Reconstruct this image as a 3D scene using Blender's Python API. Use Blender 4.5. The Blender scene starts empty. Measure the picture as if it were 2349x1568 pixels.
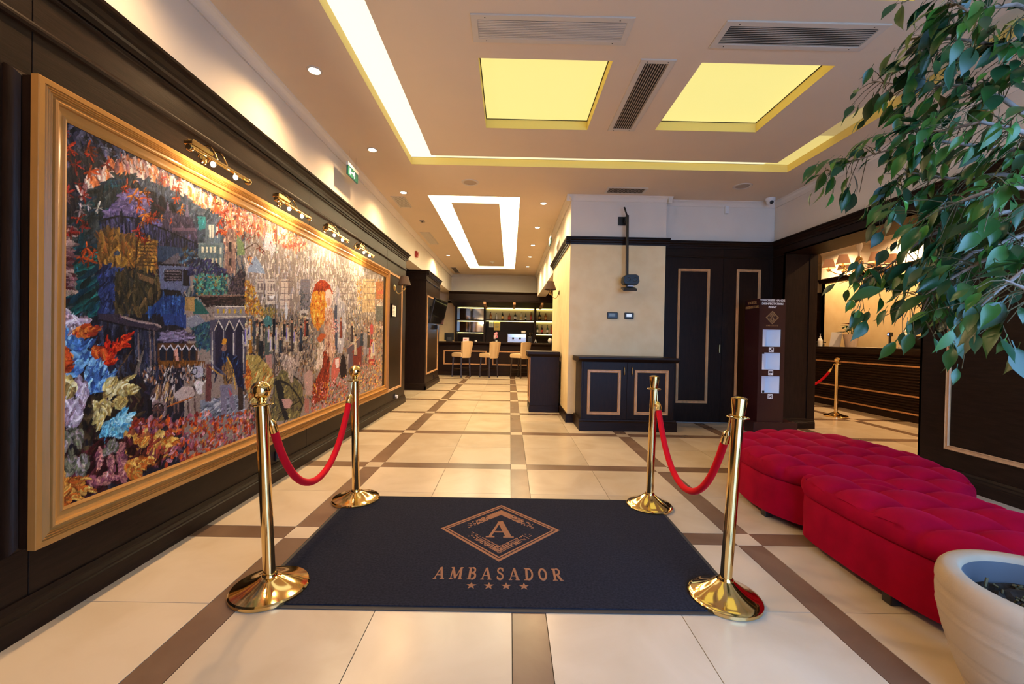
import bpy, bmesh, math, random
import numpy as np
from mathutils import Vector, Matrix

R = math.radians
PI = math.pi
SC = bpy.context.scene
COL = SC.collection
random.seed(7)

# ------------------------------------------------------------------ camera
CAM_YAW, CAM_PITCH, CAM_ROLL = 5.62533e-3, -1.012059e-2, 1.9231e-2
CAM_F = 946.378
camd = bpy.data.cameras.new('camera')
cam = bpy.data.objects.new('camera', camd)
COL.objects.link(cam)
camd.sensor_fit = 'HORIZONTAL'
camd.sensor_width = 36.0
camd.lens = 36.0 * CAM_F / 2349.0
camd.clip_start = 0.02
camd.clip_end = 200
cy_, sy_ = math.cos(CAM_YAW), math.sin(CAM_YAW)
cp_, sp_ = math.cos(CAM_PITCH), math.sin(CAM_PITCH)
fwd = Vector((sy_ * cp_, cy_ * cp_, sp_))
r0 = Vector((cy_, -sy_, 0))
u0 = r0.cross(fwd)
cr_, sr_ = math.cos(CAM_ROLL), math.sin(CAM_ROLL)
right = r0 * cr_ + u0 * sr_
up = u0 * cr_ - r0 * sr_
cam.matrix_world = Matrix(((right.x, up.x, -fwd.x, -0.106143), (right.y, up.y, -fwd.y, 0.0), (right.z, up.z, -fwd.z, 1.2), (0, 0, 0, 1)))
SC.camera = cam

# ------------------------------------------------------------------ world, exposure
w = bpy.data.worlds.new('sky')
SC.world = w
w.use_nodes = True
bg = w.node_tree.nodes['Background']
bg.inputs[0].default_value = (0.27, 0.52, 1.0, 1)
bg.inputs[1].default_value = 12.5
SC.view_settings.view_transform = 'Standard'
SC.view_settings.look = 'None'
SC.view_settings.gamma = 1.0
SC.view_settings.use_curve_mapping = False
SC.view_settings.exposure = 0.0
SC.cycles.use_denoising = True
SC.cycles.use_adaptive_sampling = True
SC.cycles.adaptive_threshold = 0.10
SC.cycles.adaptive_min_samples = 16
SC.cycles.max_bounces = 6
SC.cycles.diffuse_bounces = 3
SC.cycles.glossy_bounces = 3
SC.cycles.transmission_bounces = 2
SC.cycles.sample_clamp_indirect = 6.0
SC.cycles.caustics_reflective = False
SC.cycles.caustics_refractive = False
WARM = (1.0, 0.63, 0.30)
P_DOWN = 106.0        # watts of one ceiling downlight
P_PICT = 5.0          # watts of one picture-lamp bulb
E_RING_L, E_RING_F, E_RING_R = 1.15, 0.95, 0.72
# daylight enters through the glazed entrance behind the camera: a sampling portal marks the opening
pl = bpy.data.lights.new('entrance_portal', 'AREA')
pl.shape = 'RECTANGLE'; pl.size = 3.0; pl.size_y = 2.6
pl.cycles.is_portal = True
po = bpy.data.objects.new('entrance_portal', pl)
COL.objects.link(po)
po.location = (1.9, -0.56, 1.35)
po.rotation_euler = (R(90), 0, 0)

# ------------------------------------------------------------------ materials
MATS = {}
def mat(name, col, rough=0.5, metal=0.0, spec=0.5, var=0.0, vscale=4.0, col2=None, bump=0.0, bscale=30.0, stretch=(1, 1, 1), emit=None, estr=0.0,
        sheen=0.0, coat=0.0, trans=0.0, ior=1.45, alpha=1.0, detail=4.0, sheencol=None, rvar=0.0):
    m = bpy.data.materials.new(name)
    m.use_nodes = True
    nt = m.node_tree
    b = nt.nodes['Principled BSDF']
    b.inputs['Base Color'].default_value = (*col, 1)
    b.inputs['Roughness'].default_value = rough
    b.inputs['Metallic'].default_value = metal
    b.inputs['Specular IOR Level'].default_value = spec
    b.inputs['IOR'].default_value = ior
    if sheen:
        b.inputs['Sheen Weight'].default_value = sheen
        b.inputs['Sheen Roughness'].default_value = 0.35
        b.inputs['Sheen Tint'].default_value = (*(sheencol or col), 1)
    if coat:
        b.inputs['Coat Weight'].default_value = coat
        b.inputs['Coat Roughness'].default_value = 0.12
    if trans:
        b.inputs['Transmission Weight'].default_value = trans
    if emit:
        b.inputs['Emission Color'].default_value = (*emit, 1)
        b.inputs['Emission Strength'].default_value = estr
    if var or bump or rvar:
        tc = nt.nodes.new('ShaderNodeTexCoord')
        mp = nt.nodes.new('ShaderNodeMapping')
        mp.inputs['Scale'].default_value = stretch
        nt.links.new(tc.outputs['Object'], mp.inputs[0])
    if var:
        n = nt.nodes.new('ShaderNodeTexNoise')
        n.inputs['Scale'].default_value = vscale
        n.inputs['Detail'].default_value = detail
        nt.links.new(mp.outputs[0], n.inputs[0])
        rp = nt.nodes.new('ShaderNodeValToRGB')
        c2 = col2 or tuple(max(0, c * (1 - var)) for c in col)
        rp.color_ramp.elements[0].position = 0.32
        rp.color_ramp.elements[0].color = (*c2, 1)
        rp.color_ramp.elements[1].position = 0.68
        rp.color_ramp.elements[1].color = (*col, 1)
        nt.links.new(n.outputs[0], rp.inputs[0])
        nt.links.new(rp.outputs[0], b.inputs['Base Color'])
        if rvar:
            mr = nt.nodes.new('ShaderNodeMapRange')
            mr.inputs[3].default_value = max(0.02, rough - rvar)
            mr.inputs[4].default_value = rough + rvar
            nt.links.new(n.outputs[0], mr.inputs[0])
            nt.links.new(mr.outputs[0], b.inputs['Roughness'])
    if bump:
        n2 = nt.nodes.new('ShaderNodeTexNoise')
        n2.inputs['Scale'].default_value = bscale
        n2.inputs['Detail'].default_value = 5
        nt.links.new(mp.outputs[0], n2.inputs[0])
        bp = nt.nodes.new('ShaderNodeBump')
        bp.inputs['Strength'].default_value = bump
        bp.inputs['Distance'].default_value = 0.004
        nt.links.new(n2.outputs[0], bp.inputs['Height'])
        nt.links.new(bp.outputs[0], b.inputs['Normal'])
    MATS[name] = m
    return m

def tile_mat(name, col, col2, vein, rough):
    """polished stone tile, every tile a little different (random per object) with faint veins"""
    m = mat(name, col, rough)
    nt = m.node_tree
    b = nt.nodes['Principled BSDF']
    tc = nt.nodes.new('ShaderNodeTexCoord')
    oi = nt.nodes.new('ShaderNodeObjectInfo')
    ad = nt.nodes.new('ShaderNodeVectorMath'); ad.operation = 'ADD'
    sc = nt.nodes.new('ShaderNodeVectorMath'); sc.operation = 'SCALE'
    sc.inputs['Scale'].default_value = 37.0
    cx = nt.nodes.new('ShaderNodeCombineXYZ')
    for i in range(3): nt.links.new(oi.outputs['Random'], cx.inputs[i])
    nt.links.new(cx.outputs[0], sc.inputs[0])
    nt.links.new(tc.outputs['Object'], ad.inputs[0]); nt.links.new(sc.outputs[0], ad.inputs[1])
    n = nt.nodes.new('ShaderNodeTexNoise'); n.inputs['Scale'].default_value = 2.6; n.inputs['Detail'].default_value = 7; n.inputs['Distortion'].default_value = 0.6
    nt.links.new(ad.outputs[0], n.inputs[0])
    rp = nt.nodes.new('ShaderNodeValToRGB')
    rp.color_ramp.elements[0].position = 0.3; rp.color_ramp.elements[0].color = (*col2, 1)
    rp.color_ramp.elements[1].position = 0.62; rp.color_ramp.elements[1].color = (*col, 1)
    nt.links.new(n.outputs[0], rp.inputs[0])
    hs = nt.nodes.new('ShaderNodeHueSaturation')
    mr = nt.nodes.new('ShaderNodeMapRange'); mr.inputs[3].default_value = 0.9; mr.inputs[4].default_value = 1.08
    nt.links.new(oi.outputs['Random'], mr.inputs[0]); nt.links.new(mr.outputs[0], hs.inputs['Value'])
    nt.links.new(rp.outputs[0], hs.inputs['Color']); nt.links.new(hs.outputs[0], b.inputs['Base Color'])
    return m

mat('plaster', (0.78, 0.70, 0.61), 0.85, spec=0.2, var=0.04, vscale=3, bump=0.06, bscale=120)
mat('ceiling_paint', (0.74, 0.60, 0.46), 0.85, spec=0.2, var=0.03, vscale=2)
mat('wallpaper', (0.86, 0.69, 0.42), 0.6, spec=0.3, var=0.15, vscale=5, col2=(0.80, 0.61, 0.34), bump=0.12, bscale=25, detail=8)
mat('dark_wood', (0.020, 0.0095, 0.0055), 0.40, spec=0.17, var=0.4, vscale=9, stretch=(6, 6, 0.7), bump=0.16, bscale=26, rvar=0.05)
mat('dark_wood_h', (0.020, 0.0095, 0.0055), 0.40, spec=0.17, var=0.4, vscale=9, stretch=(6, 0.7, 6), bump=0.16, bscale=26, rvar=0.05)
mat('dark_wood_x', (0.020, 0.0095, 0.0055), 0.40, spec=0.17, var=0.4, vscale=9, stretch=(0.7, 6, 6), bump=0.14, bscale=26, rvar=0.05)
mat('honey_wood', (0.58, 0.31, 0.14), 0.38, var=0.22, vscale=8, stretch=(3, 3, 1))
mat('frame_wood', (0.43, 0.20, 0.048), 0.30, var=0.07, vscale=12, stretch=(8, 1.2, 8), spec=0.22)
mat('frame_wood_v', (0.43, 0.20, 0.048), 0.30, var=0.07, vscale=12, stretch=(8, 8, 1.2), spec=0.22)
mat('recess_yellow', (0.86, 0.66, 0.20), 0.7)
mat('gap_shade_strip', (0.05, 0.035, 0.015), 0.8)
mat('ring_left', (0.25, 0.24, 0.2), 0.6, emit=(1.0, 0.96, 0.76), estr=E_RING_L)
mat('ring_far', (0.25, 0.24, 0.2), 0.6, emit=(1.0, 0.94, 0.60), estr=E_RING_F)
mat('ring_right', (0.25, 0.24, 0.2), 0.6, emit=(1.0, 0.80, 0.24), estr=E_RING_R)
mat('square_glow', (0.2, 0.19, 0.12), 0.5, emit=(1.0, 0.87, 0.28), estr=0.90)
mat('ring_bar', (0.25, 0.24, 0.2), 0.6, emit=(1.0, 0.86, 0.52), estr=13.0)
mat('recess_white_lit', (0.92, 0.88, 0.72), 0.7)  # paler recess sides: the ring's wash of light is put into the colour
mat('white_metal', (0.62, 0.55, 0.47), 0.45)
mat('vent_dark', (0.03, 0.025, 0.02), 0.8)
mat('vent_slat', (0.42, 0.34, 0.27), 0.5)
mat('bulb', (1, 0.9, 0.7), 0.3, emit=(1.0, 0.86, 0.62), estr=40)
mat('bulb_soft', (1, 0.9, 0.7), 0.3, emit=(1.0, 0.80, 0.50), estr=9)
mat('chrome', (0.8, 0.78, 0.75), 0.15, metal=1)
tile_mat('tile_cream', (0.60, 0.49, 0.36), (0.52, 0.41, 0.285), (0.52, 0.40, 0.27), 0.24)
tile_mat('tile_brown', (0.215, 0.135, 0.085), (0.155, 0.092, 0.058), (0.27, 0.18, 0.12), 0.26)
mat('grout', (0.06, 0.038, 0.022), 0.8)
mat('mat_pile', (0.027, 0.026, 0.034), 1.0, spec=0.05, var=0.5, vscale=95, bump=0.9, bscale=420, sheen=0.12, sheencol=(0.25, 0.26, 0.36))
mat('mat_copper', (0.33, 0.155, 0.085), 0.95, spec=0.1, var=0.25, vscale=260, bump=0.6, bscale=420)
mat('mat_rubber', (0.035, 0.032, 0.032), 0.7)
mat('brass', (0.82, 0.60, 0.26), 0.09, metal=1, var=0.06, vscale=2, rvar=0.03)
mat('brass_dull', (0.55, 0.38, 0.16), 0.3, metal=1)
mat('rope_velvet', (0.60, 0.004, 0.012), 0.8, spec=0.15, sheen=0.5, sheencol=(0.9, 0.12, 0.12), bump=0.2, bscale=160)
mat('sofa_velvet', (0.32, 0.0008, 0.020), 0.8, spec=0.08, sheen=0.30, sheencol=(0.9, 0.02, 0.14), var=0.22, vscale=9, bump=0.12, bscale=90)
mat('black_plastic', (0.012, 0.012, 0.013), 0.35)
mat('grey_plastic', (0.05, 0.052, 0.056), 0.4)
mat('white_plastic', (0.78, 0.77, 0.76), 0.4)
mat('cool_white', (0.75, 0.78, 0.85), 0.5)  # plain bluish white, no emission
mat('cup_white', (0.75, 0.74, 0.72), 0.25)
mat('maroon', (0.030, 0.007, 0.008), 0.3, spec=0.5)
mat('gold_print', (0.34, 0.21, 0.09), 0.6)
mat('white_print', (0.80, 0.79, 0.78), 0.6)
mat('planter', (0.45, 0.33, 0.22), 0.75, var=0.06, vscale=8, bump=0.15, bscale=200)
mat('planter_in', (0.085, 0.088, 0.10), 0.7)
mat('soil', (0.022, 0.015, 0.010), 0.95, var=0.6, vscale=40, bump=1.0, bscale=60)
mat('bark', (0.30, 0.25, 0.22), 0.85, var=0.3, vscale=30, bump=0.5, bscale=60)
mat('twig', (0.085, 0.07, 0.03), 0.8)
mat('lamp_shade', (0.055, 0.03, 0.019), 0.8)
mat('shade_lit', (0.40, 0.19, 0.10), 0.8, emit=(1.0, 0.42, 0.16), estr=0.22)
mat('cream_leather', (0.62, 0.44, 0.25), 0.5, var=0.06, vscale=6)
mat('stool_leg', (0.02, 0.011, 0.008), 0.4)
mat('shelf_glow', (0.9, 0.85, 0.4), 0.6, emit=(1.0, 0.86, 0.30), estr=7.0)
mat('bay_back', (0.72, 0.62, 0.40), 0.5)
mat('panel_off', (0.62, 0.55, 0.42), 0.6)
mat('panel_spill', (0.5, 0.45, 0.35), 0.6, emit=(1.0, 0.76, 0.22), estr=0.30)
mat('mirror', (0.80, 0.76, 0.66), 0.05, metal=1)
mat('screen', (0.006, 0.006, 0.007), 0.06, spec=0.6)
mat('red_box', (0.38, 0.03, 0.02), 0.5)
mat('paper', (0.80, 0.78, 0.74), 0.7)
mat('paper_yellow', (0.85, 0.62, 0.20), 0.7)
mat('pink', (0.60, 0.16, 0.24), 0.6)
mat('pink_pale', (0.70, 0.50, 0.52), 0.6)
mat('glass_green', (0.02, 0.06, 0.02), 0.08, spec=0.7)
mat('glass_dark', (0.016, 0.010, 0.007), 0.08, spec=0.7)
mat('glass_amber', (0.30, 0.08, 0.012), 0.08, spec=0.7)
mat('glass_clear', (0.62, 0.60, 0.50), 0.08, spec=0.7)
mat('label_white', (0.7, 0.68, 0.62), 0.6)
mat('label_red', (0.5, 0.06, 0.04), 0.6)
mat('label_gold', (0.55, 0.36, 0.10), 0.5)
mat('steel', (0.62, 0.62, 0.62), 0.25, metal=1)
mat('sign_green', (0.01, 0.10, 0.06), 0.4, emit=(0.02, 0.10, 0.13), estr=0.25)
mat('sign_white', (0.8, 0.85, 0.9), 0.4, emit=(0.8, 0.9, 1.0), estr=0.8)
mat('leaf_red', (0.55, 0.06, 0.035), 0.5)
mat('leaf_small', (0.04, 0.10, 0.03), 0.45)
mat('clay', (0.62, 0.52, 0.45), 0.7, var=0.15, vscale=14)
mat('blue_led', (0.1, 0.15, 0.6), 0.4, emit=(0.2, 0.35, 1.0), estr=4)
mat('gel', (0.75, 0.78, 0.80), 0.1, spec=0.6)
mat('pane', (0.9, 0.95, 0.95), 0.0, trans=1.0, ior=1.02, spec=0.2)

def leaf_mat(name, col, back):
    m = mat(name, col, 0.30, spec=0.5, var=0.3, vscale=7)
    return m
leaf_mat('leaf_a', (0.022, 0.085, 0.018), None)
leaf_mat('leaf_b', (0.034, 0.125, 0.018), None)
leaf_mat('leaf_c', (0.014, 0.058, 0.020), None)
leaf_mat('leaf_d', (0.060, 0.175, 0.020), None)
mat('leaf_dry', (0.50, 0.42, 0.34), 0.8)
mat('leaf_lime', (0.24, 0.33, 0.05), 0.5)

# ------------------------------------------------------------------ mesh helpers
class MB:
    def __init__(s):
        s.v = []; s.f = []
    def add(s, vs, fs):
        k = len(s.v)
        s.v += [tuple(p) for p in vs]
        s.f += [tuple(i + k for i in q) for q in fs]
        return s
    def box(s, x0, x1, y0, y1, z0, z1):
        if x0 > x1: x0, x1 = x1, x0
        if y0 > y1: y0, y1 = y1, y0
        if z0 > z1: z0, z1 = z1, z0
        return s.add([(x0, y0, z0), (x1, y0, z0), (x1, y1, z0), (x0, y1, z0), (x0, y0, z1), (x1, y0, z1), (x1, y1, z1), (x0, y1, z1)],
                     [(0, 3, 2, 1), (4, 5, 6, 7), (0, 1, 5, 4), (1, 2, 6, 5), (2, 3, 7, 6), (3, 0, 4, 7)])
    def prism(s, poly, axis, a, b):
        """polygon in the two other axes (order: x,y,z without axis), extruded from a to b along axis"""
        n = len(poly)
        def P(p, t):
            if axis == 'x': return (t, p[0], p[1])
            if axis == 'y': return (p[0], t, p[1])
            return (p[0], p[1], t)
        vs = [P(p, a) for p in poly] + [P(p, b) for p in poly]
        fs = [tuple(range(n)), tuple(range(2 * n - 1, n - 1, -1))]
        fs += [(i, i + n, (i + 1) % n + n, (i + 1) % n) for i in range(n)]
        return s.add(vs, fs)
    def lathe(s, prof, n=24, c=(0, 0, 0), caps=True):
        vs = []; fs = []
        for r, z in prof:
            for i in range(n):
                a = 2 * PI * i / n
                vs.append((c[0] + r * math.cos(a), c[1] + r * math.sin(a), c[2] + z))
        for k in range(len(prof) - 1):
            for i in range(n):
                j = (i + 1) % n
                fs.append((k * n + i, k * n + j, (k + 1) * n + j, (k + 1) * n + i))
        if caps:
            if prof[0][0] > 1e-5: fs.append(tuple(range(n - 1, -1, -1)))
            if prof[-1][0] > 1e-5: fs.append(tuple(range((len(prof) - 1) * n, len(prof) * n)))
        return s.add(vs, fs)
    def tube(s, pts, rad, n=8, closed=False):
        pts = [Vector(p) for p in pts]
        m = len(pts)
        rads = rad if isinstance(rad, (list, tuple)) else [rad] * m
        vs = []; fs = []
        T0 = None; N = None
        for i, p in enumerate(pts):
            if closed: t = pts[(i + 1) % m] - pts[i - 1]
            else: t = pts[min(i + 1, m - 1)] - pts[max(i - 1, 0)]
            if t.length < 1e-9: t = Vector((0, 0, 1))
            t.normalize()
            if N is None:
                ref = Vector((0, 0, 1)) if abs(t.z) < 0.9 else Vector((1, 0, 0))
                N = (ref - t * ref.dot(t)).normalized()
            else:
                N = N - t * N.dot(t)
                if N.length < 1e-6: N = t.orthogonal()
                N.normalize()
            B = t.cross(N)
            for k in range(n):
                a = 2 * PI * k / n
                vs.append(tuple(p + (N * math.cos(a) + B * math.sin(a)) * rads[i]))
        for i in range(m if closed else m - 1):
            i2 = (i + 1) % m
            for k in range(n):
                k2 = (k + 1) % n
                fs.append((i * n + k, i * n + k2, i2 * n + k2, i2 * n + k))
        if not closed:
            fs.append(tuple(range(n - 1, -1, -1)))
            fs.append(tuple(range((m - 1) * n, m * n)))
        return s.add(vs, fs)
    def ball(s, c, r, n=16, m=10, sc=(1, 1, 1)):
        prof = []
        vs = []; fs = []
        for k in range(m + 1):
            t = PI * k / m
            for i in range(n):
                a = 2 * PI * i / n
                vs.append((c[0] + r * sc[0] * math.sin(t) * math.cos(a), c[1] + r * sc[1] * math.sin(t) * math.sin(a), c[2] - r * sc[2] * math.cos(t)))
        for k in range(m):
            for i in range(n):
                j = (i + 1) % n
                fs.append((k * n + i, k * n + j, (k + 1) * n + j, (k + 1) * n + i))
        return s.add(vs, fs)
    def quad(s, a, b, c, d):
        return s.add([a, b, c, d], [(0, 1, 2, 3)])
    def mesh(s, name, m, smooth=None):
        me = bpy.data.meshes.new(name)
        me.from_pydata(s.v, [], s.f)
        bm = bmesh.new(); bm.from_mesh(me)
        bmesh.ops.remove_doubles(bm, verts=bm.verts, dist=1e-6)
        bmesh.ops.recalc_face_normals(bm, faces=bm.faces)
        bm.to_mesh(me); bm.free()
        if m: me.materials.append(MATS[m] if isinstance(m, str) else m)
        if smooth is not None:
            me.polygons.foreach_set('use_smooth', [True] * len(me.polygons))
            me.set_sharp_from_angle(angle=R(smooth))
        me.update()
        return me
    def build(s, name, m, parent=None, smooth=None, bevel=0.0, segs=2):
        o = bpy.data.objects.new(name, s.mesh(name, m, smooth))
        COL.objects.link(o)
        if parent: o.parent = parent
        if bevel:
            b = o.modifiers.new('edge', 'BEVEL'); b.width = bevel; b.segments = segs; b.limit_method = 'ANGLE'; b.angle_limit = R(40)
            b.harden_normals = False
        return o

def inst(name, me, parent=None, loc=(0, 0, 0), rot=(0, 0, 0), scale=(1, 1, 1)):
    o = bpy.data.objects.new(name, me)
    COL.objects.link(o)
    o.location = loc; o.rotation_euler = rot; o.scale = scale
    if parent: o.parent = parent
    return o
def tag(o, label=None, cat=None, group=None, kind=None):
    if label: o['label'] = label
    if cat: o['category'] = cat
    if group: o['group'] = group
    if kind: o['kind'] = kind
    return o
def thing(name, label, cat, loc=(0, 0, 0), rz=0.0, group=None):
    o = bpy.data.objects.new(name, None)
    COL.objects.link(o)
    o.empty_display_size = 0.1
    o.location = loc; o.rotation_euler = (0, 0, rz)
    return tag(o, label, cat, group)
def copy_tree(o, parent=None):
    c = o.copy(); COL.objects.link(c); c.parent = parent
    for ch in list(o.children): copy_tree(ch, c)
    return c
def lamp(kind, name, parent, loc, power, color=WARM, radius=0.03, rot=(0, 0, 0), spot=None, blend=0.5):
    d = bpy.data.lights.new(name, kind)
    d.energy = power; d.color = color
    if kind in ('POINT', 'SPOT'): d.shadow_soft_size = radius
    if kind == 'SPOT': d.spot_size = R(spot); d.spot_blend = blend
    o = bpy.data.objects.new(name, d)
    COL.objects.link(o)
    o.location = loc; o.rotation_euler = rot
    if parent: o.parent = parent
    return o
def frame4(rect, prof, mp, names, mats, parent, smooth=None):
    """four mitred members with a moulded profile [(inset, height)], on the plane given by mp(u, v, h)"""
    u0, u1, v0, v1 = rect
    cor = lambda d: [(u0 + d, v0 + d), (u1 - d, v0 + d), (u1 - d, v1 - d), (u0 + d, v1 - d)]
    out = []
    for i in range(4):
        mb = MB(); vs = []; fs = []
        for d, h in prof:
            c = cor(d)
            vs.append(mp(*c[i], h)); vs.append(mp(*c[(i + 1) % 4], h))
        n = len(prof)
        for k in range(n):
            k2 = (k + 1) % n
            fs.append((2 * k, 2 * k2, 2 * k2 + 1, 2 * k + 1))
        fs.append(tuple(2 * k for k in range(n))); fs.append(tuple(2 * k + 1 for k in range(n - 1, -1, -1)))
        mb.add(vs, fs)
        out.append(mb.build(names[i] if isinstance(names, (list, tuple)) else names, mats[i] if isinstance(mats, (list, tuple)) else mats, parent, smooth))
    return out
TRIM = [(0, 0), (0, 0.012), (0.006, 0.016), (0.012, 0.012), (0.026, 0.012), (0.032, 0.016), (0.038, 0.008), (0.038, 0)]
def trim4(rect, mp, parent, name='trim_moulding', m='honey_wood'):
    return frame4(rect, TRIM, mp, name, m, parent)
on_x = lambda X, s: (lambda u, v, h: (X + s * h, u, v))      # plane X = const, u = y, v = z, s = facing
on_y = lambda Y, s: (lambda u, v, h: (u, Y + s * h, v))      # plane Y = const, u = x, v = z
# ================================================================== SETTING
CE = 3.25
CR = 2.66          # top of the dark crown moulding
TM, TW, TY0 = 1.33922, 0.14738, 2.49253      # floor module, border width, first cross strip

# ------------------------------------------------------------------ floor
floor = MB().box(-4.3, 8.4, -0.6, 15.2, -0.10, -0.004).build('floor', 'grout')
tag(floor, 'polished cream stone floor with brown tile borders', kind='structure')
REG = [(-1.99, 3.74, -0.6, 5.93), (-1.99, 0.74, 5.93, 14.3), (2.11, 3.74, 5.93, 6.05), (-4.2, -1.99, 7.45, 9.2), (0.74, 3.2, 8.25, 13.2), (-3.4, -1.99, 10.95, 14.3),
       (3.74, 4.2, 3.84, 5.8), (4.2, 7.0, 2.6, 11.0), (7.0, 8.3, 9.4, 11.0)]
def clip(r):
    out = []
    for g in REG:
        x0, x1, y0, y1 = max(r[0], g[0]), min(r[1], g[1]), max(r[2], g[2]), min(r[3], g[3])
        if x1 - x0 > 0.012 and y1 - y0 > 0.012: out.append((x0, x1, y0, y1))
    return out
_tm = {}
def tile_mesh(w_, d_, m):
    k = (round(w_, 3), round(d_, 3), m)
    if k not in _tm:
        a, b = w_ / 2, d_ / 2
        _tm[k] = MB().box(-a, a, -b, b, -0.012, 0).mesh('tile', m)
    return _tm[k]
rest_c, rest_b = MB(), MB()
def lay(r, name, m):
    for x0, x1, y0, y1 in clip(r):
        g = 0.0017
        x0 += g; x1 -= g; y0 += g; y1 -= g
        seen = y1 > 1.15 and abs((x0 + x1) / 2 + 0.1) < 1.45 * ((y0 + y1) / 2) + 0.6 and not (x0 < -2.0 and y0 > 10)
        if x0 > 4.0 and (x1 < 4.9 and y1 < 5.0): seen = False
        if not seen:
            (rest_c if m == 'tile_cream' else rest_b).box(x0, x1, y0, y1, -0.012, 0)
        else:
            inst(name, tile_mesh(x1 - x0, y1 - y0, m), floor, ((x0 + x1) / 2, (y0 + y1) / 2, 0))
h = TW / 2
for i in range(-4, 7):
    X = i * TM
    for j in range(-3, 10):
        Y = TY0 + j * TM
        lay((X - h, X + h, Y - h, Y + h), 'insert_tile', 'tile_cream')
        lay((X - h, X + h, Y + h, Y + TM - h), 'border_tile', 'tile_brown')
        lay((X + h, X + TM - h, Y - h, Y + h), 'border_tile', 'tile_brown')
        mx, my = X + TM / 2, Y + TM / 2
        for a, b in ((X + h, mx), (mx, X + TM - h)):
            for c, d in ((Y + h, my), (my, Y + TM - h)):
                lay((a, b, c, d), 'floor_tile', 'tile_cream')
tag(rest_c.build('far_tiles', 'tile_cream', floor), kind='stuff')
tag(rest_b.build('far_border_tiles', 'tile_brown', floor), kind='stuff')

# ------------------------------------------------------------------ ceiling with recessed luminous fields
def rect_holes(mb, X0, X1, Y0, Y1, holes, z):
    xs = sorted({X0, X1, *[q for r in holes for q in r[:2]]})
    ys = sorted({Y0, Y1, *[q for r in holes for q in r[2:]]})
    for a, b in zip(xs, xs[1:]):
        for c, d in zip(ys, ys[1:]):
            mx, my = (a + b) / 2, (c + d) / 2
            if any(r[0] < mx < r[1] and r[2] < my < r[3] for r in holes): continue
            mb.quad((a, c, z), (a, d, z), (b, d, z), (b, c, z))
RX0, RX1, RY0, RY1 = -1.32, 3.19, 0.57, 4.96
IX0, IX1, IY0, IY1 = -1.035, 2.905, 0.83, 4.705
CX0, CX1, CY0, CY1 = -1.34, 0.005, 6.04, 12.34
DX0, DX1, DY0, DY1 = -1.044, -0.305, 6.35, 11.92
SQ = [(-0.378, 0.614, 3.055, 4.065), (1.269, 2.255, 3.05, 4.035), (-0.378, 0.614, 1.47, 2.465), (1.269, 2.262, 1.47, 2.465)]
ring = [(RX0, IX0, RY0, RY1), (IX1, RX1, RY0, RY1), (IX0, IX1, IY1, RY1), (IX0, IX1, RY0, IY0)]
cring = [(CX0, DX0, CY0, CY1), (DX1, CX1, CY0, CY1), (DX0, DX1, CY0, DY0), (DX0, DX1, DY1, CY1)]
mb = MB()
rect_holes(mb, -4.3, 8.4, -0.7, 15.2, ring + cring + SQ, CE)
mb.box(-4.3, 8.4, -0.7, 15.2, CE + 0.2, CE + 0.3)
ceiling = mb.build('ceiling', 'ceiling_paint')
tag(ceiling, 'warm painted ceiling with recessed luminous fields', kind='structure')
DP = 0.09
def recess(x0, x1, y0, y1, m='recess_yellow'):
    t = 0.012
    for a in ((x0 - t, x0, y0 - t, y1 + t), (x1, x1 + t, y0 - t, y1 + t), (x0, x1, y0 - t, y0), (x0, x1, y1, y1 + t)):
        MB().box(a[0], a[1], a[2], a[3], CE + 0.0008, CE + DP - 0.004).build('recess_side', m, ceiling)
for s in SQ: recess(*s)
def recess_in(x0, x1, y0, y1, m='recess_yellow'):
    t = 0.012
    for a in ((x0, x0 + t, y0, y1), (x1 - t, x1, y0, y1), (x0 + t, x1 - t, y0, y0 + t), (x0 + t, x1 - t, y1 - t, y1)):
        MB().box(*a, CE + 0.0008, CE + DP - 0.004).build('recess_side', m, ceiling)
recess(RX0, RX1, RY0, RY1); recess_in(IX0, IX1, IY0, IY1)
recess(CX0, CX1, CY0, CY1, 'recess_white_lit'); recess_in(DX0, DX1, DY0, DY1, 'recess_white_lit')

def panel(mbs, name, m, parent):
    return mbs.build(name, m, parent)
sql = ['square yellow luminous ceiling panel left of the dark slotted floor-ward grille', 'square yellow luminous ceiling panel nearer the leafy tree',
       'square luminous ceiling panel above the entrance, painting side', 'square luminous ceiling panel cut by the top edge of the picture']
sql[0] = 'square yellow luminous ceiling panel nearer the painting wall'
for s, l in zip(SQ, sql):
    t = thing('luminous_ceiling_panel', l, 'ceiling light', ((s[0] + s[1]) / 2, (s[2] + s[3]) / 2, CE + DP), group='square luminous ceiling panels')
    a, b = (s[1] - s[0]) / 2 + 0.012, (s[3] - s[2]) / 2 + 0.012
    MB().box(-a, a, -b, b, 0.0, 0.008).build('diffuser', 'square_glow', t)
    gp = MB()
    for q in ((-a, -a + 0.019, -b, b), (a - 0.019, a, -b, b), (-a + 0.019, a - 0.019, -b, -b + 0.019), (-a + 0.019, a - 0.019, b - 0.019, b)):
        gp.box(*q, -0.0035, -0.0005)
    gp.build('gap_shade_strip', 'gap_shade_strip', t)  # dark-coloured strips standing in for the shade of a gap
t = thing('luminous_ceiling_ring', 'large yellow-white luminous rectangular ring around the square ceiling panels', 'ceiling light', ((RX0 + RX1) / 2, (RY0 + RY1) / 2, CE + DP))
ox, oy = t.location.x, t.location.y
ring2 = [ring[0], (IX1, RX1, 4.25, RY1), (IX1, RX1, 3.55, 4.25), (IX1, RX1, RY0, 3.55), ring[2], ring[3]]      # right-hand side: lit tubes, added dim glow imitating their spill, tubes out
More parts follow.
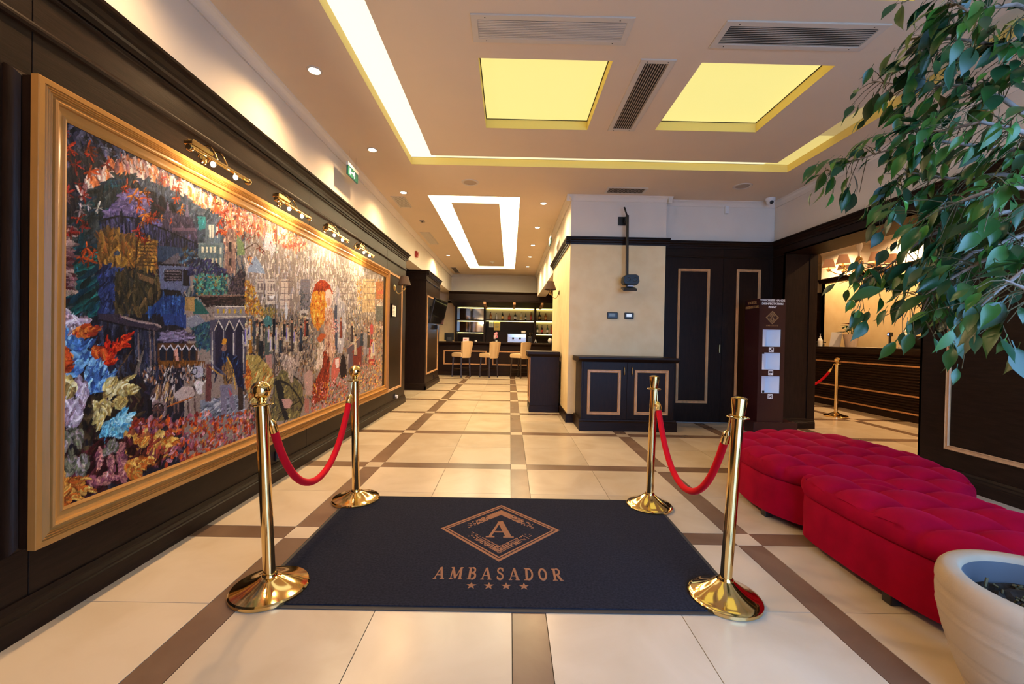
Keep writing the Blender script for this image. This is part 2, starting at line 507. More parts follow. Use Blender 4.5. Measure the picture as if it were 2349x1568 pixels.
for r, m in zip(ring2, ('ring_left', 'ring_right', 'panel_spill', 'panel_off', 'ring_far', 'ring_far')):
    MB().box(r[0] - ox - 0.005, r[1] - ox + 0.005, r[2] - oy, r[3] - oy, 0, 0.008).build('diffuser', m, t)
t = thing('luminous_corridor_ring', 'narrow white luminous rectangle in the ceiling towards the bar', 'ceiling light', ((CX0 + CX1) / 2, (CY0 + CY1) / 2, CE + DP))
ox, oy = t.location.x, t.location.y
for r in cring: MB().box(r[0] - ox, r[1] - ox, r[2] - oy, r[3] - oy, 0, 0.008).build('diffuser', 'ring_bar', t)

# ------------------------------------------------------------------ moulding runs
def run(prof, p0, p1, n, name, m, parent):
    """profile [(out, z)] swept straight from p0 to p1 (xy), out measured along n (xy)"""
    mb = MB(); k = len(prof)
    vs = [(p0[0] + n[0] * o, p0[1] + n[1] * o, z) for o, z in prof] + [(p1[0] + n[0] * o, p1[1] + n[1] * o, z) for o, z in prof]
    fs = [(i, (i + 1) % k, (i + 1) % k + k, i + k) for i in range(k)] + [tuple(range(k)), tuple(range(2 * k - 1, k - 1, -1))]
    return mb.add(vs, fs).build(name, m, parent)
CORN = [(0, CE), (0, CE - 0.075), (0.012, CE - 0.075), (0.016, CE - 0.06), (0.03, CE - 0.036), (0.05, CE - 0.018), (0.066, CE - 0.012), (0.07, CE)]
CROWN = [(0, CR - 0.10), (0.012, CR - 0.10), (0.016, CR - 0.075), (0.026, CR - 0.066), (0.03, CR - 0.05), (0.046, CR - 0.032), (0.05, CR - 0.018), (0.066, CR - 0.014), (0.07, CR), (0, CR)]
BEAD = lambda z, t=0.018, h=0.036: [(0, z), (t * 0.7, z + h * 0.1), (t, z + h * 0.4), (t, z + h * 0.65), (t * 0.6, z + h * 0.95), (0, z + h)]
BASE = [(0, 0), (0.030, 0), (0.030, 0.082), (0.024, 0.088), (0.026, 0.098), (0.016, 0.112), (0.018, 0.124), (0.008, 0.142), (0, 0.142)]

# ------------------------------------------------------------------ left wall (panelled, hung with the painting)
wl = MB().box(-2.36, -2.07, -0.6, 7.45, 0, CE).box(-2.36, -2.07, 7.45, 13.7, CR, CE).build('wall_left', 'plaster')
tag(wl, 'long left wall, dark panelling below cream plaster', kind='structure')
seams = [-0.6, 1.64, 3.88, 6.33, 7.45]
for a, b in zip(seams, seams[1:]):
    for z0, z1 in ((0.0, 2.375), (2.378, 2.545), (2.548, CR - 0.01)):
        MB().box(-2.07, -2.0, a + 0.0015, b - 0.0015, z0, z1).build('wall_panel', 'dark_wood_h', wl, bevel=0.0015, segs=1)
run(CROWN, (-2.0, -0.6), (-2.0, 7.52), (1, 0), 'crown_moulding', 'dark_wood_h', wl)
run(CROWN, (-2.07, 7.45), (-2.0, 7.45), (0, 1), 'crown_moulding', 'dark_wood_x', wl)
run(BEAD(2.362), (-2.0, -0.6), (-2.0, 7.45), (1, 0), 'picture_rail', 'dark_wood_h', wl)
run(BEAD(2.53, 0.012, 0.026), (-2.0, -0.6), (-2.0, 7.45), (1, 0), 'upper_rail', 'dark_wood_h', wl)
tag(run(BASE, (-2.0, -0.6), (-2.0, 7.47), (1, 0), 'baseboard_left', 'dark_wood_h', None), 'dark moulded baseboard under the painting wall', kind='structure')
MB().box(-2.36, -2.0, 7.45, 7.475, 0, CR - 0.1).build('end_panel', 'dark_wood', wl)
run(CORN, (-2.07, -0.6), (-2.07, 13.7), (1, 0), 'cornice', 'plaster', wl)
trim4((6.20, 7.21, 0.31, 2.20), on_x(-2.0, 1), wl)
# recess and pillar beyond it
MB().box(-4.3, -4.2, 7.4, 9.3, 0, CE).box(-4.3, -2.36, 7.30, 7.45, 0, CE).build('recess_panel', 'dark_wood', wl)
pil = MB().box(-4.2, -1.985, 9.2, 10.95, 0, CR - 0.01).build('wall_pillar', 'dark_wood')
tag(pil, 'dark panelled pillar carrying the television', kind='structure')
MB().box(-4.2, -2.08, 9.25, 10.95, CR, CE).build('plaster_above', 'plaster', pil)
run(CROWN, (-4.2, 9.2), (-1.92, 9.2), (0, -1), 'crown_moulding', 'dark_wood_x', pil)
run(CROWN, (-1.985, 9.135), (-1.985, 10.98), (1, 0), 'crown_moulding', 'dark_wood_h', pil)
run(BEAD(2.43), (-4.2, 9.2), (-1.97, 9.2), (0, -1), 'upper_rail', 'dark_wood_x', pil)
run(BEAD(2.43), (-1.985, 9.19), (-1.985, 10.95), (1, 0), 'upper_rail', 'dark_wood_h', pil)
run(BASE, (-4.2, 9.2), (-1.955, 9.2), (0, -1), 'baseboard', 'dark_wood_x', pil)
run(BASE, (-1.985, 9.17), (-1.985, 10.98), (1, 0), 'baseboard', 'dark_wood_h', pil)
trim4((9.32, 10.72, 0.33, 2.13), on_x(-1.985, 1), pil)

# ------------------------------------------------------------------ corridor end, bar niche shell
we = MB().box(-3.5, 3.3, 14.35, 14.5, 0, CE).box(-2.07, 0.74, 13.7, 13.9, 2.45, CE).box(-3.55, -3.4, 10.95, 14.35, 0, CE).box(3.2, 3.35, 8.2, 14.4, 0, CE).build('wall_bar', 'wallpaper')
tag(we, 'yellow marbled wall behind and above the bar', kind='structure')
MB().box(-2.07, 0.74, 13.685, 13.7, 2.45, CE).build('bulkhead', 'plaster', we)
MB().box(-3.4, -1.9, 14.34, 14.35, 2.40, CE).build('plaster_above', 'plaster', we)
run([(0, 2.36), (0.03, 2.36), (0.05, 2.40), (0.05, 2.44), (0, 2.44)], (-3.4, 14.35), (-1.9, 14.35), (0, -1), 'crown_moulding', 'dark_wood_x', we)
run(CORN, (-2.07, 13.685), (0.74, 13.685), (0, -1), 'cornice', 'plaster', we)

# ------------------------------------------------------------------ column with wallpaper
col = MB().box(0.74, 2.11, 5.93, 8.25, 0, CR - 0.02).build('wall_column', 'wallpaper')
tag(col, 'wide column covered in marbled beige wallpaper', kind='structure')
MB().box(0.74, 2.11, 5.93, 8.25, CR - 0.02, CE).build('plaster_above', 'plaster', col)
MB().box(0.74, 1.0, 8.25, 13.7, 2.52, CE).build('header', 'plaster', col)
run(CROWN, (0.67, 5.93), (2.16, 5.93), (0, -1), 'crown_moulding', 'dark_wood_x', col)
run(CROWN, (0.74, 5.86), (0.74, 8.28), (-1, 0), 'crown_moulding', 'dark_wood_h', col)
run(CORN, (0.67, 5.93), (2.18, 5.93), (0, -1), 'cornice', 'plaster', col)
run(CORN, (0.74, 5.86), (0.74, 13.7), (-1, 0), 'cornice', 'plaster', col)
run(CORN, (2.11, 5.86), (2.11, 6.05), (1, 0), 'cornice', 'plaster', col)
SB = [(0, 0), (0.026, 0), (0.026, 0.105), (0.012, 0.125), (0, 0.125)]
run(SB, (0.72, 5.93), (0.86, 5.93), (0, -1), 'baseboard', 'dark_wood_x', col)
run(SB, (0.74, 5.905), (0.74, 8.25), (-1, 0), 'baseboard', 'dark_wood_h', col)

# ------------------------------------------------------------------ panelled back wall with double door
wb = MB().box(2.11, 3.8, 6.07, 6.35, 0, CE).build('wall_back', 'plaster')
tag(wb, 'back wall between column and opening, dark panelled', kind='structure')
MB().box(2.11, 3.74, 6.062, 6.07, CR - 0.01, CE).build('plaster_above', 'plaster', wb)
for a, b in ((2.11, 3.008), (3.012, 3.74)):
    MB().box(a, b, 6.05, 6.07, 2.44, CR - 0.01).build('frieze_panel', 'dark_wood_x', wb)
run(CROWN, (2.11, 6.05), (3.74, 6.05), (0, -1), 'crown_moulding', 'dark_wood_x', wb)
run(BEAD(2.425, 0.01, 0.022), (2.11, 6.05), (3.74, 6.05), (0, -1), 'upper_rail', 'dark_wood_x', wb)
run(CORN, (2.11, 6.062), (3.74, 6.062), (0, -1), 'cornice', 'plaster', wb)
dr = thing('door_1', 'dark double door with honey-coloured rectangular mouldings', None, (3.01, 6.05, 0)); dr['kind'] = 'structure'
for a, b, tr in ((2.11, 3.008, (2.345, 2.812, 0.29, 2.262)), (3.012, 3.69, (3.206, 3.56, 0.29, 2.268))):
    lf = MB().box(a - 3.01, b - 3.01, 0.0, 0.02, 0.012, 2.425).build('door_leaf', 'dark_wood', dr)
    trim4((tr[0] - 3.01, tr[1] - 3.01, tr[2], tr[3]), on_y(0.0, -1), lf)
    if a < 3: MB().box(-0.045, -0.03, -0.03, 0.0, 1.04, 1.16).build('pull_handle', 'brass_dull', lf, bevel=0.003)
MB().box(0.682, 0.73, 0.0, 0.02, 0.0, 2.425).build('door_post', 'dark_wood', dr)

# ------------------------------------------------------------------ right wall with the wide opening to reception
wr = MB().box(3.76, 4.18, -0.6, 3.82, 0, CE).box(3.76, 4.18, 5.82, 6.35, 0, CE).box(3.76, 4.18, 3.82, 5.82, 2.47, CE).build('wall_right', 'plaster')
tag(wr, 'right wall with a wide dark-cased opening to reception', kind='structure')
for a, b in ((-0.6, 1.7), (1.702, 3.84)):
    MB().box(3.74, 3.76, a, b, 0, 2.43).build('wall_panel', 'dark_wood_h', wr)
MB().box(3.74, 3.76, 5.8, 6.05, 0, 2.45).build('wall_panel', 'dark_wood_h', wr)
MB().box(3.74, 3.76, -0.6, 6.05, 2.452, CR - 0.01).build('wall_panel', 'dark_wood_h', wr)
MB().box(3.74, 4.2, 5.8, 5.82, 0, 2.45).build('jamb', 'dark_wood', wr)
MB().box(3.74, 4.2, 3.82, 3.84, 0, 2.45).build('jamb', 'dark_wood', wr)
MB().box(3.74, 4.2, 3.82, 5.82, 2.45, 2.47).build('soffit', 'dark_wood_h', wr)
for y in (5.8, 3.84):
    sg = -1 if y > 5 else 1
    MB().box(4.10, 4.21, y, y + sg * 0.012, 0, 2.45).build('casing', 'dark_wood', wr)
    run(BASE, (3.74 - 0.03, y), (4.21, y), (0, sg), 'baseboard', 'dark_wood_x', wr)
run(CROWN, (3.74, -0.6), (3.74, 6.05), (-1, 0), 'crown_moulding', 'dark_wood_h', wr)
run(CORN, (3.76, -0.6), (3.76, 6.05), (-1, 0), 'cornice', 'plaster', wr)
tag(run(BASE, (3.74, -0.6), (3.74, 3.84), (-1, 0), 'baseboard_right', 'dark_wood_h', None), 'dark moulded baseboard behind the red ottomans', kind='structure')
run(BEAD(2.43, 0.01, 0.022), (3.74, 5.8), (3.74, 6.05), (-1, 0), 'upper_rail', 'dark_wood_h', wr)
trim4((1.9, 3.60, 0.30, 2.20), on_x(3.74, -1), wr)
trim4((-0.4, 1.5, 0.30, 2.20), on_x(3.74, -1), wr)

# ------------------------------------------------------------------ entrance side (behind the camera) and street
wf = MB().box(-2.36, 0.4, -0.75, -0.6, 0, CE).box(3.4, 3.8, -0.75, -0.6, 0, CE).box(0.4, 3.4, -0.75, -0.6, 2.65, CE).build('wall_front', 'plaster')
tag(wf, 'entrance wall with a wide open doorway to the street', kind='structure')
for x in (0.4, 1.87, 3.34): MB().box(x, x + 0.06, -0.74, -0.68, 0, 2.65).build('door_post', 'dark_wood', wf)
tag(MB().box(-14, 16, -14, -0.76, -0.12, -0.02).build('ground', 'clay'), 'street pavement outside the entrance', kind='structure')

# ------------------------------------------------------------------ reception room shell
wc = MB().box(7.0, 7.2, 2.5, 9.4, 0, CE).box(7.0, 8.4, 9.3, 9.4, 0, CE).build('wall_reception', 'wallpaper')
tag(wc, 'yellow marbled wall behind the reception desk', kind='structure')
MB().box(6.99, 7.0, 2.5, 9.41, CR, CE).build('plaster_above', 'plaster', wc)
MB().box(6.90, 7.0, 4.4, 8.25, 0, CE).build('pilaster', 'wallpaper', wc)
MB().box(6.89, 6.90, 4.4, 8.25, CR, CE).build('plaster_above', 'plaster', wc)
run(CROWN, (7.0, 8.25), (7.0, 9.47), (-1, 0), 'crown_moulding', 'dark_wood_h', wc)
run(CROWN, (6.90, 4.4), (6.90, 8.31), (-1, 0), 'crown_moulding', 'dark_wood_h', wc)
run(CORN, (6.89, 2.6), (6.89, 8.25), (-1, 0), 'cornice', 'plaster', wc)
run(CORN, (6.99, 8.25), (6.99, 9.4), (-1, 0), 'cornice', 'plaster', wc)
wd = MB().box(4.18, 8.4, 10.5, 10.7, 0, CE).box(8.3, 8.5, 9.3, 10.6, 0, CE).box(4.0, 8.4, 2.4, 2.6, 0, CE).box(4.0, 4.18, 6.3, 10.6, 0, CE).build('wall_lobby', 'plaster')
tag(wd, 'far lobby wall beside the reception desk', kind='structure')
for a, b in ((0, 1.25), (1.26, 2.0), (2.01, 2.5)): MB().box(4.2, 8.3, 10.47, 10.5, a, b).build('wall_panel', 'dark_wood_x', wd)
run(BEAD(1.99), (4.2, 10.47), (8.3, 10.47), (0, -1), 'rail', 'dark_wood_x', wd)
run(CORN, (4.2, 10.5), (8.3, 10.5), (0, -1), 'cornice', 'plaster', wd)
# painting: shapes in mm on the canvas (u along the wall, v up), colours 0-255
PAINT = [
('P',[(-28,1591),(661,1595),(685,-18),(-17,-33)],(52,50,62)),
('P',[(630,1595),(4611,1581),(4706,-87),(654,-58)],(150,138,130)),
('S',[(-1,1586),(661,1595),(685,7),(11,-18)],[(60,62,80),(45,48,60),(85,80,95),(70,45,55)],500,60,16,100,40),
('S',[(1154,1565),(4280,1584),(4323,783),(1168,855)],[(196,184,176),(178,172,174),(208,196,182),(165,156,156),(190,174,160),(172,170,180)],800,60,16,88,14),
('S',[(1945,1507),(4283,1535),(4313,972),(1960,976)],[(226,216,206),(205,196,196),(190,178,172),(216,200,182)],800,50,12,90,12),
('S',[(1166,944),(4313,972),(4337,530),(1177,435)],[(150,128,108),(115,104,98),(178,158,132),(98,96,100),(134,114,99),(124,128,126)],800,50,15,88,18),
('S',[(1173,616),(4333,593),(4364,19),(1184,43)],[(120,96,72),(160,130,80),(92,82,76),(70,66,70),(150,110,90)],900,50,14,80,35),
('S',[(630,1571),(1154,1565),(1167,914),(640,897)],[(95,108,122),(80,88,104),(112,118,128),(70,78,96),(120,125,122)],700,45,13,92,20),
('S',[(-1,1586),(661,1583),(678,1516),(-1,1468)],[(42,46,66),(30,34,48),(80,78,98),(110,108,125),(60,40,48)],260,55,18,110,45),
('S',[(661,1607),(1942,1601),(1982,1554),(662,1510)],[(40,40,55),(75,72,90),(96,62,58),(56,50,60)],260,45,14,100,35),
('P',[(77,1279),(117,1368),(194,1461),(278,1525),(385,1552),(537,1547),(713,1540),(947,1530),(949,1455),(845,1448),(714,1465),(579,1482),(422,1477),(318,1462),(242,1432),(183,1387),(134,1331),(113,1291)],(178,146,138)),
('S',[(77,1279),(117,1368),(194,1461),(278,1525),(385,1552),(537,1547),(713,1540),(947,1530),(949,1455),(845,1448),(714,1465),(579,1482),(422,1477),(318,1462),(242,1432),(183,1387),(134,1331),(113,1291)],[(214,188,174),(190,156,146),(150,112,112),(226,208,190),(204,128,84)],320,60,18,95,20),
('P',[(662,1530),(766,1533),(880,1520),(1005,1506),(889,1444),(794,1477),(663,1468)],(205,160,130)),
('S',[(662,1530),(766,1533),(880,1520),(1005,1506),(889,1444),(794,1477),(663,1468)],[(226,190,160),(206,132,80),(232,212,190),(190,120,100)],120,60,16,95,15),
('S',[(865,1525),(1197,1553),(1902,1552),(2056,1528),(1834,1421),(1402,1432),(1144,1416),(1009,1304),(891,1319),(852,1433)],[(206,150,118),(196,112,66),(188,128,128),(228,204,182),(160,100,90),(214,176,140),(176,84,60)],900,55,15,80,35),
('P',[(113,1291),(134,1331),(183,1387),(242,1432),(331,1461),(293,1399),(243,1335),(208,1272),(179,1225),(163,1165),(155,1108),(158,797),(55,791),(53,1152),(77,1195)],(56,66,72)),
('S',[(113,1291),(134,1331),(183,1387),(242,1432),(331,1461),(293,1399),(243,1335),(208,1272),(179,1225),(163,1165),(155,1108),(158,797),(55,791),(53,1152),(77,1195)],[(62,72,78),(46,56,62),(40,84,92),(78,86,88),(36,62,84)],260,80,18,45,20),
('S',[(54,1007),(155,1108),(158,797),(55,791)],[(34,92,96),(46,112,108),(30,72,88),(40,60,60)],110,90,22,40,12),
('P',[(331,1461),(429,1477),(579,1479),(714,1458),(845,1444),(949,1448),(952,1291),(737,1242),(707,1335),(624,1395),(498,1434),(387,1433)],(84,92,106)),
('S',[(331,1461),(429,1477),(579,1479),(714,1458),(845,1444),(949,1448),(952,1291),(737,1242),(707,1335),(624,1395),(498,1434),(387,1433)],[(88,96,112),(72,80,94),(102,108,118),(70,86,98)],160,60,15,60,30),
('P',[(734,1393),(794,1410),(805,1346),(745,1316)],(70,138,142)),
('P',[(-5,1142),(52,1157),(55,868),(-3,862)],(128,108,106)),
('S',[(-4,1137),(52,1155),(52,1137),(-4,1120)],[(158,138,132),(136,110,108),(170,150,138),(98,52,58),(120,88,92)],9,50,20,5,10),
('S',[(-4,1116),(52,1133),(52,1116),(-3,1099)],[(158,138,132),(136,110,108),(170,150,138),(98,52,58),(120,88,92)],9,50,20,5,10),
('S',[(-3,1095),(52,1111),(52,1094),(-3,1078)],[(158,138,132),(136,110,108),(170,150,138),(98,52,58),(120,88,92)],9,50,20,5,10),
('S',[(-3,1074),(52,1090),(52,1072),(-3,1057)],[(158,138,132),(136,110,108),(170,150,138),(98,52,58),(120,88,92)],9,50,20,5,10),
('S',[(-3,1053),(52,1068),(52,1051),(-3,1036)],[(158,138,132),(136,110,108),(170,150,138),(98,52,58),(120,88,92)],9,50,20,5,10),
('S',[(-3,1032),(52,1046),(53,1029),(-3,1015)],[(158,138,132),(136,110,108),(170,150,138),(98,52,58),(120,88,92)],9,50,20,5,10),
('S',[(-3,1011),(53,1025),(53,1007),(-3,994)],[(158,138,132),(136,110,108),(170,150,138),(98,52,58),(120,88,92)],9,50,20,5,10),
('S',[(-3,990),(53,1003),(53,985),(-3,973)],[(158,138,132),(136,110,108),(170,150,138),(98,52,58),(120,88,92)],9,50,20,5,10),
('S',[(-2,969),(53,981),(53,964),(-2,952)],[(158,138,132),(136,110,108),(170,150,138),(98,52,58),(120,88,92)],9,50,20,5,10),
('S',[(-2,948),(53,960),(53,942),(-2,931)],[(158,138,132),(136,110,108),(170,150,138),(98,52,58),(120,88,92)],9,50,20,5,10),
('S',[(-2,927),(53,938),(53,920),(-2,910)],[(158,138,132),(136,110,108),(170,150,138),(98,52,58),(120,88,92)],9,50,20,5,10),
('S',[(-2,906),(53,916),(54,899),(-2,889)],[(158,138,132),(136,110,108),(170,150,138),(98,52,58),(120,88,92)],9,50,20,5,10),
('S',[(-2,885),(54,894),(54,877),(-2,868)],[(158,138,132),(136,110,108),(170,150,138),(98,52,58),(120,88,92)],9,50,20,5,10),
('P',[(179,1225),(219,1293),(280,1371),(345,1415),(408,1391),(402,1308),(333,1272),(244,1252)],(124,112,148)),
('S',[(179,1225),(219,1293),(280,1371),(345,1415),(408,1391),(402,1308),(333,1272),(244,1252)],[(126,114,150),(104,94,132),(142,130,162)],80,60,16,30,20),
('S',[(417,1294),(508,1300),(541,1270),(432,1260)],[(110,104,146),(126,118,160)],25,40,12,20,10),
('P',[(485,1249),(500,1337),(523,1377),(547,1365),(624,1367),(655,1390),(707,1342),(731,1298),(737,1234),(609,1205),(541,1243)],(86,78,96)),
('S',[(485,1249),(500,1337),(523,1377),(547,1365),(624,1367),(655,1390),(707,1342),(731,1298),(737,1234),(609,1205),(541,1243)],[(90,80,100),(72,66,84),(108,94,108)],70,45,12,100,25),
('P',[(517,1362),(526,1414),(538,1365)],(128,116,136)),
('P',[(644,1366),(655,1467),(671,1374)],(126,116,136)),
('P',[(557,1281),(726,1325),(726,1308),(557,1264)],(120,100,116)),
('P',[(168,1172),(174,1212),(256,1259),(347,1273),(432,1266),(541,1256),(737,1234),(737,1198),(463,1176),(334,1188)],(50,50,70)),
('S',[(168,1172),(174,1212),(256,1259),(347,1273),(432,1266),(541,1256),(737,1234),(737,1198),(463,1176),(334,1188)],[(82,82,116),(104,100,136),(44,46,62),(66,70,98)],150,60,9,90,4),
('L',[(174,1212),(256,1256),(347,1270),(432,1265),(541,1255),(737,1233)],9,(38,38,50)),
('P',[(166,1169),(334,1185),(348,1168),(467,1192),(465,1041),(350,1022),(343,1042),(259,1013),(167,998)],(140,112,68)),
('S',[(166,1169),(334,1185),(348,1168),(467,1192),(465,1041),(350,1022),(343,1042),(259,1013),(167,998)],[(156,126,74),(122,98,62),(168,134,72),(104,84,62),(134,102,56),(150,104,62)],190,60,16,92,30),
('P',[(231,1080),(249,1098),(265,1087),(252,1070),(235,1069)],(84,92,108)),
('L',[(345,1170),(344,1030)],10,(70,58,48)),
('L',[(355,1148),(455,1168)],7,(96,76,54)),
('L',[(355,1131),(456,1150)],7,(96,76,54)),
('L',[(355,1114),(456,1132)],7,(96,76,54)),
('L',[(356,1097),(456,1114)],7,(96,76,54)),
('L',[(356,1080),(456,1096)],7,(96,76,54)),
('L',[(356,1063),(457,1078)],7,(96,76,54)),
('L',[(356,1046),(457,1060)],7,(96,76,54)),
('P',[(167,998),(259,1013),(244,956),(239,801),(169,797)],(54,64,98)),
('S',[(167,998),(259,1013),(244,956),(239,801),(169,797)],[(60,76,118),(44,52,82),(70,86,124)],90,60,16,60,15),
('P',[(238,984),(350,1022),(481,995),(482,866),(408,811),(239,801)],(80,74,60)),
('S',[(238,984),(350,1022),(481,995),(482,866),(408,811),(239,801)],[(96,88,66),(62,62,60),(112,96,70),(74,70,58),(52,52,54)],120,60,15,92,14),
('P',[(350,1010),(450,991),(443,964),(364,979)],(124,104,80)),
('P',[(472,1065),(682,1095),(684,985),(630,940),(630,926),(489,925)],(112,118,142)),
('P',[(507,1050),(628,1070),(629,1006),(508,989)],(58,50,60)),
('P',[(633,1069),(678,1076),(679,984),(634,979)],(48,44,56)),
('L',[(511,1042),(624,1058)],6,(120,112,118)),
('L',[(512,1028),(624,1043)],6,(120,112,118)),
('L',[(512,1013),(624,1028)],6,(120,112,118)),
('L',[(512,999),(625,1013)],6,(120,112,118)),
('P',[(487,1077),(597,1158),(632,1100)],(108,104,112)),
('P',[(463,1166),(635,1191),(654,1146),(592,1154),(503,1090),(468,1084)],(66,84,108)),
('S',[(609,1185),(737,1213),(739,1104),(611,1082)],[(72,98,124),(92,126,150),(60,66,80),(96,84,62)],50,40,12,60,40),
('P',[(481,944),(612,952),(658,887),(622,905),(497,919)],(50,46,52)),
('P',[(394,810),(505,914),(644,921),(645,825)],(48,78,126)),
('S',[(394,810),(505,914),(644,921),(645,825)],[(60,92,142),(40,62,104),(70,104,148)],50,50,12,90,10),
('P',[(648,921),(722,929),(724,849),(649,844)],(150,128,90)),
('P',[(742,1243),(952,1291),(954,1126),(744,1091)],(122,136,140)),
('P',[(795,1358),(922,1393),(924,1284),(796,1255)],(110,126,140)),
('P',[(767,1223),(793,1228),(793,1188),(767,1183)],(206,204,186)),
('P',[(811,1232),(838,1238),(839,1197),(812,1191)],(206,204,186)),
('P',[(857,1242),(885,1249),(886,1206),(858,1201)],(206,204,186)),
('P',[(905,1253),(934,1259),(935,1216),(905,1210)],(206,204,186)),
('P',[(767,1223),(793,1228),(793,1188),(767,1183)],(206,204,186)),
('P',[(811,1232),(838,1238),(839,1197),(812,1191)],(206,204,186)),
('P',[(857,1242),(885,1249),(886,1206),(858,1201)],(206,204,186)),
('P',[(905,1253),(934,1259),(935,1216),(905,1210)],(206,204,186)),
('P',[(767,1223),(793,1228),(793,1188),(767,1183)],(206,204,186)),
('P',[(811,1232),(838,1238),(839,1197),(812,1191)],(206,204,186)),
('P',[(857,1242),(885,1249),(886,1206),(858,1201)],(206,204,186)),
('P',[(905,1253),(934,1259),(935,1216),(905,1210)],(206,204,186)),
('P',[(803,1167),(823,1171),(824,1119),(804,1115)],(196,192,172)),
('P',[(838,1174),(859,1178),(860,1125),(839,1121)],(196,192,172)),
('P',[(874,1181),(896,1185),(897,1131),(875,1128)],(196,192,172)),
('P',[(911,1188),(934,1193),(935,1138),(912,1134)],(196,192,172)),
('P',[(827,1360),(842,1364),(843,1296),(829,1293)],(214,212,200)),
('P',[(857,1368),(872,1372),(873,1303),(858,1300)],(214,212,200)),
('P',[(887,1376),(903,1380),(904,1311),(888,1307)],(214,212,200)),
('S',[(711,1035),(955,1070),(957,960),(713,935)],[(60,132,130),(90,152,140),(50,86,112),(140,120,90),(40,70,90)],150,28,12,60,40),
('P',[(967,1348),(999,1400),(1061,1394),(1079,1117),(972,1105)],(150,124,116)),
('S',[(967,1348),(999,1400),(1061,1394),(1079,1117),(972,1105)],[(166,138,124),(126,104,104),(184,160,140)],60,40,10,92,8),
('P',[(1000,1307),(1025,1313),(1026,1252),(1001,1247)],(66,58,66)),
('P',[(1006,1204),(1027,1208),(1028,1159),(1007,1155)],(66,58,66)),
('P',[(1075,1375),(1155,1326),(1161,1257),(1086,1237)],(128,144,108)),
('P',[(796,1366),(875,1388),(877,1263),(798,1245)],(112,124,132)),
('P',[(824,1369),(840,1373),(841,1296),(825,1292)],(212,206,192)),
('P',[(849,1376),(864,1380),(865,1302),(850,1298)],(206,200,186)),
('P',[(750,1235),(918,1272),(921,1119),(753,1091)],(108,124,128)),
('P',[(767,1226),(786,1230),(786,1195),(768,1191)],(208,204,180)),
('P',[(799,1233),(818,1237),(818,1201),(799,1198)],(208,204,180)),
('P',[(831,1240),(851,1244),(851,1208),(832,1204)],(208,204,180)),
('P',[(864,1247),(884,1252),(885,1215),(865,1211)],(208,204,180)),
('P',[(789,1163),(805,1166),(806,1125),(790,1122)],(200,190,164)),
('P',[(818,1168),(835,1171),(835,1130),(819,1127)],(200,190,164)),
('P',[(848,1174),(865,1177),(866,1136),(849,1133)],(200,190,164)),
('P',[(879,1180),(896,1183),(897,1141),(880,1138)],(200,190,164)),
('S',[(714,1050),(836,1110),(988,1102),(994,977),(728,944)],[(66,130,128),(90,156,146),(44,90,104),(150,120,80),(120,160,130)],320,24,12,60,50),
('S',[(668,1130),(842,1162),(996,1115),(972,1089),(801,1084),(669,1044)],[(62,66,104),(84,82,120),(50,54,80)],110,40,12,50,30),
('P',[(990,972),(1029,1070),(1079,1117),(1114,1156),(1164,1130),(1167,990)],(64,58,72)),
('S',[(990,972),(1029,1070),(1079,1117),(1114,1156),(1164,1130),(1167,990)],[(76,68,84),(50,46,58),(100,88,96),(120,104,100)],90,35,10,70,40),
('P',[(735,937),(1167,981),(1168,903),(818,877)],(58,48,56)),
('S',[(735,937),(1167,981),(1168,903),(818,877)],[(70,58,62),(46,40,48),(88,72,72)],90,60,9,5,6),
('L',[(742,936),(1167,980)],9,(150,124,112)),
('F',(839,886),16,(190,182,176)),
('F',(873,889),16,(190,182,176)),
('F',(907,891),16,(190,182,176)),
('F',(942,894),16,(190,182,176)),
('F',(979,897),16,(190,182,176)),
('F',(1016,900),16,(190,182,176)),
('F',(1054,903),16,(190,182,176)),
('F',(1094,906),16,(190,182,176)),
('F',(1135,909),16,(190,182,176)),
('P',[(709,922),(755,912),(840,836),(711,828)],(60,110,104)),
('P',[(671,919),(716,923),(717,845),(672,842)],(170,144,100)),
('P',[(881,880),(1166,901),(1173,572),(886,584)],(150,142,140)),
('P',[(894,584),(891,757),(909,789),(922,799),(940,790),(959,759),(962,581)],(58,54,82)),
('L',[(888,745),(907,788),(923,803),(943,789),(966,747)],9,(214,204,188)),
('P',[(981,580),(978,760),(996,792),(1010,802),(1030,794),(1050,761),(1053,577)],(58,54,82)),
('L',[(974,747),(994,791),(1011,807),(1033,792),(1057,748)],9,(214,204,188)),
('P',[(1073,576),(1070,762),(1089,796),(1105,806),(1126,797),(1147,764),(1151,573)],(58,54,82)),
('L',[(1066,749),(1087,794),(1106,811),(1129,796),(1155,750)],9,(214,204,188)),
('P',[(964,734),(977,734),(980,580),(967,581)],(196,188,176)),
('P',[(1058,735),(1072,735),(1075,576),(1061,577)],(196,188,176)),
('P',[(1159,737),(1174,737),(1177,572),(1162,572)],(196,188,176)),
('P',[(898,869),(921,871),(917,845),(903,845)],(190,160,70)),
('P',[(949,873),(972,874),(968,849),(954,848)],(190,160,70)),
('P',[(1001,876),(1025,878),(1021,852),(1006,851)],(190,160,70)),
('P',[(1056,880),(1081,882),(1076,855),(1061,854)],(190,160,70)),
('P',[(1112,884),(1139,886),(1134,858),(1118,857)],(190,160,70)),
('L',[(881,883),(1166,905)],8,(196,188,176)),
('L',[(882,822),(1285,845)],7,(200,190,176)),
('S',[(1168,1093),(1246,1076),(1330,950),(1406,882),(1382,829),(1262,852),(1172,868)],[(196,154,66),(168,118,56),(212,176,90),(140,104,60),(190,120,50)],260,26,12,70,50),
('S',[(1332,899),(1483,925),(1594,894),(1540,836),(1370,828)],[(150,134,80),(128,120,76),(170,150,96)],70,28,12,70,40),
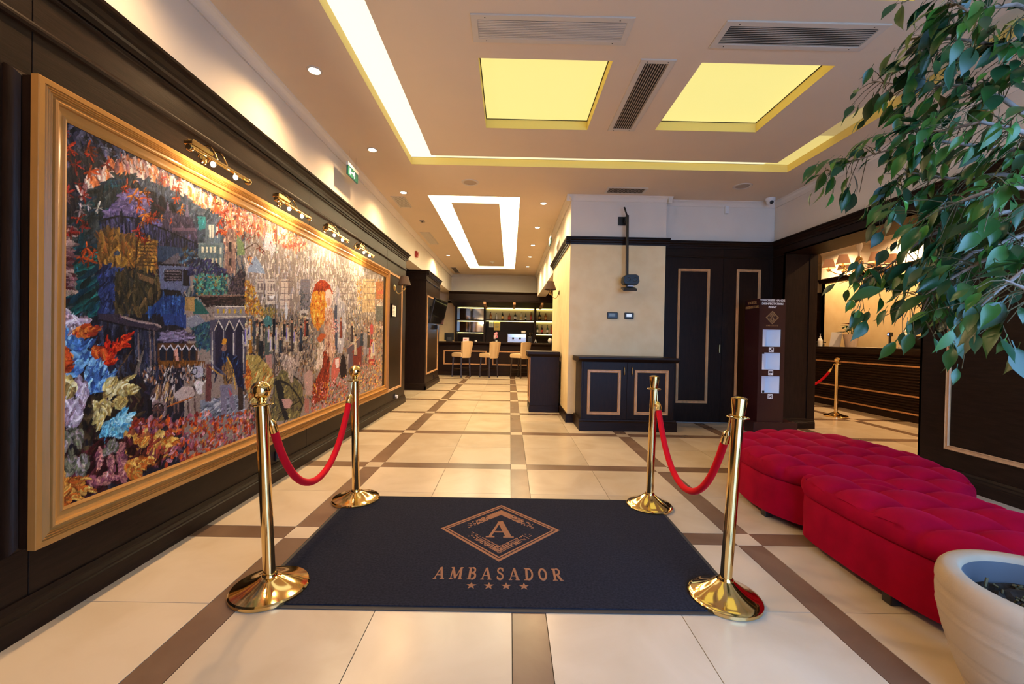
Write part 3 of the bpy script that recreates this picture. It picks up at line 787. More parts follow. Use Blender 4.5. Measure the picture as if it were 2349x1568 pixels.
('P',[(1279,1109),(1376,1123),(1378,1027),(1281,1017)],(190,178,166)),
('P',[(1401,1126),(1546,1147),(1551,953),(1405,941)],(198,186,174)),
('P',[(1588,1153),(1737,1174),(1743,928),(1594,917)],(206,190,176)),
('P',[(1917,1199),(2079,1222),(2087,951),(1924,940)],(132,128,136)),
('P',[(1304,1084),(1323,1086),(1324,1036),(1305,1034)],(130,118,120)),
('P',[(1427,1093),(1448,1095),(1449,1043),(1428,1040)],(140,126,124)),
('P',[(1429,1011),(1450,1013),(1451,968),(1430,966)],(140,126,124)),
('P',[(1344,1089),(1364,1092),(1365,1041),(1345,1038)],(130,118,120)),
('P',[(1466,1098),(1487,1100),(1488,1047),(1467,1045)],(140,126,124)),
('P',[(1468,1015),(1489,1017),(1490,971),(1469,969)],(140,126,124)),
('P',[(1386,1095),(1406,1097),(1408,1046),(1387,1043)],(130,118,120)),
('P',[(1506,1103),(1528,1106),(1529,1052),(1507,1049)],(140,126,124)),
('P',[(1508,1019),(1530,1021),(1531,975),(1509,973)],(140,126,124)),
('L',[(1602,1155),(1608,918)],8,(150,124,116)),
('L',[(1661,1163),(1667,922)],8,(150,124,116)),
('L',[(1721,1172),(1728,926)],8,(150,124,116)),
('P',[(1361,1335),(1401,1475),(1467,1473),(1527,1357)],(190,184,190)),
('L',[(1375,1475),(1383,1308)],7,(96,100,116)),
('P',[(1196,1170),(1280,1275),(1375,1200),(1397,1166),(1205,1148)],(150,164,184)),
('L',[(1393,1090),(1402,926)],9,(80,70,76)),
('L',[(1147,1289),(1279,1366),(1404,1319)],8,(96,72,66)),
('L',[(1615,1213),(1652,1246),(1703,1227),(1731,1189),(1738,910)],9,(150,126,118)),
('S',[(1902,1102),(2082,1105),(2106,953),(1925,914)],[(92,98,104),(120,120,122),(70,80,90)],60,30,12,90,20),
('P',[(1916,931),(2059,940),(2061,859),(1918,853)],(196,188,180)),
('P',[(1942,906),(2023,911),(2024,858),(1944,854)],(110,96,90)),
('S',[(1173,833),(2205,922),(2213,659),(1177,599)],[(160,138,116),(98,88,86),(206,188,160),(66,74,86),(130,104,88),(180,150,110),(110,120,110)],700,34,11,90,16),
('S',[(1488,711),(2018,768),(2181,399),(1549,447)],[(140,122,104),(92,84,82),(180,160,136),(72,70,76),(112,92,78),(196,176,148)],420,40,12,80,28),
('P',[(1335,441),(1318,682),(1334,805),(1370,814),(1394,770),(1387,607),(1378,438)],(40,48,60)),
('S',[(1335,441),(1318,682),(1334,805),(1370,814),(1394,770),(1387,607),(1378,438)],[(34,42,56),(60,70,84),(84,90,92)],30,50,9,90,6),
('P',[(1382,829),(1432,861),(1485,849),(1500,796),(1467,757),(1409,778)],(84,130,130)),
('P',[(1409,741),(1467,757),(1490,650),(1501,451),(1429,441),(1401,562)],(96,104,98)),
('P',[(1413,562),(1492,566),(1505,443),(1435,441)],(180,140,130)),
('P',[(1217,821),(1249,823),(1254,583),(1222,584)],(176,128,52)),
('P',[(1263,809),(1286,810),(1289,653),(1266,653)],(70,84,96)),
('P',[(1684,842),(1666,946),(1688,985),(1715,926),(1707,835)],(206,210,214)),
('P',[(1442,1004),(1535,1022),(1482,978)],(226,226,226)),
('P',[(1178,572),(1327,565),(1494,451),(1538,339),(1422,194),(1299,178),(1217,297),(1181,406)],(176,154,94)),
('S',[(1178,572),(1327,565),(1494,451),(1538,339),(1422,194),(1299,178),(1217,297),(1181,406)],[(186,164,100),(156,138,84),(202,182,124),(136,122,84),(196,120,62)],150,60,14,50,20),
('S',[(1174,524),(1235,506),(1271,425),(1216,333),(1176,406)],[(190,110,56),(206,140,66),(160,90,50)],60,50,12,70,25),
('P',[(1501,182),(1537,370),(1635,440),(1789,387),(1960,275),(2001,101),(1933,-2),(1616,27),(1477,71)],(120,112,80)),
('S',[(1501,182),(1537,370),(1635,440),(1789,387),(1960,275),(2001,101),(1933,-2),(1616,27),(1477,71)],[(142,130,86),(96,90,74),(160,150,100),(80,76,70)],140,50,14,60,30),
('P',[(1537,355),(1608,363),(1668,276),(1703,108),(1767,13),(1690,20),(1612,163)],(44,48,54)),
('L',[(1608,355),(1760,298),(1893,196),(1983,95),(1932,42)],22,(52,50,50)),
('L',[(1789,378),(1924,322),(1996,253)],16,(66,60,56)),
('L',[(1586,89),(1946,145)],14,(62,54,50)),
('L',[(1808,267),(1830,60)],10,(70,60,54)),
('P',[(1641,199),(1762,189),(1812,148),(1765,105),(1687,119)],(186,150,140)),
('P',[(1602,585),(1722,549),(1851,509),(1899,593),(1920,453),(1804,427),(1823,324),(1775,313),(1725,417),(1634,472)],(176,158,144)),
('S',[(1602,585),(1722,549),(1851,509),(1899,593),(1920,453),(1804,427),(1823,324),(1775,313),(1725,417),(1634,472)],[(206,190,176),(140,122,112),(110,98,96),(190,166,146)],60,45,11,60,30),
('P',[(1993,360),(2084,406),(2152,373),(2149,160),(2035,176)],(180,150,140)),
('P',[(2017,161),(2092,132),(2096,3),(2021,26)],(170,120,110)),
('P',[(2130,1110),(2167,1189),(2277,1246),(2384,1256),(2499,1222),(2569,1138),(2457,1116),(2411,1141),(2323,1151),(2200,1099)],(170,74,40)),
('P',[(2130,1110),(2219,1130),(2323,1151),(2411,1131),(2437,1015),(2376,854),(2251,754),(2128,844),(2087,951)],(216,146,58)),
('S',[(2130,1110),(2219,1130),(2323,1151),(2411,1131),(2437,1015),(2376,854),(2251,754),(2128,844),(2087,951)],[(228,170,74),(206,116,48),(236,196,110),(186,86,42),(222,150,60)],150,50,12,80,35),
('S',[(2167,1189),(2277,1246),(2384,1256),(2499,1222),(2569,1138),(2410,1151),(2199,1118)],[(160,62,34),(196,96,44),(140,50,32)],50,40,12,60,40),
('L',[(2139,1121),(2173,1191),(2281,1249),(2389,1258),(2511,1223),(2579,1134)],9,(226,208,196)),
('P',[(2390,1090),(2410,1161),(2501,1181),(2550,1126),(2553,1045),(2496,990),(2438,1005)],(226,200,186)),
('P',[(2435,1084),(2504,1096),(2511,1031),(2472,1003),(2437,1025)],(206,156,134)),
('P',[(2394,973),(2555,994),(2607,884),(2668,572),(2551,411),(2411,460),(2378,776)],(204,166,140)),
('S',[(2394,973),(2555,994),(2607,884),(2668,572),(2551,411),(2411,460),(2378,776)],[(226,200,186),(196,140,110),(170,104,80),(216,180,160),(140,90,80)],110,50,11,90,15),
('P',[(2633,1187),(2682,1245),(2735,1198),(2751,1125),(2889,1051),(2927,809),(2827,524),(2708,528),(2685,803),(2652,1032)],(178,174,178)),
('S',[(2633,1187),(2682,1245),(2735,1198),(2751,1125),(2889,1051),(2927,809),(2827,524),(2708,528),(2685,803),(2652,1032)],[(204,200,200),(150,150,160),(124,124,138),(216,210,204)],90,55,11,92,10),
('P',[(2614,1029),(2677,1034),(2699,571),(2643,572)],(84,92,110)),
('S',[(2535,881),(2733,890),(2739,740),(2540,738)],[(216,150,150),(230,190,180),(190,110,110)],50,22,13,60,50),
('P',[(2233,688),(2315,736),(2402,732),(2414,707),(2339,658),(2275,640)],(190,104,62)),
('P',[(2255,640),(2360,658),(2398,520),(2347,386),(2221,395)],(214,190,172)),
('S',[(2173,660),(2360,658),(2398,520),(2349,327),(2183,342)],[(206,186,160),(170,150,110),(226,206,184),(140,120,90)],70,45,11,90,16),
('P',[(2385,579),(2526,454),(2509,272),(2446,79),(2152,76),(2185,258),(2347,405)],(142,62,44)),
('S',[(2385,579),(2526,454),(2509,272),(2446,79),(2152,76),(2185,258),(2347,405)],[(160,70,46),(112,48,40),(186,96,62),(90,44,42)],110,60,12,75,16),
('P',[(2552,370),(2621,479),(2748,484),(2780,353),(2679,255),(2556,267)],(196,110,96)),
('P',[(2647,468),(2736,474),(2752,376),(2663,372)],(232,206,196)),
('P',[(2753,355),(2827,524),(2912,476),(2977,270),(2811,231)],(52,40,46)),
('S',[(2146,262),(2948,273),(3046,-11),(2136,-41)],[(214,136,136),(190,80,60),(226,176,170),(140,64,50),(196,110,70),(110,60,50),(206,150,60)],420,24,14,60,60),
('P',[(2965,575),(3366,711),(3422,625),(3434,352),(3003,336)],(106,96,104)),
('P',[(3115,536),(3406,600),(3416,366),(3153,359)],(132,68,58)),
('L',[(2970,574),(3384,708)],12,(206,150,126)),
('L',[(2980,540),(3003,336)],10,(196,186,184)),
('S',[(2919,1009),(3401,1091),(3420,674),(2963,631)],[(176,162,140),(120,112,112),(206,190,160),(92,98,108),(150,124,96)],160,36,10,90,10),
('S',[(3222,1384),(3370,1405),(3384,1102),(3286,1010),(3215,1147)],[(206,150,60),(190,126,50),(220,176,90)],70,28,12,80,40),
('P',[(3405,1410),(3856,1474),(3878,1035),(3422,1007)],(196,172,138)),
('S',[(3405,1410),(3856,1474),(3878,1035),(3422,1007)],[(206,184,150),(176,150,118),(216,198,168),(150,124,96)],90,40,10,90,10),
('P',[(3899,1453),(4253,1502),(4267,1246),(3911,1212)],(170,120,86)),
('S',[(3897,1480),(4251,1530),(4271,1160),(3915,1132)],[(190,150,80),(160,104,80),(140,120,80)],50,36,12,80,30),
('P',[(3947,1338),(4260,1374),(4263,1317),(3949,1284)],(186,110,90)),
('P',[(3915,1118),(4272,1145),(4284,916),(3926,902)],(110,112,110)),
('F',(3238,995),34,(214,200,170)),
('F',(3568,965),34,(214,200,170)),
('F',(3780,950),34,(214,200,170)),
('S',[(3444,921),(4260,929),(4293,295),(3469,350)],[(150,120,92),(110,94,86),(186,150,110),(90,86,90),(170,104,84)],260,42,10,90,12),
('P',[(3468,773),(3673,725),(3646,493),(3483,449)],(150,146,150)),
('P',[(3687,842),(3763,883),(3838,846),(3830,752),(3731,725)],(186,92,92)),
('P',[(3676,673),(3854,672),(3913,320),(3672,336)],(160,74,72)),
('S',[(3676,673),(3854,672),(3913,320),(3672,336)],[(186,90,84),(136,62,62),(206,130,116)],30,60,10,92,6),
('S',[(3247,389),(4289,382),(4309,4),(3263,16)],[(206,120,70),(214,160,130),(190,90,70),(226,190,140),(150,90,70),(206,170,70),(196,150,140),(120,90,80)],420,26,13,60,60),
('P',[(167,764),(468,744),(487,490),(169,509)],(58,62,82)),
('S',[(167,764),(468,744),(487,490),(169,509)],[(66,72,96),(46,48,62),(84,88,104),(60,50,52)],160,70,14,92,12),
('P',[(161,802),(280,798),(352,777),(453,766),(495,747),(468,724),(395,737),(299,748),(219,763),(167,772)],(78,70,84)),
('L',[(273,792),(352,773),(453,762),(491,748)],12,(156,138,134)),
('L',[(169,772),(299,747),(468,724)],8,(44,40,48)),
('P',[(191,613),(190,720),(207,746),(225,721),(226,612)],(40,42,58)),
('P',[(244,611),(243,721),(261,747),(281,721),(282,610)],(40,42,58)),
('P',[(301,609),(300,722),(319,749),(339,722),(341,607)],(40,42,58)),
('L',[(360,735),(369,513)],10,(126,112,108)),
('L',[(423,736),(434,508)],10,(126,112,108)),
('L',[(449,737),(460,505)],10,(126,112,108)),
('L',[(389,624),(342,504)],16,(120,112,104)),
('L',[(327,632),(245,524)],8,(110,90,70)),
('P',[(484,721),(651,734),(737,676),(508,668)],(136,128,152)),
('S',[(484,721),(651,734),(737,676),(508,668)],[(150,142,168),(116,108,130),(90,80,96)],50,50,10,10,12),
('P',[(473,663),(746,659),(748,517),(475,536)],(104,76,56)),
('P',[(486,575),(485,630),(504,654),(523,629),(524,573)],(46,54,70)),
('L',[(481,627),(504,655),(527,626)],7,(200,196,200)),
('P',[(533,572),(533,629),(553,653),(572,628),(573,570)],(46,54,70)),
('L',[(529,626),(553,654),(576,624)],7,(200,196,200)),
('P',[(583,569),(582,627),(603,652),(624,626),(625,567)],(46,54,70)),
('L',[(578,624),(603,653),(628,623)],7,(200,196,200)),
('P',[(635,567),(634,626),(656,651),(678,625),(679,564)],(46,54,70)),
('L',[(630,622),(656,653),(682,621)],7,(200,196,200)),
('P',[(690,564),(689,624),(712,650),(734,623),(735,561)],(46,54,70)),
('L',[(684,621),(712,652),(739,619)],7,(200,196,200)),
('P',[(574,624),(599,634),(613,561),(592,555)],(206,156,140)),
('P',[(478,572),(807,553),(808,526),(478,548)],(126,90,48)),
('S',[(478,574),(807,556),(808,523),(478,546)],[(146,104,54),(96,68,42)],40,30,6,90,3),
('P',[(668,770),(845,791),(859,615),(736,634),(725,706)],(66,96,110)),
('S',[(668,770),(845,791),(859,615),(736,634),(725,706)],[(70,110,120),(50,80,110),(86,120,110),(56,66,86)],90,30,12,60,40),
('P',[(632,796),(743,830),(803,789),(706,749),(641,755)],(138,140,150)),
('P',[(498,816),(658,825),(660,741),(598,760),(515,758)],(58,82,130)),
('P',[(840,798),(1180,830),(1188,441),(856,470)],(96,92,108)),
('P',[(891,475),(886,754),(917,793),(956,755),(961,469)],(56,54,78)),
('L',[(880,738),(917,800),(963,740)],9,(208,198,184)),
('P',[(987,467),(982,756),(1014,797),(1057,758),(1062,460)],(56,54,78)),
('L',[(975,740),(1014,804),(1064,741)],9,(208,198,184)),
('P',[(1082,459),(1077,758),(1112,801),(1157,760),(1163,452)],(56,54,78)),
('L',[(1069,741),(1112,808),(1166,743)],9,(208,198,184)),
('L',[(859,730),(869,477)],12,(190,184,176)),
('L',[(959,732),(970,468)],12,(190,184,176)),
('L',[(1052,733),(1065,460)],12,(190,184,176)),
('L',[(1152,734),(1166,452)],12,(190,184,176)),
('S',[(390,543),(828,533),(830,427),(391,462)],[(60,60,76),(150,140,140),(100,86,84),(190,180,170),(44,44,58),(150,110,80)],220,26,10,88,18),
('P',[(700,491),(719,526),(767,528),(793,506),(788,462),(739,459)],(170,168,178)),
('R',(724,498),19,8,(52,50,60)),
('P',[(770,323),(1177,304),(1180,139),(782,210)],(132,138,150)),
('S',[(770,323),(1177,304),(1180,139),(782,210)],[(150,156,168),(108,114,126),(172,176,182),(90,92,104)],110,50,12,10,14),
('P',[(421,370),(442,430),(519,447),(577,427),(594,398),(692,413),(739,422),(731,351),(639,336),(536,338),(429,286)],(96,82,82)),
('S',[(428,375),(457,435),(527,443),(585,412),(578,345),(473,349)],[(180,150,110),(140,110,90),(200,190,186),(70,62,66)],60,60,10,75,10),
('P',[(577,386),(637,420),(711,411),(731,365),(684,329),(595,343)],(180,166,160)),
('P',[(720,425),(739,448),(779,433),(819,436),(789,409),(780,358),(750,363)],(206,200,196)),
('L',[(578,359),(585,283)],14,(110,92,88)),
('L',[(603,355),(611,278)],14,(110,92,88)),
('L',[(675,344),(683,265)],14,(110,92,88)),
('L',[(726,337),(735,255)],14,(110,92,88)),
('L',[(537,325),(721,352)],10,(170,110,60)),
('R',(478,315),46,26,(140,122,120)),
('R',(478,315),34,10,(60,46,50)),
('L',[(436,323),(522,307)],9,(120,90,80)),
('L',[(478,351),(479,279)],9,(120,90,80)),
('L',[(447,346),(510,283)],8,(110,84,76)),
('P',[(417,383),(443,379),(444,283),(418,288)],(40,38,46)),
('P',[(818,534),(855,532),(862,409),(858,302),(811,309),(814,429)],(120,80,80)),
('P',[(925,566),(959,604),(994,611),(1080,567),(1146,496),(1177,321),(1110,347),(1057,486),(995,539),(937,511),(884,406),(893,498)],(38,48,80)),
('S',[(925,566),(994,611),(1080,567),(1146,496),(1177,321),(1057,486)],[(44,58,96),(30,36,58),(80,110,150)],50,50,10,70,20),
('L',[(994,571),(1057,486),(1084,350)],12,(196,156,76)),
('P',[(946,652),(957,688),(992,684),(987,648)],(206,150,60)),
('P',[(941,621),(964,652),(993,644),(988,608),(956,605)],(150,120,110)),
('P',[(949,510),(1007,546),(1057,469),(1046,388),(974,388)],(140,112,76)),
('S',[(949,510),(1007,546),(1057,469),(1046,388),(974,388)],[(170,140,90),(110,90,70),(60,60,80)],40,35,9,80,20),
('L',[(860,531),(985,451)],12,(90,96,120)),
('L',[(839,517),(962,445)],8,(190,150,80)),
('P',[(934,393),(1034,389),(1093,215),(1049,214),(999,320),(1001,191),(954,199)],(132,128,144)),
('P',[(1010,368),(1054,321),(1029,308)],(176,100,106)),
('P',[(1110,364),(1163,340),(1166,203),(1113,203)],(80,66,62)),
('S',[(0,546),(398,461),(358,256),(206,204),(3,130)],[(70,62,52),(92,80,62),(50,46,48),(110,96,70),(60,40,44)],260,70,22,100,40),
('B',[(38,548),(67,582),(92,660),(81,729)],46,[(124,166,204),(92,132,182),(150,190,216),(80,112,160)],26),
('B',[(23,564),(57,593),(140,681)],46,[(124,166,204),(92,132,182),(150,190,216),(80,112,160)],26),
('B',[(14,555),(72,561),(162,653)],46,[(124,166,204),(92,132,182),(150,190,216),(80,112,160)],26),
('B',[(92,618),(47,677),(36,728)],46,[(124,166,204),(92,132,182),(150,190,216),(80,112,160)],26),
('B',[(120,492),(146,566),(191,608)],46,[(124,166,204),(92,132,182),(150,190,216),(80,112,160)],26),
('B',[(109,472),(152,533),(185,597)],46,[(124,166,204),(92,132,182),(150,190,216),(80,112,160)],26),
('B',[(147,467),(175,508),(197,557)],46,[(124,166,204),(92,132,182),(150,190,216),(80,112,160)],26),
('B',[(164,465),(204,483),(239,531)],46,[(124,166,204),(92,132,182),(150,190,216),(80,112,160)],26),
('B',[(5,485),(49,417),(44,345)],44,[(192,182,198),(172,158,176),(206,198,206),(150,130,140)],26),
('B',[(88,512),(94,452),(64,383)],44,[(192,182,198),(172,158,176),(206,198,206),(150,130,140)],26),
('B',[(54,333),(89,368),(101,473)],44,[(192,182,198),(172,158,176),(206,198,206),(150,130,140)],26),
('B',[(10,459),(29,400),(25,354)],44,[(192,182,198),(172,158,176),(206,198,206),(150,130,140)],26),
('B',[(112,767),(71,745),(51,718)],44,[(192,182,198),(172,158,176),(206,198,206),(150,130,140)],26),
('B',[(21,789),(56,760),(76,729)],44,[(192,182,198),(172,158,176),(206,198,206),(150,130,140)],26),
('B',[(3,778),(26,753),(51,759)],44,[(192,182,198),(172,158,176),(206,198,206),(150,130,140)],26),
('B',[(216,430),(240,461),(335,504)],44,[(196,182,128),(176,156,100),(214,204,160),(150,130,90)],26),
('B',[(204,437),(227,480),(239,496)],44,[(196,182,128),(176,156,100),(214,204,160),(150,130,90)],26),
('B',[(265,429),(316,440),(356,441)],44,[(196,182,128),(176,156,100),(214,204,160),(150,130,90)],26),
('B',[(176,374),(205,392),(217,356)],44,[(196,182,128),(176,156,100),(214,204,160),(150,130,90)],26),
('B',[(159,399),(182,351),(165,298)],44,[(196,182,128),(176,156,100),(214,204,160),(150,130,90)],26),
('B',[(253,396),(278,380),(290,396)],44,[(196,182,128),(176,156,100),(214,204,160),(150,130,90)],26),
('B',[(38,522),(48,479),(43,459)],44,[(196,182,128),(176,156,100),(214,204,160),(150,130,90)],26),
('B',[(248,286),(291,313),(337,322)],40,[(112,170,194),(140,190,206),(84,140,170),(166,206,210)],26),
('B',[(248,286),(266,323),(297,347)],40,[(112,170,194),(140,190,206),(84,140,170),(166,206,210)],26),
('B',[(254,279),(318,271),(365,267)],40,[(112,170,194),(140,190,206),(84,140,170),(166,206,210)],26),
('B',[(242,276),(224,251),(212,231)],40,[(112,170,194),(140,190,206),(84,140,170),(166,206,210)],26),
('B',[(248,269),(267,229),(277,197)],40,[(112,170,194),(140,190,206),(84,140,170),(166,206,210)],26),
('B',[(229,302),(206,289),(183,249)],40,[(112,170,194),(140,190,206),(84,140,170),(166,206,210)],26),
('B',[(203,585),(208,641),(202,698)],26,[(196,62,40),(160,46,36),(214,90,50)],26),
('B',[(220,584),(238,629),(250,680)],26,[(196,62,40),(160,46,36),(214,90,50)],26),
('B',[(262,651),(287,686),(333,716)],26,[(196,62,40),(160,46,36),(214,90,50)],26),
('B',[(244,634),(281,657),(313,656)],26,[(196,62,40),(160,46,36),(214,90,50)],26),
('B',[(203,579),(226,583),(245,588)],26,[(196,62,40),(160,46,36),(214,90,50)],26),
('B',[(-1,627),(23,636),(47,599)],44,[(190,96,54),(206,130,70),(150,70,50)],26),
('B',[(76,713),(118,724),(161,736)],44,[(190,96,54),(206,130,70),(150,70,50)],26),
('B',[(157,637),(173,631),(185,608)],44,[(190,96,54),(206,130,70),(150,70,50)],26),
('B',[(-1,586),(23,580),(47,583)],44,[(190,96,54),(206,130,70),(150,70,50)],26),
('S',[(344,290),(444,283),(640,245),(822,254),(887,197),(1166,185),(1293,144),(1297,-18),(736,-8),(478,3),(305,208)],[(176,80,44),(156,98,112),(192,126,66),(128,54,52),(196,146,150),(150,84,60),(206,104,52),(140,90,110)],620,34,18,60,60),
('S',[(298,252),(514,190),(556,79),(447,32),(306,118)],[(190,150,80),(206,176,110),(150,100,70),(170,90,70),(130,60,50)],120,55,20,50,50),
('S',[(166,242),(332,202),(516,37),(269,5),(8,16),(7,154)],[(64,28,36),(84,36,46),(50,24,30),(110,60,70),(90,50,40)],220,60,22,60,50),
('B',[(261,149),(281,114),(307,88)],34,[(168,116,116),(186,140,130),(140,92,104)],26),
('B',[(225,142),(231,105),(234,75)],34,[(168,116,116),(186,140,130),(140,92,104)],26),
('B',[(172,191),(178,144),(175,117)],34,[(168,116,116),(186,140,130),(140,92,104)],26),
('B',[(268,88),(288,40),(298,13)],34,[(168,116,116),(186,140,130),(140,92,104)],26),
('B',[(134,70),(168,52),(196,37)],34,[(168,116,116),(186,140,130),(140,92,104)],26),
('B',[(196,65),(226,49),(256,39)],34,[(168,116,116),(186,140,130),(140,92,104)],26),
('B',[(267,164),(274,175),(286,183)],34,[(168,116,116),(186,140,130),(140,92,104)],26),
('B',[(42,65),(87,54),(151,19)],40,[(198,146,74),(212,170,100),(168,104,54),(190,116,52)],26),
('B',[(27,86),(61,95),(123,84)],40,[(198,146,74),(212,170,100),(168,104,54),(190,116,52)],26),
('B',[(18,23),(42,34),(92,9)],40,[(198,146,74),(212,170,100),(168,104,54),(190,116,52)],26),
('B',[(13,50),(27,55),(37,62)],40,[(198,146,74),(212,170,100),(168,104,54),(190,116,52)],26),
('B',[(13,102),(27,117),(31,126)],40,[(198,146,74),(212,170,100),(168,104,54),(190,116,52)],26),
('B',[(313,86),(327,51),(334,19)],40,[(198,146,74),(212,170,100),(168,104,54),(190,116,52)],26),
('B',[(333,92),(367,69),(403,39)],40,[(198,146,74),(212,170,100),(168,104,54),(190,116,52)],26),
('B',[(395,67),(424,64),(447,51)],40,[(198,146,74),(212,170,100),(168,104,54),(190,116,52)],26),
('B',[(359,189),(394,167),(416,181)],40,[(198,146,74),(212,170,100),(168,104,54),(190,116,52)],26),
('B',[(515,143),(564,138),(615,114)],40,[(198,146,74),(212,170,100),(168,104,54),(190,116,52)],26),
('B',[(347,51),(361,22),(375,11)],40,[(198,146,74),(212,170,100),(168,104,54),(190,116,52)],26),
('B',[(6,292),(35,275),(26,231)],44,[(130,130,110),(110,112,96),(160,150,150)],26),
('B',[(45,293),(80,285),(90,240)],44,[(130,130,110),(110,112,96),(160,150,150)],26),
('B',[(51,135),(66,172),(55,212)],44,[(130,130,110),(110,112,96),(160,150,150)],26),
('B',[(102,118),(107,160),(104,177)],44,[(130,130,110),(110,112,96),(160,150,150)],26),
('B',[(207,175),(230,186),(236,208)],44,[(130,130,110),(110,112,96),(160,150,150)],26),
('F',(35,1471),60,(190,80,52)),
('F',(111,1504),60,(206,106,54)),
('F',(65,1415),62,(172,66,60)),
('F',(19,1431),50,(190,80,52)),
('F',(122,1407),70,(206,106,54)),
('F',(194,1469),60,(172,66,60)),
('F',(122,1482),50,(190,80,52)),
('F',(16,1525),60,(172,66,60)),
('F',(76,1336),50,(172,66,60)),
('F',(32,1284),50,(172,66,60)),
('F',(97,1296),50,(172,66,60)),
('F',(43,1124),60,(172,66,60)),
('F',(19,1128),50,(172,66,60)),
('F',(109,1079),60,(206,106,54)),
('F',(136,1061),50,(206,106,54)),
('F',(91,1030),60,(206,106,54)),
('F',(120,1025),55,(206,106,54)),
('F',(77,1195),50,(190,80,52)),
('F',(93,1168),50,(172,66,60)),
('F',(326,1375),70,(222,146,74)),
('F',(353,1366),60,(206,106,54)),
('F',(380,1412),60,(222,146,74)),
('F',(401,1388),60,(206,106,54)),
('F',(292,1411),50,(206,106,54)),
('F',(280,1388),40,(190,80,52)),
('F',(353,1330),60,(206,106,54)),
('F',(388,1304),60,(222,146,74)),
('F',(417,1300),60,(206,106,54)),
('F',(374,1263),50,(222,146,74)),
('F',(439,1294),50,(206,106,54)),
('F',(453,1330),40,(190,80,52)),
('F',(361,1192),60,(190,80,52)),
('F',(390,1174),60,(190,80,52)),
('F',(347,1213),50,(172,66,60)),
('F',(587,1505),60,(206,106,54)),
('F',(580,1449),60,(206,106,54)),
('F',(615,1399),60,(222,146,74)),
('F',(595,1549),50,(190,80,52)),
('F',(876,1511),70,(206,106,54)),
('F',(921,1478),60,(190,80,52)),
('F',(911,1413),60,(206,106,54)),
('F',(946,1368),60,(206,106,54)),
('F',(484,1313),30,(222,146,74)),
('F',(548,1312),30,(206,106,54)),
('F',(489,1522),50,(190,80,52)),
('F',(266,1522),40,(190,80,52)),
('F',(880,1483),70,(206,106,54)),
('F',(957,1491),70,(190,80,52)),
('F',(927,1418),60,(190,80,52)),
('F',(1072,1504),60,(206,106,54)),
('F',(905,1354),60,(190,80,52)),
('F',(959,1357),60,(206,106,54)),
('F',(1201,1383),60,(172,66,60)),
('F',(1145,1393),60,(130,70,50)),
('F',(1258,1409),50,(140,80,54)),
('F',(1319,1338),60,(160,80,50)),
('F',(1361,1322),50,(150,74,50)),
('F',(1223,1222),60,(222,146,74)),
('F',(1203,1254),50,(222,146,74)),
('F',(1237,1487),40,(206,106,54)),
('F',(1125,1468),50,(172,66,60)),
('F',(1399,1532),40,(190,80,52)),
('F',(1512,1510),40,(190,80,52)),
('F',(1632,1514),40,(222,146,74)),
('F',(1700,1351),30,(222,146,74)),
('F',(1457,1406),40,(190,80,52)),
('F',(1296,1467),40,(206,106,54)),
('F',(156,1262),50,(226,220,210)),
('F',(113,1259),50,(206,198,200)),
('F',(82,1228),50,(180,160,160)),
('F',(188,1539),50,(150,150,168)),
('F',(247,1532),40,(130,134,160)),
('F',(32,1259),40,(150,120,120)),
('F',(3,1324),50,(190,180,176)),
('P',[(1532,578),(1538,639),(1534,677),(1552,684),(1570,677),(1568,639),(1578,576)],(196,184,166)),
('L',[(1543,590),(1544,671)],6,(147,138,224)),
('P',[(1542,682),(1540,695),(1551,702),(1563,695),(1560,682)],(196,150,124)),
('P',[(1533,697),(1541,709),(1561,709),(1570,697)],(40,38,44)),
('P',[(1287,678),(1292,761),(1288,810),(1303,820),(1319,811),(1318,761),(1327,678)],(70,62,66)),
('L',[(1297,695),(1297,802)],6,(94,83,89)),
('P',[(1295,817),(1294,835),(1303,844),(1312,836),(1310,817)],(196,150,124)),
('P',[(1288,836),(1294,853),(1311,854),(1318,838)],(206,190,150)),
('P',[(1294,680),(1299,734),(1296,767),(1311,774),(1327,768),(1325,735),(1334,680)],(176,160,140)),
('L',[(1304,691),(1304,762)],6,(237,216,189)),
('P',[(1303,772),(1302,784),(1311,789),(1321,784),(1319,772)],(196,150,124)),
('P',[(1296,784),(1303,796),(1319,796),(1327,785)],(150,110,70)),
('P',[(1907,573),(1914,651),(1909,698),(1931,708),(1954,698),(1952,651),(1965,572)],(46,48,60)),
('L',[(1921,589),(1921,691)],6,(62,64,81)),
('P',[(1919,705),(1917,722),(1930,730),(1945,722),(1942,705)],(196,150,124)),
('P',[(1908,723),(1918,739),(1942,739),(1953,724)],(150,110,70)),
('P',[(1592,571),(1598,632),(1594,669),(1612,676),(1632,669),(1630,632),(1640,569)],(60,72,86)),
('L',[(1603,583),(1604,663)],6,(81,97,116)),
('P',[(1602,674),(1601,687),(1612,694),(1624,687),(1621,674)],(196,150,124)),
('P',[(1593,689),(1602,701),(1622,701),(1631,689)],(206,190,150)),
('P',[(1323,703),(1328,764),(1325,801),(1340,809),(1356,802),(1354,765),(1363,703)],(46,48,60)),
('L',[(1332,715),(1333,795)],6,(62,64,81)),
('P',[(1332,806),(1330,819),(1340,826),(1350,820),(1347,806)],(196,150,124)),
('P',[(1324,820),(1331,833),(1348,834),(1356,822)],(206,190,150)),
('P',[(3600,566),(3614,662),(3604,719),(3652,731),(3703,720),(3698,661),(3726,563)],(96,84,70)),
('L',[(3629,584),(3630,710)],6,(129,113,94)),
('P',[(3626,727),(3621,748),(3651,758),(3682,749),(3675,727)],(196,150,124)),
('P',[(3602,750),(3624,769),(3677,770),(3701,751)],(40,38,44)),
('P',[(2745,691),(2754,796),(2746,859),(2780,873),(2815,862),(2812,797),(2833,691)],(128,70,58)),
('L',[(2765,712),(2765,849)],6,(172,94,78)),
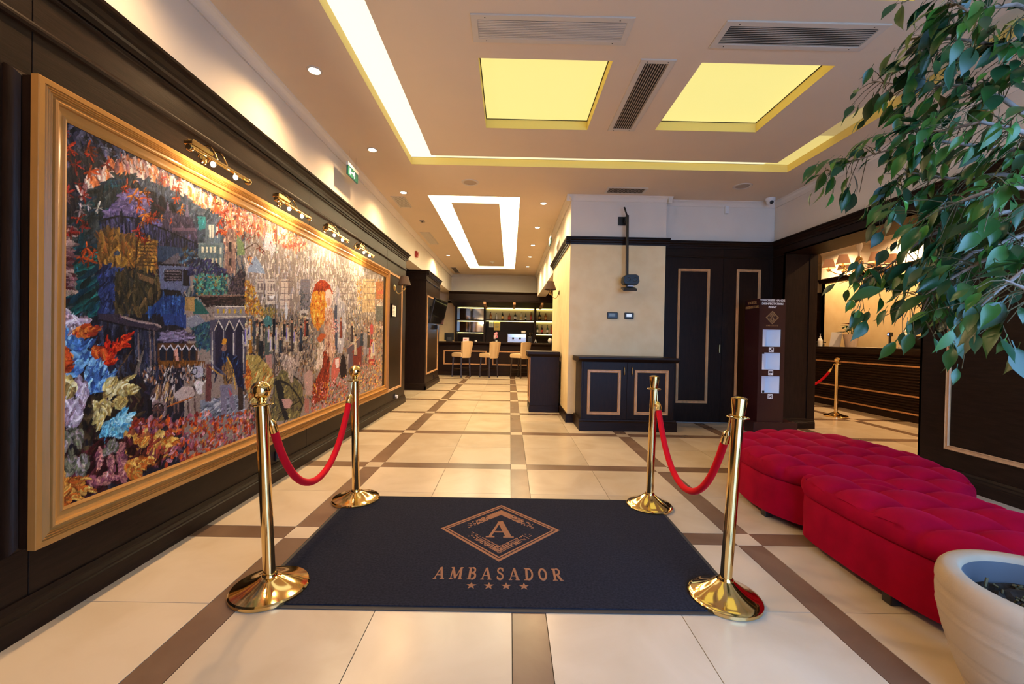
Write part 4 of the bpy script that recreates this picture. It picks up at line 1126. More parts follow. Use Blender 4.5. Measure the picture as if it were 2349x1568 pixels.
('P',[(2762,868),(2758,891),(2779,903),(2801,893),(2796,869)],(196,150,124)),
('P',[(2745,893),(2760,914),(2797,916),(2814,896)],(150,110,70)),
('P',[(3366,598),(3379,687),(3370,741),(3414,752),(3460,742),(3455,687),(3481,596)],(60,72,86)),
('L',[(3392,616),(3394,732)],6,(81,97,116)),
('P',[(3390,748),(3386,768),(3413,777),(3441,769),(3435,749)],(196,150,124)),
('P',[(3368,770),(3388,788),(3437,789),(3459,771)],(40,38,44)),
('P',[(1690,661),(1696,731),(1692,773),(1711,782),(1731,774),(1729,731),(1741,660)],(196,184,166)),
('L',[(1702,675),(1702,766)],6,(147,138,224)),
('P',[(1700,779),(1699,794),(1711,802),(1723,795),(1720,779)],(196,150,124)),
('P',[(1691,795),(1700,810),(1721,811),(1731,797)],(40,38,44)),
('P',[(3164,481),(3175,598),(3165,669),(3206,683),(3248,669),(3245,597),(3270,476)],(60,72,86)),
('L',[(3188,503),(3188,657)],6,(81,97,116)),
('P',[(3184,678),(3180,704),(3205,716),(3231,704),(3225,678)],(196,150,124)),
('P',[(3164,707),(3182,730),(3226,731),(3247,707)],(40,38,44)),
('P',[(1766,577),(1772,649),(1768,693),(1788,702),(1809,693),(1807,649),(1819,575)],(70,62,66)),
('L',[(1778,591),(1779,686)],6,(94,83,89)),
('P',[(1777,699),(1775,715),(1788,722),(1801,715),(1798,699)],(196,150,124)),
('P',[(1767,716),(1776,730),(1799,731),(1809,716)],(206,190,150)),
('P',[(1208,678),(1213,738),(1210,775),(1224,782),(1239,776),(1237,739),(1245,678)],(196,184,166)),
('L',[(1217,690),(1217,769)],6,(147,138,224)),
('P',[(1216,780),(1215,793),(1224,799),(1233,794),(1231,780)],(196,150,124)),
('P',[(1209,794),(1216,806),(1231,807),(1238,795)],(206,190,150)),
('P',[(1438,658),(1443,719),(1439,756),(1456,764),(1473,756),(1472,719),(1481,657)],(196,184,166)),
('L',[(1448,670),(1449,750)],6,(147,138,224)),
('P',[(1447,761),(1445,774),(1456,781),(1466,775),(1464,761)],(196,150,124)),
('P',[(1439,775),(1446,788),(1465,788),(1473,776)],(40,38,44)),
('P',[(1486,606),(1491,673),(1487,712),(1505,721),(1523,713),(1521,672),(1531,605)],(46,48,60)),
('L',[(1496,619),(1497,706)],6,(62,64,81)),
('P',[(1495,718),(1494,732),(1504,739),(1515,733),(1513,718)],(196,150,124)),
('P',[(1487,734),(1495,747),(1514,747),(1522,734)],(206,190,150)),
('P',[(1758,688),(1764,764),(1759,810),(1780,820),(1801,812),(1799,765),(1811,688)],(70,62,66)),
('L',[(1770,703),(1771,803)],6,(94,83,89)),
('P',[(1769,817),(1767,834),(1779,842),(1792,835),(1790,818)],(196,150,124)),
('P',[(1759,835),(1768,851),(1790,852),(1800,837)],(40,38,44)),
('P',[(1911,644),(1917,724),(1912,772),(1935,782),(1958,773),(1956,724),(1969,644)],(60,72,86)),
('L',[(1924,660),(1925,764)],6,(81,97,116)),
('P',[(1923,778),(1920,796),(1934,804),(1948,797),(1945,779)],(196,150,124)),
('P',[(1912,797),(1922,813),(1946,814),(1957,798)],(40,38,44)),
('P',[(1648,699),(1654,762),(1650,799),(1669,808),(1689,801),(1687,762),(1698,699)],(46,48,60)),
('L',[(1660,711),(1661,793)],6,(62,64,81)),
('P',[(1659,805),(1657,819),(1669,825),(1681,820),(1679,805)],(196,150,124)),
('P',[(1650,820),(1658,833),(1679,833),(1689,821)],(150,110,70)),
('P',[(1465,587),(1470,654),(1466,694),(1483,702),(1501,694),(1499,654),(1509,585)],(196,184,166)),
('L',[(1475,600),(1476,688)],6,(147,138,224)),
('P',[(1474,700),(1472,715),(1483,721),(1494,715),(1491,700)],(196,150,124)),
('P',[(1466,716),(1473,729),(1492,730),(1500,716)],(150,110,70)),
('P',[(1345,671),(1350,736),(1346,774),(1362,782),(1378,775),(1377,736),(1386,671)],(176,160,140)),
('L',[(1354,684),(1355,768)],6,(237,216,189)),
('P',[(1354,779),(1352,793),(1362,800),(1372,794),(1370,780)],(196,150,124)),
('P',[(1346,795),(1353,808),(1370,808),(1378,796)],(40,38,44)),
('P',[(3165,492),(3177,578),(3169,630),(3209,640),(3252,629),(3247,577),(3271,488)],(176,160,140)),
('L',[(3189,508),(3191,621)],6,(237,216,189)),
('P',[(3187,637),(3183,656),(3208,665),(3234,656),(3229,636)],(196,150,124)),
('P',[(3167,658),(3186,675),(3230,675),(3251,657)],(206,190,150)),
('P',[(1984,701),(1990,789),(1985,842),(2008,853),(2032,843),(2030,790),(2044,701)],(128,70,58)),
('L',[(1998,719),(1998,833)],6,(172,94,78)),
('P',[(1996,849),(1993,868),(2007,878),(2022,870),(2019,850)],(196,150,124)),
('P',[(1984,870),(1994,888),(2020,889),(2031,872)],(206,190,150)),
('P',[(3084,616),(3096,698),(3087,747),(3127,758),(3168,748),(3164,698),(3186,614)],(196,184,166)),
('L',[(3107,632),(3109,739)],6,(147,138,224)),
('P',[(3105,754),(3102,772),(3126,781),(3151,773),(3146,755)],(196,150,124)),
('P',[(3086,774),(3104,791),(3147,791),(3167,775)],(206,190,150)),
('P',[(1298,590),(1302,660),(1299,702),(1314,711),(1330,703),(1328,660),(1337,589)],(96,84,70)),
('L',[(1307,604),(1307,695)],6,(129,113,94)),
('P',[(1306,708),(1304,723),(1314,731),(1323,724),(1321,708)],(196,150,124)),
('P',[(1298,725),(1305,739),(1322,739),(1329,725)],(206,190,150)),
('P',[(2017,707),(2024,775),(2020,816),(2043,826),(2068,818),(2065,776),(2078,707)],(46,48,60)),
('L',[(2031,720),(2033,810)],6,(62,64,81)),
('P',[(2030,822),(2028,837),(2043,845),(2058,839),(2054,823)],(196,150,124)),
('P',[(2019,838),(2029,853),(2055,854),(2067,840)],(40,38,44)),
('P',[(1501,711),(1505,787),(1502,832),(1519,842),(1537,834),(1535,788),(1546,711)],(46,48,60)),
('L',[(1511,726),(1511,825)],6,(62,64,81)),
('P',[(1510,839),(1508,856),(1519,864),(1530,857),(1527,840)],(196,150,124)),
('P',[(1501,857),(1509,872),(1528,873),(1537,859)],(150,110,70)),
('P',[(1807,648),(1813,714),(1809,754),(1830,762),(1852,755),(1850,714),(1861,647)],(196,184,166)),
('L',[(1820,661),(1821,747)],6,(147,138,224)),
('P',[(1819,759),(1817,774),(1830,781),(1843,775),(1840,760)],(196,150,124)),
('P',[(1809,775),(1818,789),(1841,789),(1851,776)],(150,110,70)),
('P',[(1536,638),(1541,720),(1537,768),(1555,779),(1573,769),(1571,720),(1582,638)],(196,184,166)),
('L',[(1546,654),(1547,760)],6,(147,138,224)),
('P',[(1545,775),(1543,793),(1554,801),(1565,794),(1563,776)],(196,150,124)),
('P',[(1536,794),(1544,811),(1564,812),(1572,795)],(40,38,44)),
('P',[(1169,634),(1173,710),(1170,756),(1184,766),(1198,757),(1197,710),(1205,633)],(196,184,166)),
('L',[(1178,649),(1178,749)],6,(147,138,224)),
('P',[(1176,762),(1175,779),(1184,787),(1192,780),(1191,763)],(196,150,124)),
('P',[(1170,781),(1176,796),(1191,797),(1198,781)],(206,190,150)),
('P',[(3731,417),(3746,515),(3735,575),(3786,586),(3840,573),(3834,512),(3864,410)],(176,160,140)),
('L',[(3762,435),(3764,564)],6,(237,216,189)),
('P',[(3759,582),(3754,604),(3785,614),(3818,603),(3811,581)],(196,150,124)),
('P',[(3734,607),(3757,626),(3813,625),(3838,605)],(40,38,44)),
('P',[(3803,455),(3818,569),(3807,637),(3859,651),(3914,636),(3909,567),(3940,449)],(196,184,166)),
('L',[(3835,476),(3836,626)],6,(147,138,224)),
('P',[(3831,646),(3825,672),(3857,683),(3891,671),(3884,646)],(196,150,124)),
('P',[(3805,674),(3828,697),(3886,697),(3912,674)],(206,190,150)),
('P',[(3054,640),(3065,752),(3056,819),(3095,834),(3136,821),(3132,753),(3155,639)],(70,62,66)),
('L',[(3078,662),(3078,808)],6,(94,83,89)),
('P',[(3074,829),(3070,853),(3094,865),(3119,855),(3114,830)],(196,150,124)),
('P',[(3055,855),(3072,878),(3115,880),(3134,858)],(206,190,150)),
('P',[(1822,568),(1828,660),(1823,715),(1844,726),(1866,715),(1864,659),(1877,566)],(176,160,140)),
('L',[(1835,586),(1835,706)],6,(237,216,189)),
('P',[(1833,722),(1831,743),(1843,752),(1857,743),(1854,723)],(196,150,124)),
('P',[(1822,744),(1832,763),(1855,763),(1865,745)],(40,38,44)),
('L',[(1303,1098),(1388,1108)],6,(130,118,116)),
('L',[(1304,1054),(1389,1063)],6,(130,118,116)),
('L',[(1305,1009),(1391,1017)],6,(130,118,116)),
('L',[(1306,965),(1392,971)],6,(130,118,116)),
('L',[(1307,920),(1393,926)],6,(130,118,116)),
('L',[(1426,1115),(1519,1126)],6,(130,118,116)),
('L',[(1427,1069),(1520,1079)],6,(130,118,116)),
('L',[(1429,1023),(1521,1031)],6,(130,118,116)),
('L',[(1430,976),(1522,983)],6,(130,118,116)),
('L',[(1431,930),(1524,936)],6,(130,118,116)),
('L',[(1588,1137),(1691,1150)],6,(130,118,116)),
('L',[(1590,1089),(1692,1099)],6,(130,118,116)),
('L',[(1591,1040),(1694,1049)],6,(130,118,116)),
('L',[(1592,991),(1695,999)],6,(130,118,116)),
('L',[(1593,942),(1696,949)],6,(130,118,116)),
('L',[(1676,1149),(1784,1162)],6,(130,118,116)),
('L',[(1677,1099),(1786,1111)],6,(130,118,116)),
('L',[(1679,1049),(1787,1059)],6,(130,118,116)),
('L',[(1680,999),(1789,1008)],6,(130,118,116)),
('L',[(1681,949),(1790,956)],6,(130,118,116)),
('L',[(1934,1185),(2061,1200)],6,(130,118,116)),
('L',[(1936,1131),(2062,1144)],6,(130,118,116)),
('L',[(1937,1077),(2064,1089)],6,(130,118,116)),
('L',[(1939,1023),(2066,1033)],6,(130,118,116)),
('L',[(1941,969),(2067,977)],6,(130,118,116)),
('L',[(2745,1295),(2936,1319)],6,(130,118,116)),
('L',[(2747,1230),(2938,1251)],6,(130,118,116)),
('L',[(2750,1164),(2941,1182)],6,(130,118,116)),
('L',[(2752,1098),(2944,1113)],6,(130,118,116)),
('L',[(2754,1032),(2946,1044)],6,(130,118,116)),
('L',[(2993,1329),(3207,1356)],6,(130,118,116)),
('L',[(2996,1260),(3210,1284)],6,(130,118,116)),
('L',[(2999,1190),(3213,1211)],6,(130,118,116)),
('L',[(3001,1121),(3216,1138)],6,(130,118,116)),
('L',[(3004,1051),(3219,1065)],6,(130,118,116)),
('L',[(3476,1396),(3737,1429)],6,(130,118,116)),
('L',[(3479,1319),(3741,1348)],6,(130,118,116)),
('L',[(3483,1242),(3745,1268)],6,(130,118,116)),
('L',[(3486,1165),(3749,1187)],6,(130,118,116)),
('L',[(3490,1088),(3753,1106)],6,(130,118,116)),
('L',[(3698,1426),(3983,1462)],6,(130,118,116)),
('L',[(3702,1346),(3988,1378)],6,(130,118,116)),
('L',[(3706,1266),(3992,1294)],6,(130,118,116)),
('L',[(3710,1186),(3996,1209)],6,(130,118,116)),
('L',[(3713,1105),(4000,1125)],6,(130,118,116))
]
# ================================================================== THE PAINTING
def paint_canvas(nu=520, nv=470):
    rng = np.random.default_rng(3)
    YL, YR, H = 1.67, 5.915, 1567.0
    ys = 1.0 / np.linspace(1 / YL, 1 / YR, nu)
    U = (ys - YL) * 1000.0
    V = np.linspace(0, H, nv)
    dU = np.gradient(U)
    img = np.zeros((nu, nv, 3)); img[:] = (60, 56, 62)
    def stroke(cu, cv, ln, wd, ang, c, al=1.0):
        ca, sa = math.cos(ang), math.sin(ang)
        ru = abs(ca) * ln / 2 + abs(sa) * wd / 2 + 1; rv = abs(sa) * ln / 2 + abs(ca) * wd / 2 + 1
        i0 = np.searchsorted(U, cu - ru - 12); i1 = np.searchsorted(U, cu + ru + 12)
        j0 = np.searchsorted(V, cv - rv); j1 = np.searchsorted(V, cv + rv)
        if i1 <= i0 or j1 <= j0: return
        du = U[i0:i1, None] - cu; dv = V[None, j0:j1] - cv
        a = (du * ca + dv * sa) / (ln / 2)
        wloc = np.maximum(wd, 0.8 * dU[i0:i1, None] * abs(sa))
        b = (-du * sa + dv * ca) / (wloc / 2)
        m = (np.abs(a) ** 2.2 + b * b) < 1
        if not m.any(): return
        sh = 1 + 0.16 * np.clip(b, -1, 1) * (1 if rng.random() < .6 else -1)
        px = img[i0:i1, j0:j1]
        col = np.asarray(c, float)[None, None, :] * sh[..., None]
        px[m] = px[m] * (1 - al) + col[m] * al
    def inside(poly, i0, i1, j0, j1):
        u = U[i0:i1, None]; v = V[None, j0:j1]
        r = np.zeros((i1 - i0, j1 - j0), bool)
        n = len(poly)
        for k in range(n):
            x0, y0 = poly[k]; x1, y1 = poly[(k + 1) % n]
            if y0 == y1: continue
            c = ((y0 > v) != (y1 > v)) & (u < (x1 - x0) * (v - y0) / (y1 - y0) + x0)
            r ^= c
        return r
    def bounds(poly):
        a = np.array(poly)
        i0, i1 = np.searchsorted(U, a[:, 0].min()), np.searchsorted(U, a[:, 0].max())
        j0, j1 = np.searchsorted(V, a[:, 1].min()), np.searchsorted(V, a[:, 1].max())
        return max(i0 - 1, 0), min(i1 + 1, nu), max(j0 - 1, 0), min(j1 + 1, nv)
    def line(pts, wd, c):
        for (a, b), (p, q) in zip(pts, pts[1:]):
            L = math.hypot(p - a, q - b)
            stroke((a + p) / 2, (b + q) / 2, L + wd, wd, math.atan2(q - b, p - a), np.array(c) * rng.uniform(.92, 1.08))
    for op in PAINT:
        k = op[0]
        if k == 'P':
            b = bounds(op[1])
            if b[1] > b[0] and b[3] > b[2]:
                m = inside(op[1], *b); img[b[0]:b[1], b[2]:b[3]][m] = op[2]
        elif k == 'S':
            _, poly, cols, n, ln, wd, ang, sp = op
            a = np.array(poly, float); lo, hi = a.min(0), a.max(0)
            i_lo = 1000 / (lo[0] + YL * 1000); i_hi = 1000 / (hi[0] + YL * 1000)
            done = 0; tries = 0
            while done < n and tries < n * 6:
                tries += 1
                cu = 1000 / rng.uniform(min(i_lo, i_hi), max(i_lo, i_hi)) - YL * 1000      # as dense per column everywhere
                cv = rng.uniform(lo[1], hi[1])
                w_ = False; nn = len(poly)
                for q in range(nn):
                    x0, y0 = poly[q]; x1, y1 = poly[(q + 1) % nn]
                    if (y0 > cv) != (y1 > cv) and cu < (x1 - x0) * (cv - y0) / (y1 - y0) + x0: w_ = not w_
                if not w_: continue
                c = np.array(cols[rng.integers(len(cols))]) * rng.uniform(.85, 1.15)
                far = 1.0 + 0.25 * (cu / 4245)
                stroke(cu, cv, ln * rng.uniform(.6, 1.3) * far, wd * rng.uniform(.6, 1.3) * far, R(ang + rng.normal(0, sp)), c, .9)
                done += 1
        elif k == 'F':
            (cu, cv), r, c = op[1], op[2], np.array(op[3], float)
            for q in range(6):
                a = R(-150 + 60 * q * 0.75 + rng.normal(0, 14)); l_ = 0.78 * r * rng.uniform(.55, 1.0)
                stroke(cu + math.cos(a) * l_ * .5, cv + math.sin(a) * l_ * .5, l_, l_ * .21, a, c * rng.uniform(.5, 1.05))
        elif k == 'R':
            (cu, cv), r, wd, c = op[1], op[2], op[3], op[4]
            n = 26
            line([(cu + r * math.cos(2 * PI * q / n), cv + r * math.sin(2 * PI * q / n)) for q in range(n + 1)], wd, c)
        elif k == 'L':
            line(op[1], op[2], op[3])
        elif k == 'B':
            pts, wd, cols, n = np.array(op[1], float), op[2], op[3], op[4]
            seg = np.linspace(0, len(pts) - 1, n)
            for t in seg:
                q = min(int(t), len(pts) - 2); f = t - q
                p = pts[q] * (1 - f) + pts[q + 1] * f; d = pts[q + 1] - pts[q]
                s = t / (len(pts) - 1); ww = wd * (0.35 + 0.9 * math.sin(PI * min(1, .15 + .85 * s)))
                off = rng.normal(0, ww * .22)
                a = math.atan2(d[1], d[0]); 
                stroke(p[0] - math.sin(a) * off, p[1] + math.cos(a) * off, wd * 1.1, ww * .5, a + rng.normal(0, .15), np.array(cols[rng.integers(len(cols))]) * rng.uniform(.85, 1.12))
    # finishing touches: thousands of short dabs that break up every field
    for q in range(7000):
        i = int(rng.integers(nu)); j = int(rng.integers(nv))
        k = rng.choice((0.62, 0.72, 0.82, 1.14, 1.24, 1.38)) if U[i] < 1500 else rng.choice((0.76, 0.86, 0.93, 1.08, 1.15, 1.22))
        c = np.clip(img[i, j] * k * rng.uniform(.9, 1.1, 3), 8, 245)
        fr = 1 + U[i] / 4245 * 0.6
        stroke(U[i], V[j], rng.uniform(8, 26) * fr, rng.uniform(3, 6.5) * fr, R(rng.normal(95, 38)), c, .6)
    img = 255 * np.clip(img / 255, 0, 1) ** (1.28 - 0.2 * np.clip(U / 2600, 0, 1))[:, None, None]
    img *= rng.normal(1, .05, (nu, nv, 1))
    g_ = img.mean(2, keepdims=True); img = g_ + (img - g_) * 0.95
    img = np.clip(img / 255, 0, 1); img = np.clip(img + 0.35 * (img - 0.42) * img * (1 - img) * 4 * 0.6, 0, 1)
    lin = np.where(img < .04045, img / 12.92, ((img + .055) / 1.055) ** 2.4)
    verts = np.zeros((nu, nv, 3))
    verts[..., 1] = ys[:, None] - YL; verts[..., 2] = V[None, :] / 1000
    lum = img.mean(2)
    verts[..., 0] = 0.0016 * (lum - 0.4)
    me = bpy.data.meshes.new('canvas')
    idx = np.arange(nu * nv).reshape(nu, nv)
    q = np.stack([idx[:-1, :-1], idx[1:, :-1], idx[1:, 1:], idx[:-1, 1:]], -1).reshape(-1, 4)
    me.vertices.add(nu * nv); me.vertices.foreach_set('co', verts.reshape(-1))
    me.loops.add(q.size); me.loops.foreach_set('vertex_index', q.reshape(-1).astype(np.int32))
    me.polygons.add(len(q)); me.polygons.foreach_set('loop_start', np.arange(0, q.size, 4, dtype=np.int32)); me.polygons.foreach_set('loop_total', np.full(len(q), 4, np.int32))
    me.polygons.foreach_set('use_smooth', np.ones(len(q), bool))
    me.update(calc_edges=True)
    ca = me.color_attributes.new('paint', 'FLOAT_COLOR', 'POINT')
    ca.data.foreach_set('color', np.concatenate([lin, np.ones((nu, nv, 1))], -1).reshape(-1).astype(np.float32))
    m = mat('oil_paint', (0.5, 0.5, 0.5), 0.6, spec=0.12, bump=0.4, bscale=55, stretch=(1, 1, 0.45))
    at = m.node_tree.nodes.new('ShaderNodeAttribute'); at.attribute_name = 'paint'
    m.node_tree.links.new(at.outputs['Color'], m.node_tree.nodes['Principled BSDF'].inputs['Base Color'])
    me.materials.append(m)
    return me

pic = thing('framed_painting', 'huge oil painting of an old town crowd in a reeded honey-wood frame', 'painting', (-2.0, 1.575, 0.352))
L0 = lambda x, y, z: (x + 2.0, y - 1.575, z - 0.352)
cvs = inst('canvas', paint_canvas(), pic, L0(-1.925, 1.67, 0.473))
pj = bpy.data.objects.new('x', None); bpy.data.objects.remove(pj)
jb = MB()
for y in (3.205, 5.27): jb.box(0.0, 0.0025, y - 1.67 - 0.0012, y - 1.67 + 0.0012, 0, 1.567)
mat('joint_line', (0.05, 0.045, 0.05), 0.7)
jb.build('board_joint', 'joint_line', cvs)
MB().box(0.002, 0.070, 0.004, 4.571, 0.004, 1.806).build('backing_box', 'dark_wood', pic)
FP = [(0, 0.0705), (0, 0.098), (0.003, 0.1), (0.022, 0.1), (0.024, 0.094), (0.031, 0.100), (0.033, 0.094), (0.040, 0.100), (0.042, 0.093), (0.049, 0.099), (0.052, 0.090),
      (0.060, 0.088), (0.062, 0.097), (0.068, 0.101), (0.074, 0.097), (0.077, 0.088), (0.090, 0.082), (0.104, 0.080), (0.110, 0.084), (0.121, 0.078), (0.121, 0.0705)]
frame4((0, 4.575, 0, 1.81), FP, lambda u, v, h_: (h_, u, v), 'frame_member', ['frame_wood', 'frame_wood_v', 'frame_wood', 'frame_wood_v'], pic, 30)
WM = [(0, 0), (0, 0.006), (0.008, 0.022), (0.020, 0.030), (0.029, 0.034), (0.029, 0)]
frame4((-0.03, 4.6, -0.02, 1.83), [(d, h_) for d, h_ in WM], lambda u, v, h_: (h_ + 0.001, u, v), 'wall_moulding', ['dark_wood_h', 'dark_wood', 'dark_wood_h', 'dark_wood'], pic, 30)

# picture lamps on the top of the frame
def picture_lamp():
    t = thing('picture_lamp', '', 'lamp')
    hood = MB()
    n = 10
    prof = [(0.020 * math.cos(PI * i / n - 0.25), 0.020 * math.sin(PI * i / n - 0.25)) for i in range(n + 1)]
    prof += [(x * .82, z * .82) for x, z in reversed(prof)]
    hood.prism([(x, z) for x, z in prof], 'y', -0.24, 0.24)
    hood.build('hood', 'brass', t, 40)
    for y in (-0.24, 0.24): MB().lathe([(0.004, -0.012), (0.016, -0.010), (0.021, -0.004), (0.021, 0.004), (0.016, 0.01), (0.004, 0.012)], 14).build('end_cap', 'brass', t, 40).matrix_local = Matrix.Translation((0, y, 0)) @ Matrix.Rotation(R(90), 4, 'X')
    MB().box(-0.026, 0.022, -0.25, -0.10, 0.012, 0.036).box(-0.02, 0.016, -0.235, -0.115, 0.036, 0.046).build('transformer_housing', 'brass', t, bevel=0.004)
    for y in (-0.03, 0.05):
        arm = MB(); pts = []
        for i in range(13):
            a = PI * i / 12
            pts.append((-0.155 * i / 12, y + 0.05 * (i / 12), 0.018 + 0.075 * math.sin(a) + (0.045) * i / 12))
        arm.tube(pts, 0.0045, 8); arm.build('curved_arm', 'brass', t, 60)
    MB().lathe([(0.0, 0), (0.03, 0.0), (0.03, 0.005), (0.02, 0.012), (0.0, 0.014)], 16).build('wall_rosette', 'brass', t, 40).matrix_local = Matrix.Translation((-0.155, 0.06, 0.063)) @ Matrix.Rotation(R(90), 4, 'Y')
    for y in (-0.07, 0.12):
        MB().lathe([(0.012, 0.012), (0.012, -0.004), (0.009, -0.008)], 12, (0, y, 0)).build('socket', 'brass_dull', t, 40)
        MB().ball((0, y, -0.018), 0.013, 12, 8, (1, 1, 1.2)).build('bulb', 'bulb', t, 60)
        lamp('POINT', 'bulb_light', t, (-0.004, y, -0.052), P_PICT, (1.0, 0.74, 0.44), 0.014)
    return t
pl0 = picture_lamp()
for i, (y, l) in enumerate(((2.42, 'brass picture lamp nearest the big corner of the painting frame'), (3.225, 'second brass picture lamp along the top of the painting'),
                            (4.03, 'third brass picture lamp along the top of the painting'), (4.83, 'brass picture lamp furthest along the painting, near the sconce'))):
    o = pl0 if i == 0 else copy_tree(pl0)
    o.location = (-1.80, y, 2.165); o['label'] = l; o['group'] = 'picture lamps over the painting'
# ================================================================== CEILING FITTINGS
def downlight(x, y, label, group, power=P_DOWN, tilt=0.0, seen=True):
    t = thing('recessed_downlight', label, 'ceiling light', (x, y, CE), group=group)
    MB().lathe([(0.040, 0.0), (0.040, -0.004), (0.044, -0.008), (0.054, -0.007), (0.058, 0.0)], 24, caps=False).build('bezel', 'white_metal', t, 40)
    MB().lathe([(0.0, -0.006), (0.040, -0.005), (0.040, -0.001), (0.0, -0.001)], 20, caps=False).build('bulb', 'bulb', t, 40)
    lamp('SPOT', 'beam', t, (0, 0, -0.03), power, WARM, 0.028, (0, tilt, 0), 164, 1.0)
DL = [(0.54, None), (1.89, None), (3.24, 'large bright downlight nearest the camera above the painting'), (4.594, 'second downlight along the painting wall, before the exit sign'),
      (5.935, 'downlight beside the air grille near the end of the painting')]
for y, l in DL:
    downlight(-1.665, y, l or ('downlight over the entrance, %s' % ('first of the painting row' if y < 1 else 'second of the painting row')), 'downlights along the painting wall', P_DOWN * (0.7 if y < 2 else 1.0), tilt=R(-8))
downlight(-1.70, 10.43, 'small downlight above the television pillar', 'downlights along the painting wall', P_DOWN * 1.6)
for y, l in zip((6.282, 7.642, 9.114, 10.413, 11.844), ('downlight nearest the column in the corridor row', 'second downlight from the column, beside the hanging exit sign', 'third downlight from the column',
                                                        'fourth downlight from the column', 'furthest downlight of the corridor row, by the bar')):
    downlight(0.366, y, l, 'downlights along the column wall', P_DOWN * (1.0 if y < 7 else 1.3), tilt=R(6))
for x, y, l in ((5.2, 4.6, 'reception downlight over the aisle'), (6.6, 5.4, 'reception downlight over the desk front'), (6.55, 7.2, 'reception downlight over the desk middle'), (6.55, 8.8, 'reception downlight at the desk far end')):
    downlight(x, y, l, 'reception downlights', P_DOWN * 1.8)

def grille(x0, x1, y0, y1, nslat, along, label, slat='vent_slat', frame='white_metal', border=0.045, group='air grilles in the ceiling', back='vent_dark', duty=0.30):
    cx, cy = (x0 + x1) / 2, (y0 + y1) / 2
    t = thing('air_grille', label, 'vent', (cx, cy, CE), group=group)
    a, b = (x1 - x0) / 2, (y1 - y0) / 2
    frame4((-a, a, -b, b), [(0, 0), (0, 0.006), (0.004, 0.009), (border - 0.004, 0.009), (border, 0.005), (border, 0)], lambda u, v, h_: (u, v, -h_), 'frame', frame, t)
    ia, ib = a - border, b - border
    MB().box(-ia, ia, -ib, ib, -0.0015, 0.0).build('dark_backing', back, t)  # dark sheet standing in for the unlit duct, no opening cut
    if along == 'x':
        p = 2 * ib / nslat; me = MB().prism([(-p * duty / 2, -0.006), (p * duty * 0.5, -0.006), (p * duty * 0.5, -0.009), (-p * duty * 0.5, -0.009)], 'x', -ia, ia).mesh('slat', slat)
        for i in range(nslat): inst('slat', me, t, (0, -ib + p * (i + 0.5), 0))
    else:
        p = 2 * ia / nslat; me = MB().prism([(-p * duty / 2, -0.006), (p * duty * 0.5, -0.006), (p * duty * 0.5, -0.009), (-p * duty * 0.5, -0.009)], 'y', -ib, ib).mesh('slat', slat)
        for i in range(nslat): inst('slat', me, t, (-ia + p * (i + 0.5), 0, 0))
    if nslat < 14:
        for sx in (-1, 1):
            for sy in (-1, 1): MB().lathe([(0, -0.0105), (0.004, -0.0105), (0.004, -0.008)], 8, (sx * ia * 0.9, sy * (b - border / 2), 0), caps=False).build('screw', 'vent_dark', t)
    return t
grille(-0.398, 0.655, 2.635, 2.885, 11, 'x', 'pale wide grille with closed slats before the first luminous square', slat='white_metal', duty=0.66)
grille(1.24, 2.297, 2.64, 2.89, 10, 'x', 'wide grille with dark open slots towards the tree')
grille(0.812, 1.072, 3.02, 4.06, 9, 'y', 'long dark slotted grille between the two luminous squares')
grille(1.175, 1.722, 5.555, 5.79, 26, 'y', 'small dark grille above the column', border=0.03)
grille(-1.905, -1.70, 6.105, 6.605, 8, 'y', 'grille beside the third downlight of the painting row', slat='white_metal', border=0.02, duty=0.7)
grille(-1.925, -1.72, 8.17, 9.205, 8, 'y', 'pale long grille above the dark recess', slat='white_metal', border=0.02, duty=0.85)
grille(-1.905, -1.725, 12.19, 13.235, 8, 'y', 'dark grille above the bar corner', border=0.02)
def speaker_disc(x, y, label):
    t = thing('ceiling_speaker', label, 'speaker', (x, y, CE), group='round ceiling speakers')
    MB().lathe([(0.085, 0), (0.085, -0.006), (0.092, -0.010), (0.112, -0.008), (0.118, 0)], 36, caps=False).build('rim', 'white_metal', t, 40)
    MB().lathe([(0.0, -0.004), (0.086, -0.004)], 36, caps=False).build('mesh_cover', 'vent_slat', t, 40)
speaker_disc(-0.672, 5.50, 'round ceiling speaker between luminous ring and bar corridor')
speaker_disc(2.916, 5.43, 'round ceiling speaker in the corner near the dome camera')
t = thing('smoke_detector', 'small dark sensor on the ceiling past the painting', 'detector', (-1.70, 7.37, CE))
MB().box(-0.04, 0.04, -0.05, 0.05, -0.02, 0).build('body', 'vent_slat', t, bevel=0.004); MB().lathe([(0.02, -0.02), (0.017, -0.027), (0, -0.027)], 14).build('cap', 'vent_dark', t, 40)
t = thing('sprinkler_rosette', 'round pale sprinkler plate inside the corridor light ring', 'sprinkler', (-0.62, 11.2, CE))
MB().lathe([(0.07, 0), (0.065, -0.012), (0.03, -0.022), (0.012, -0.05), (0, -0.05)], 24).build('plate', 'white_plastic', t, 40); MB().lathe([(0.024, -0.052), (0.024, -0.055), (0, -0.055)], 12).build('deflector', 'chrome', t, 40)

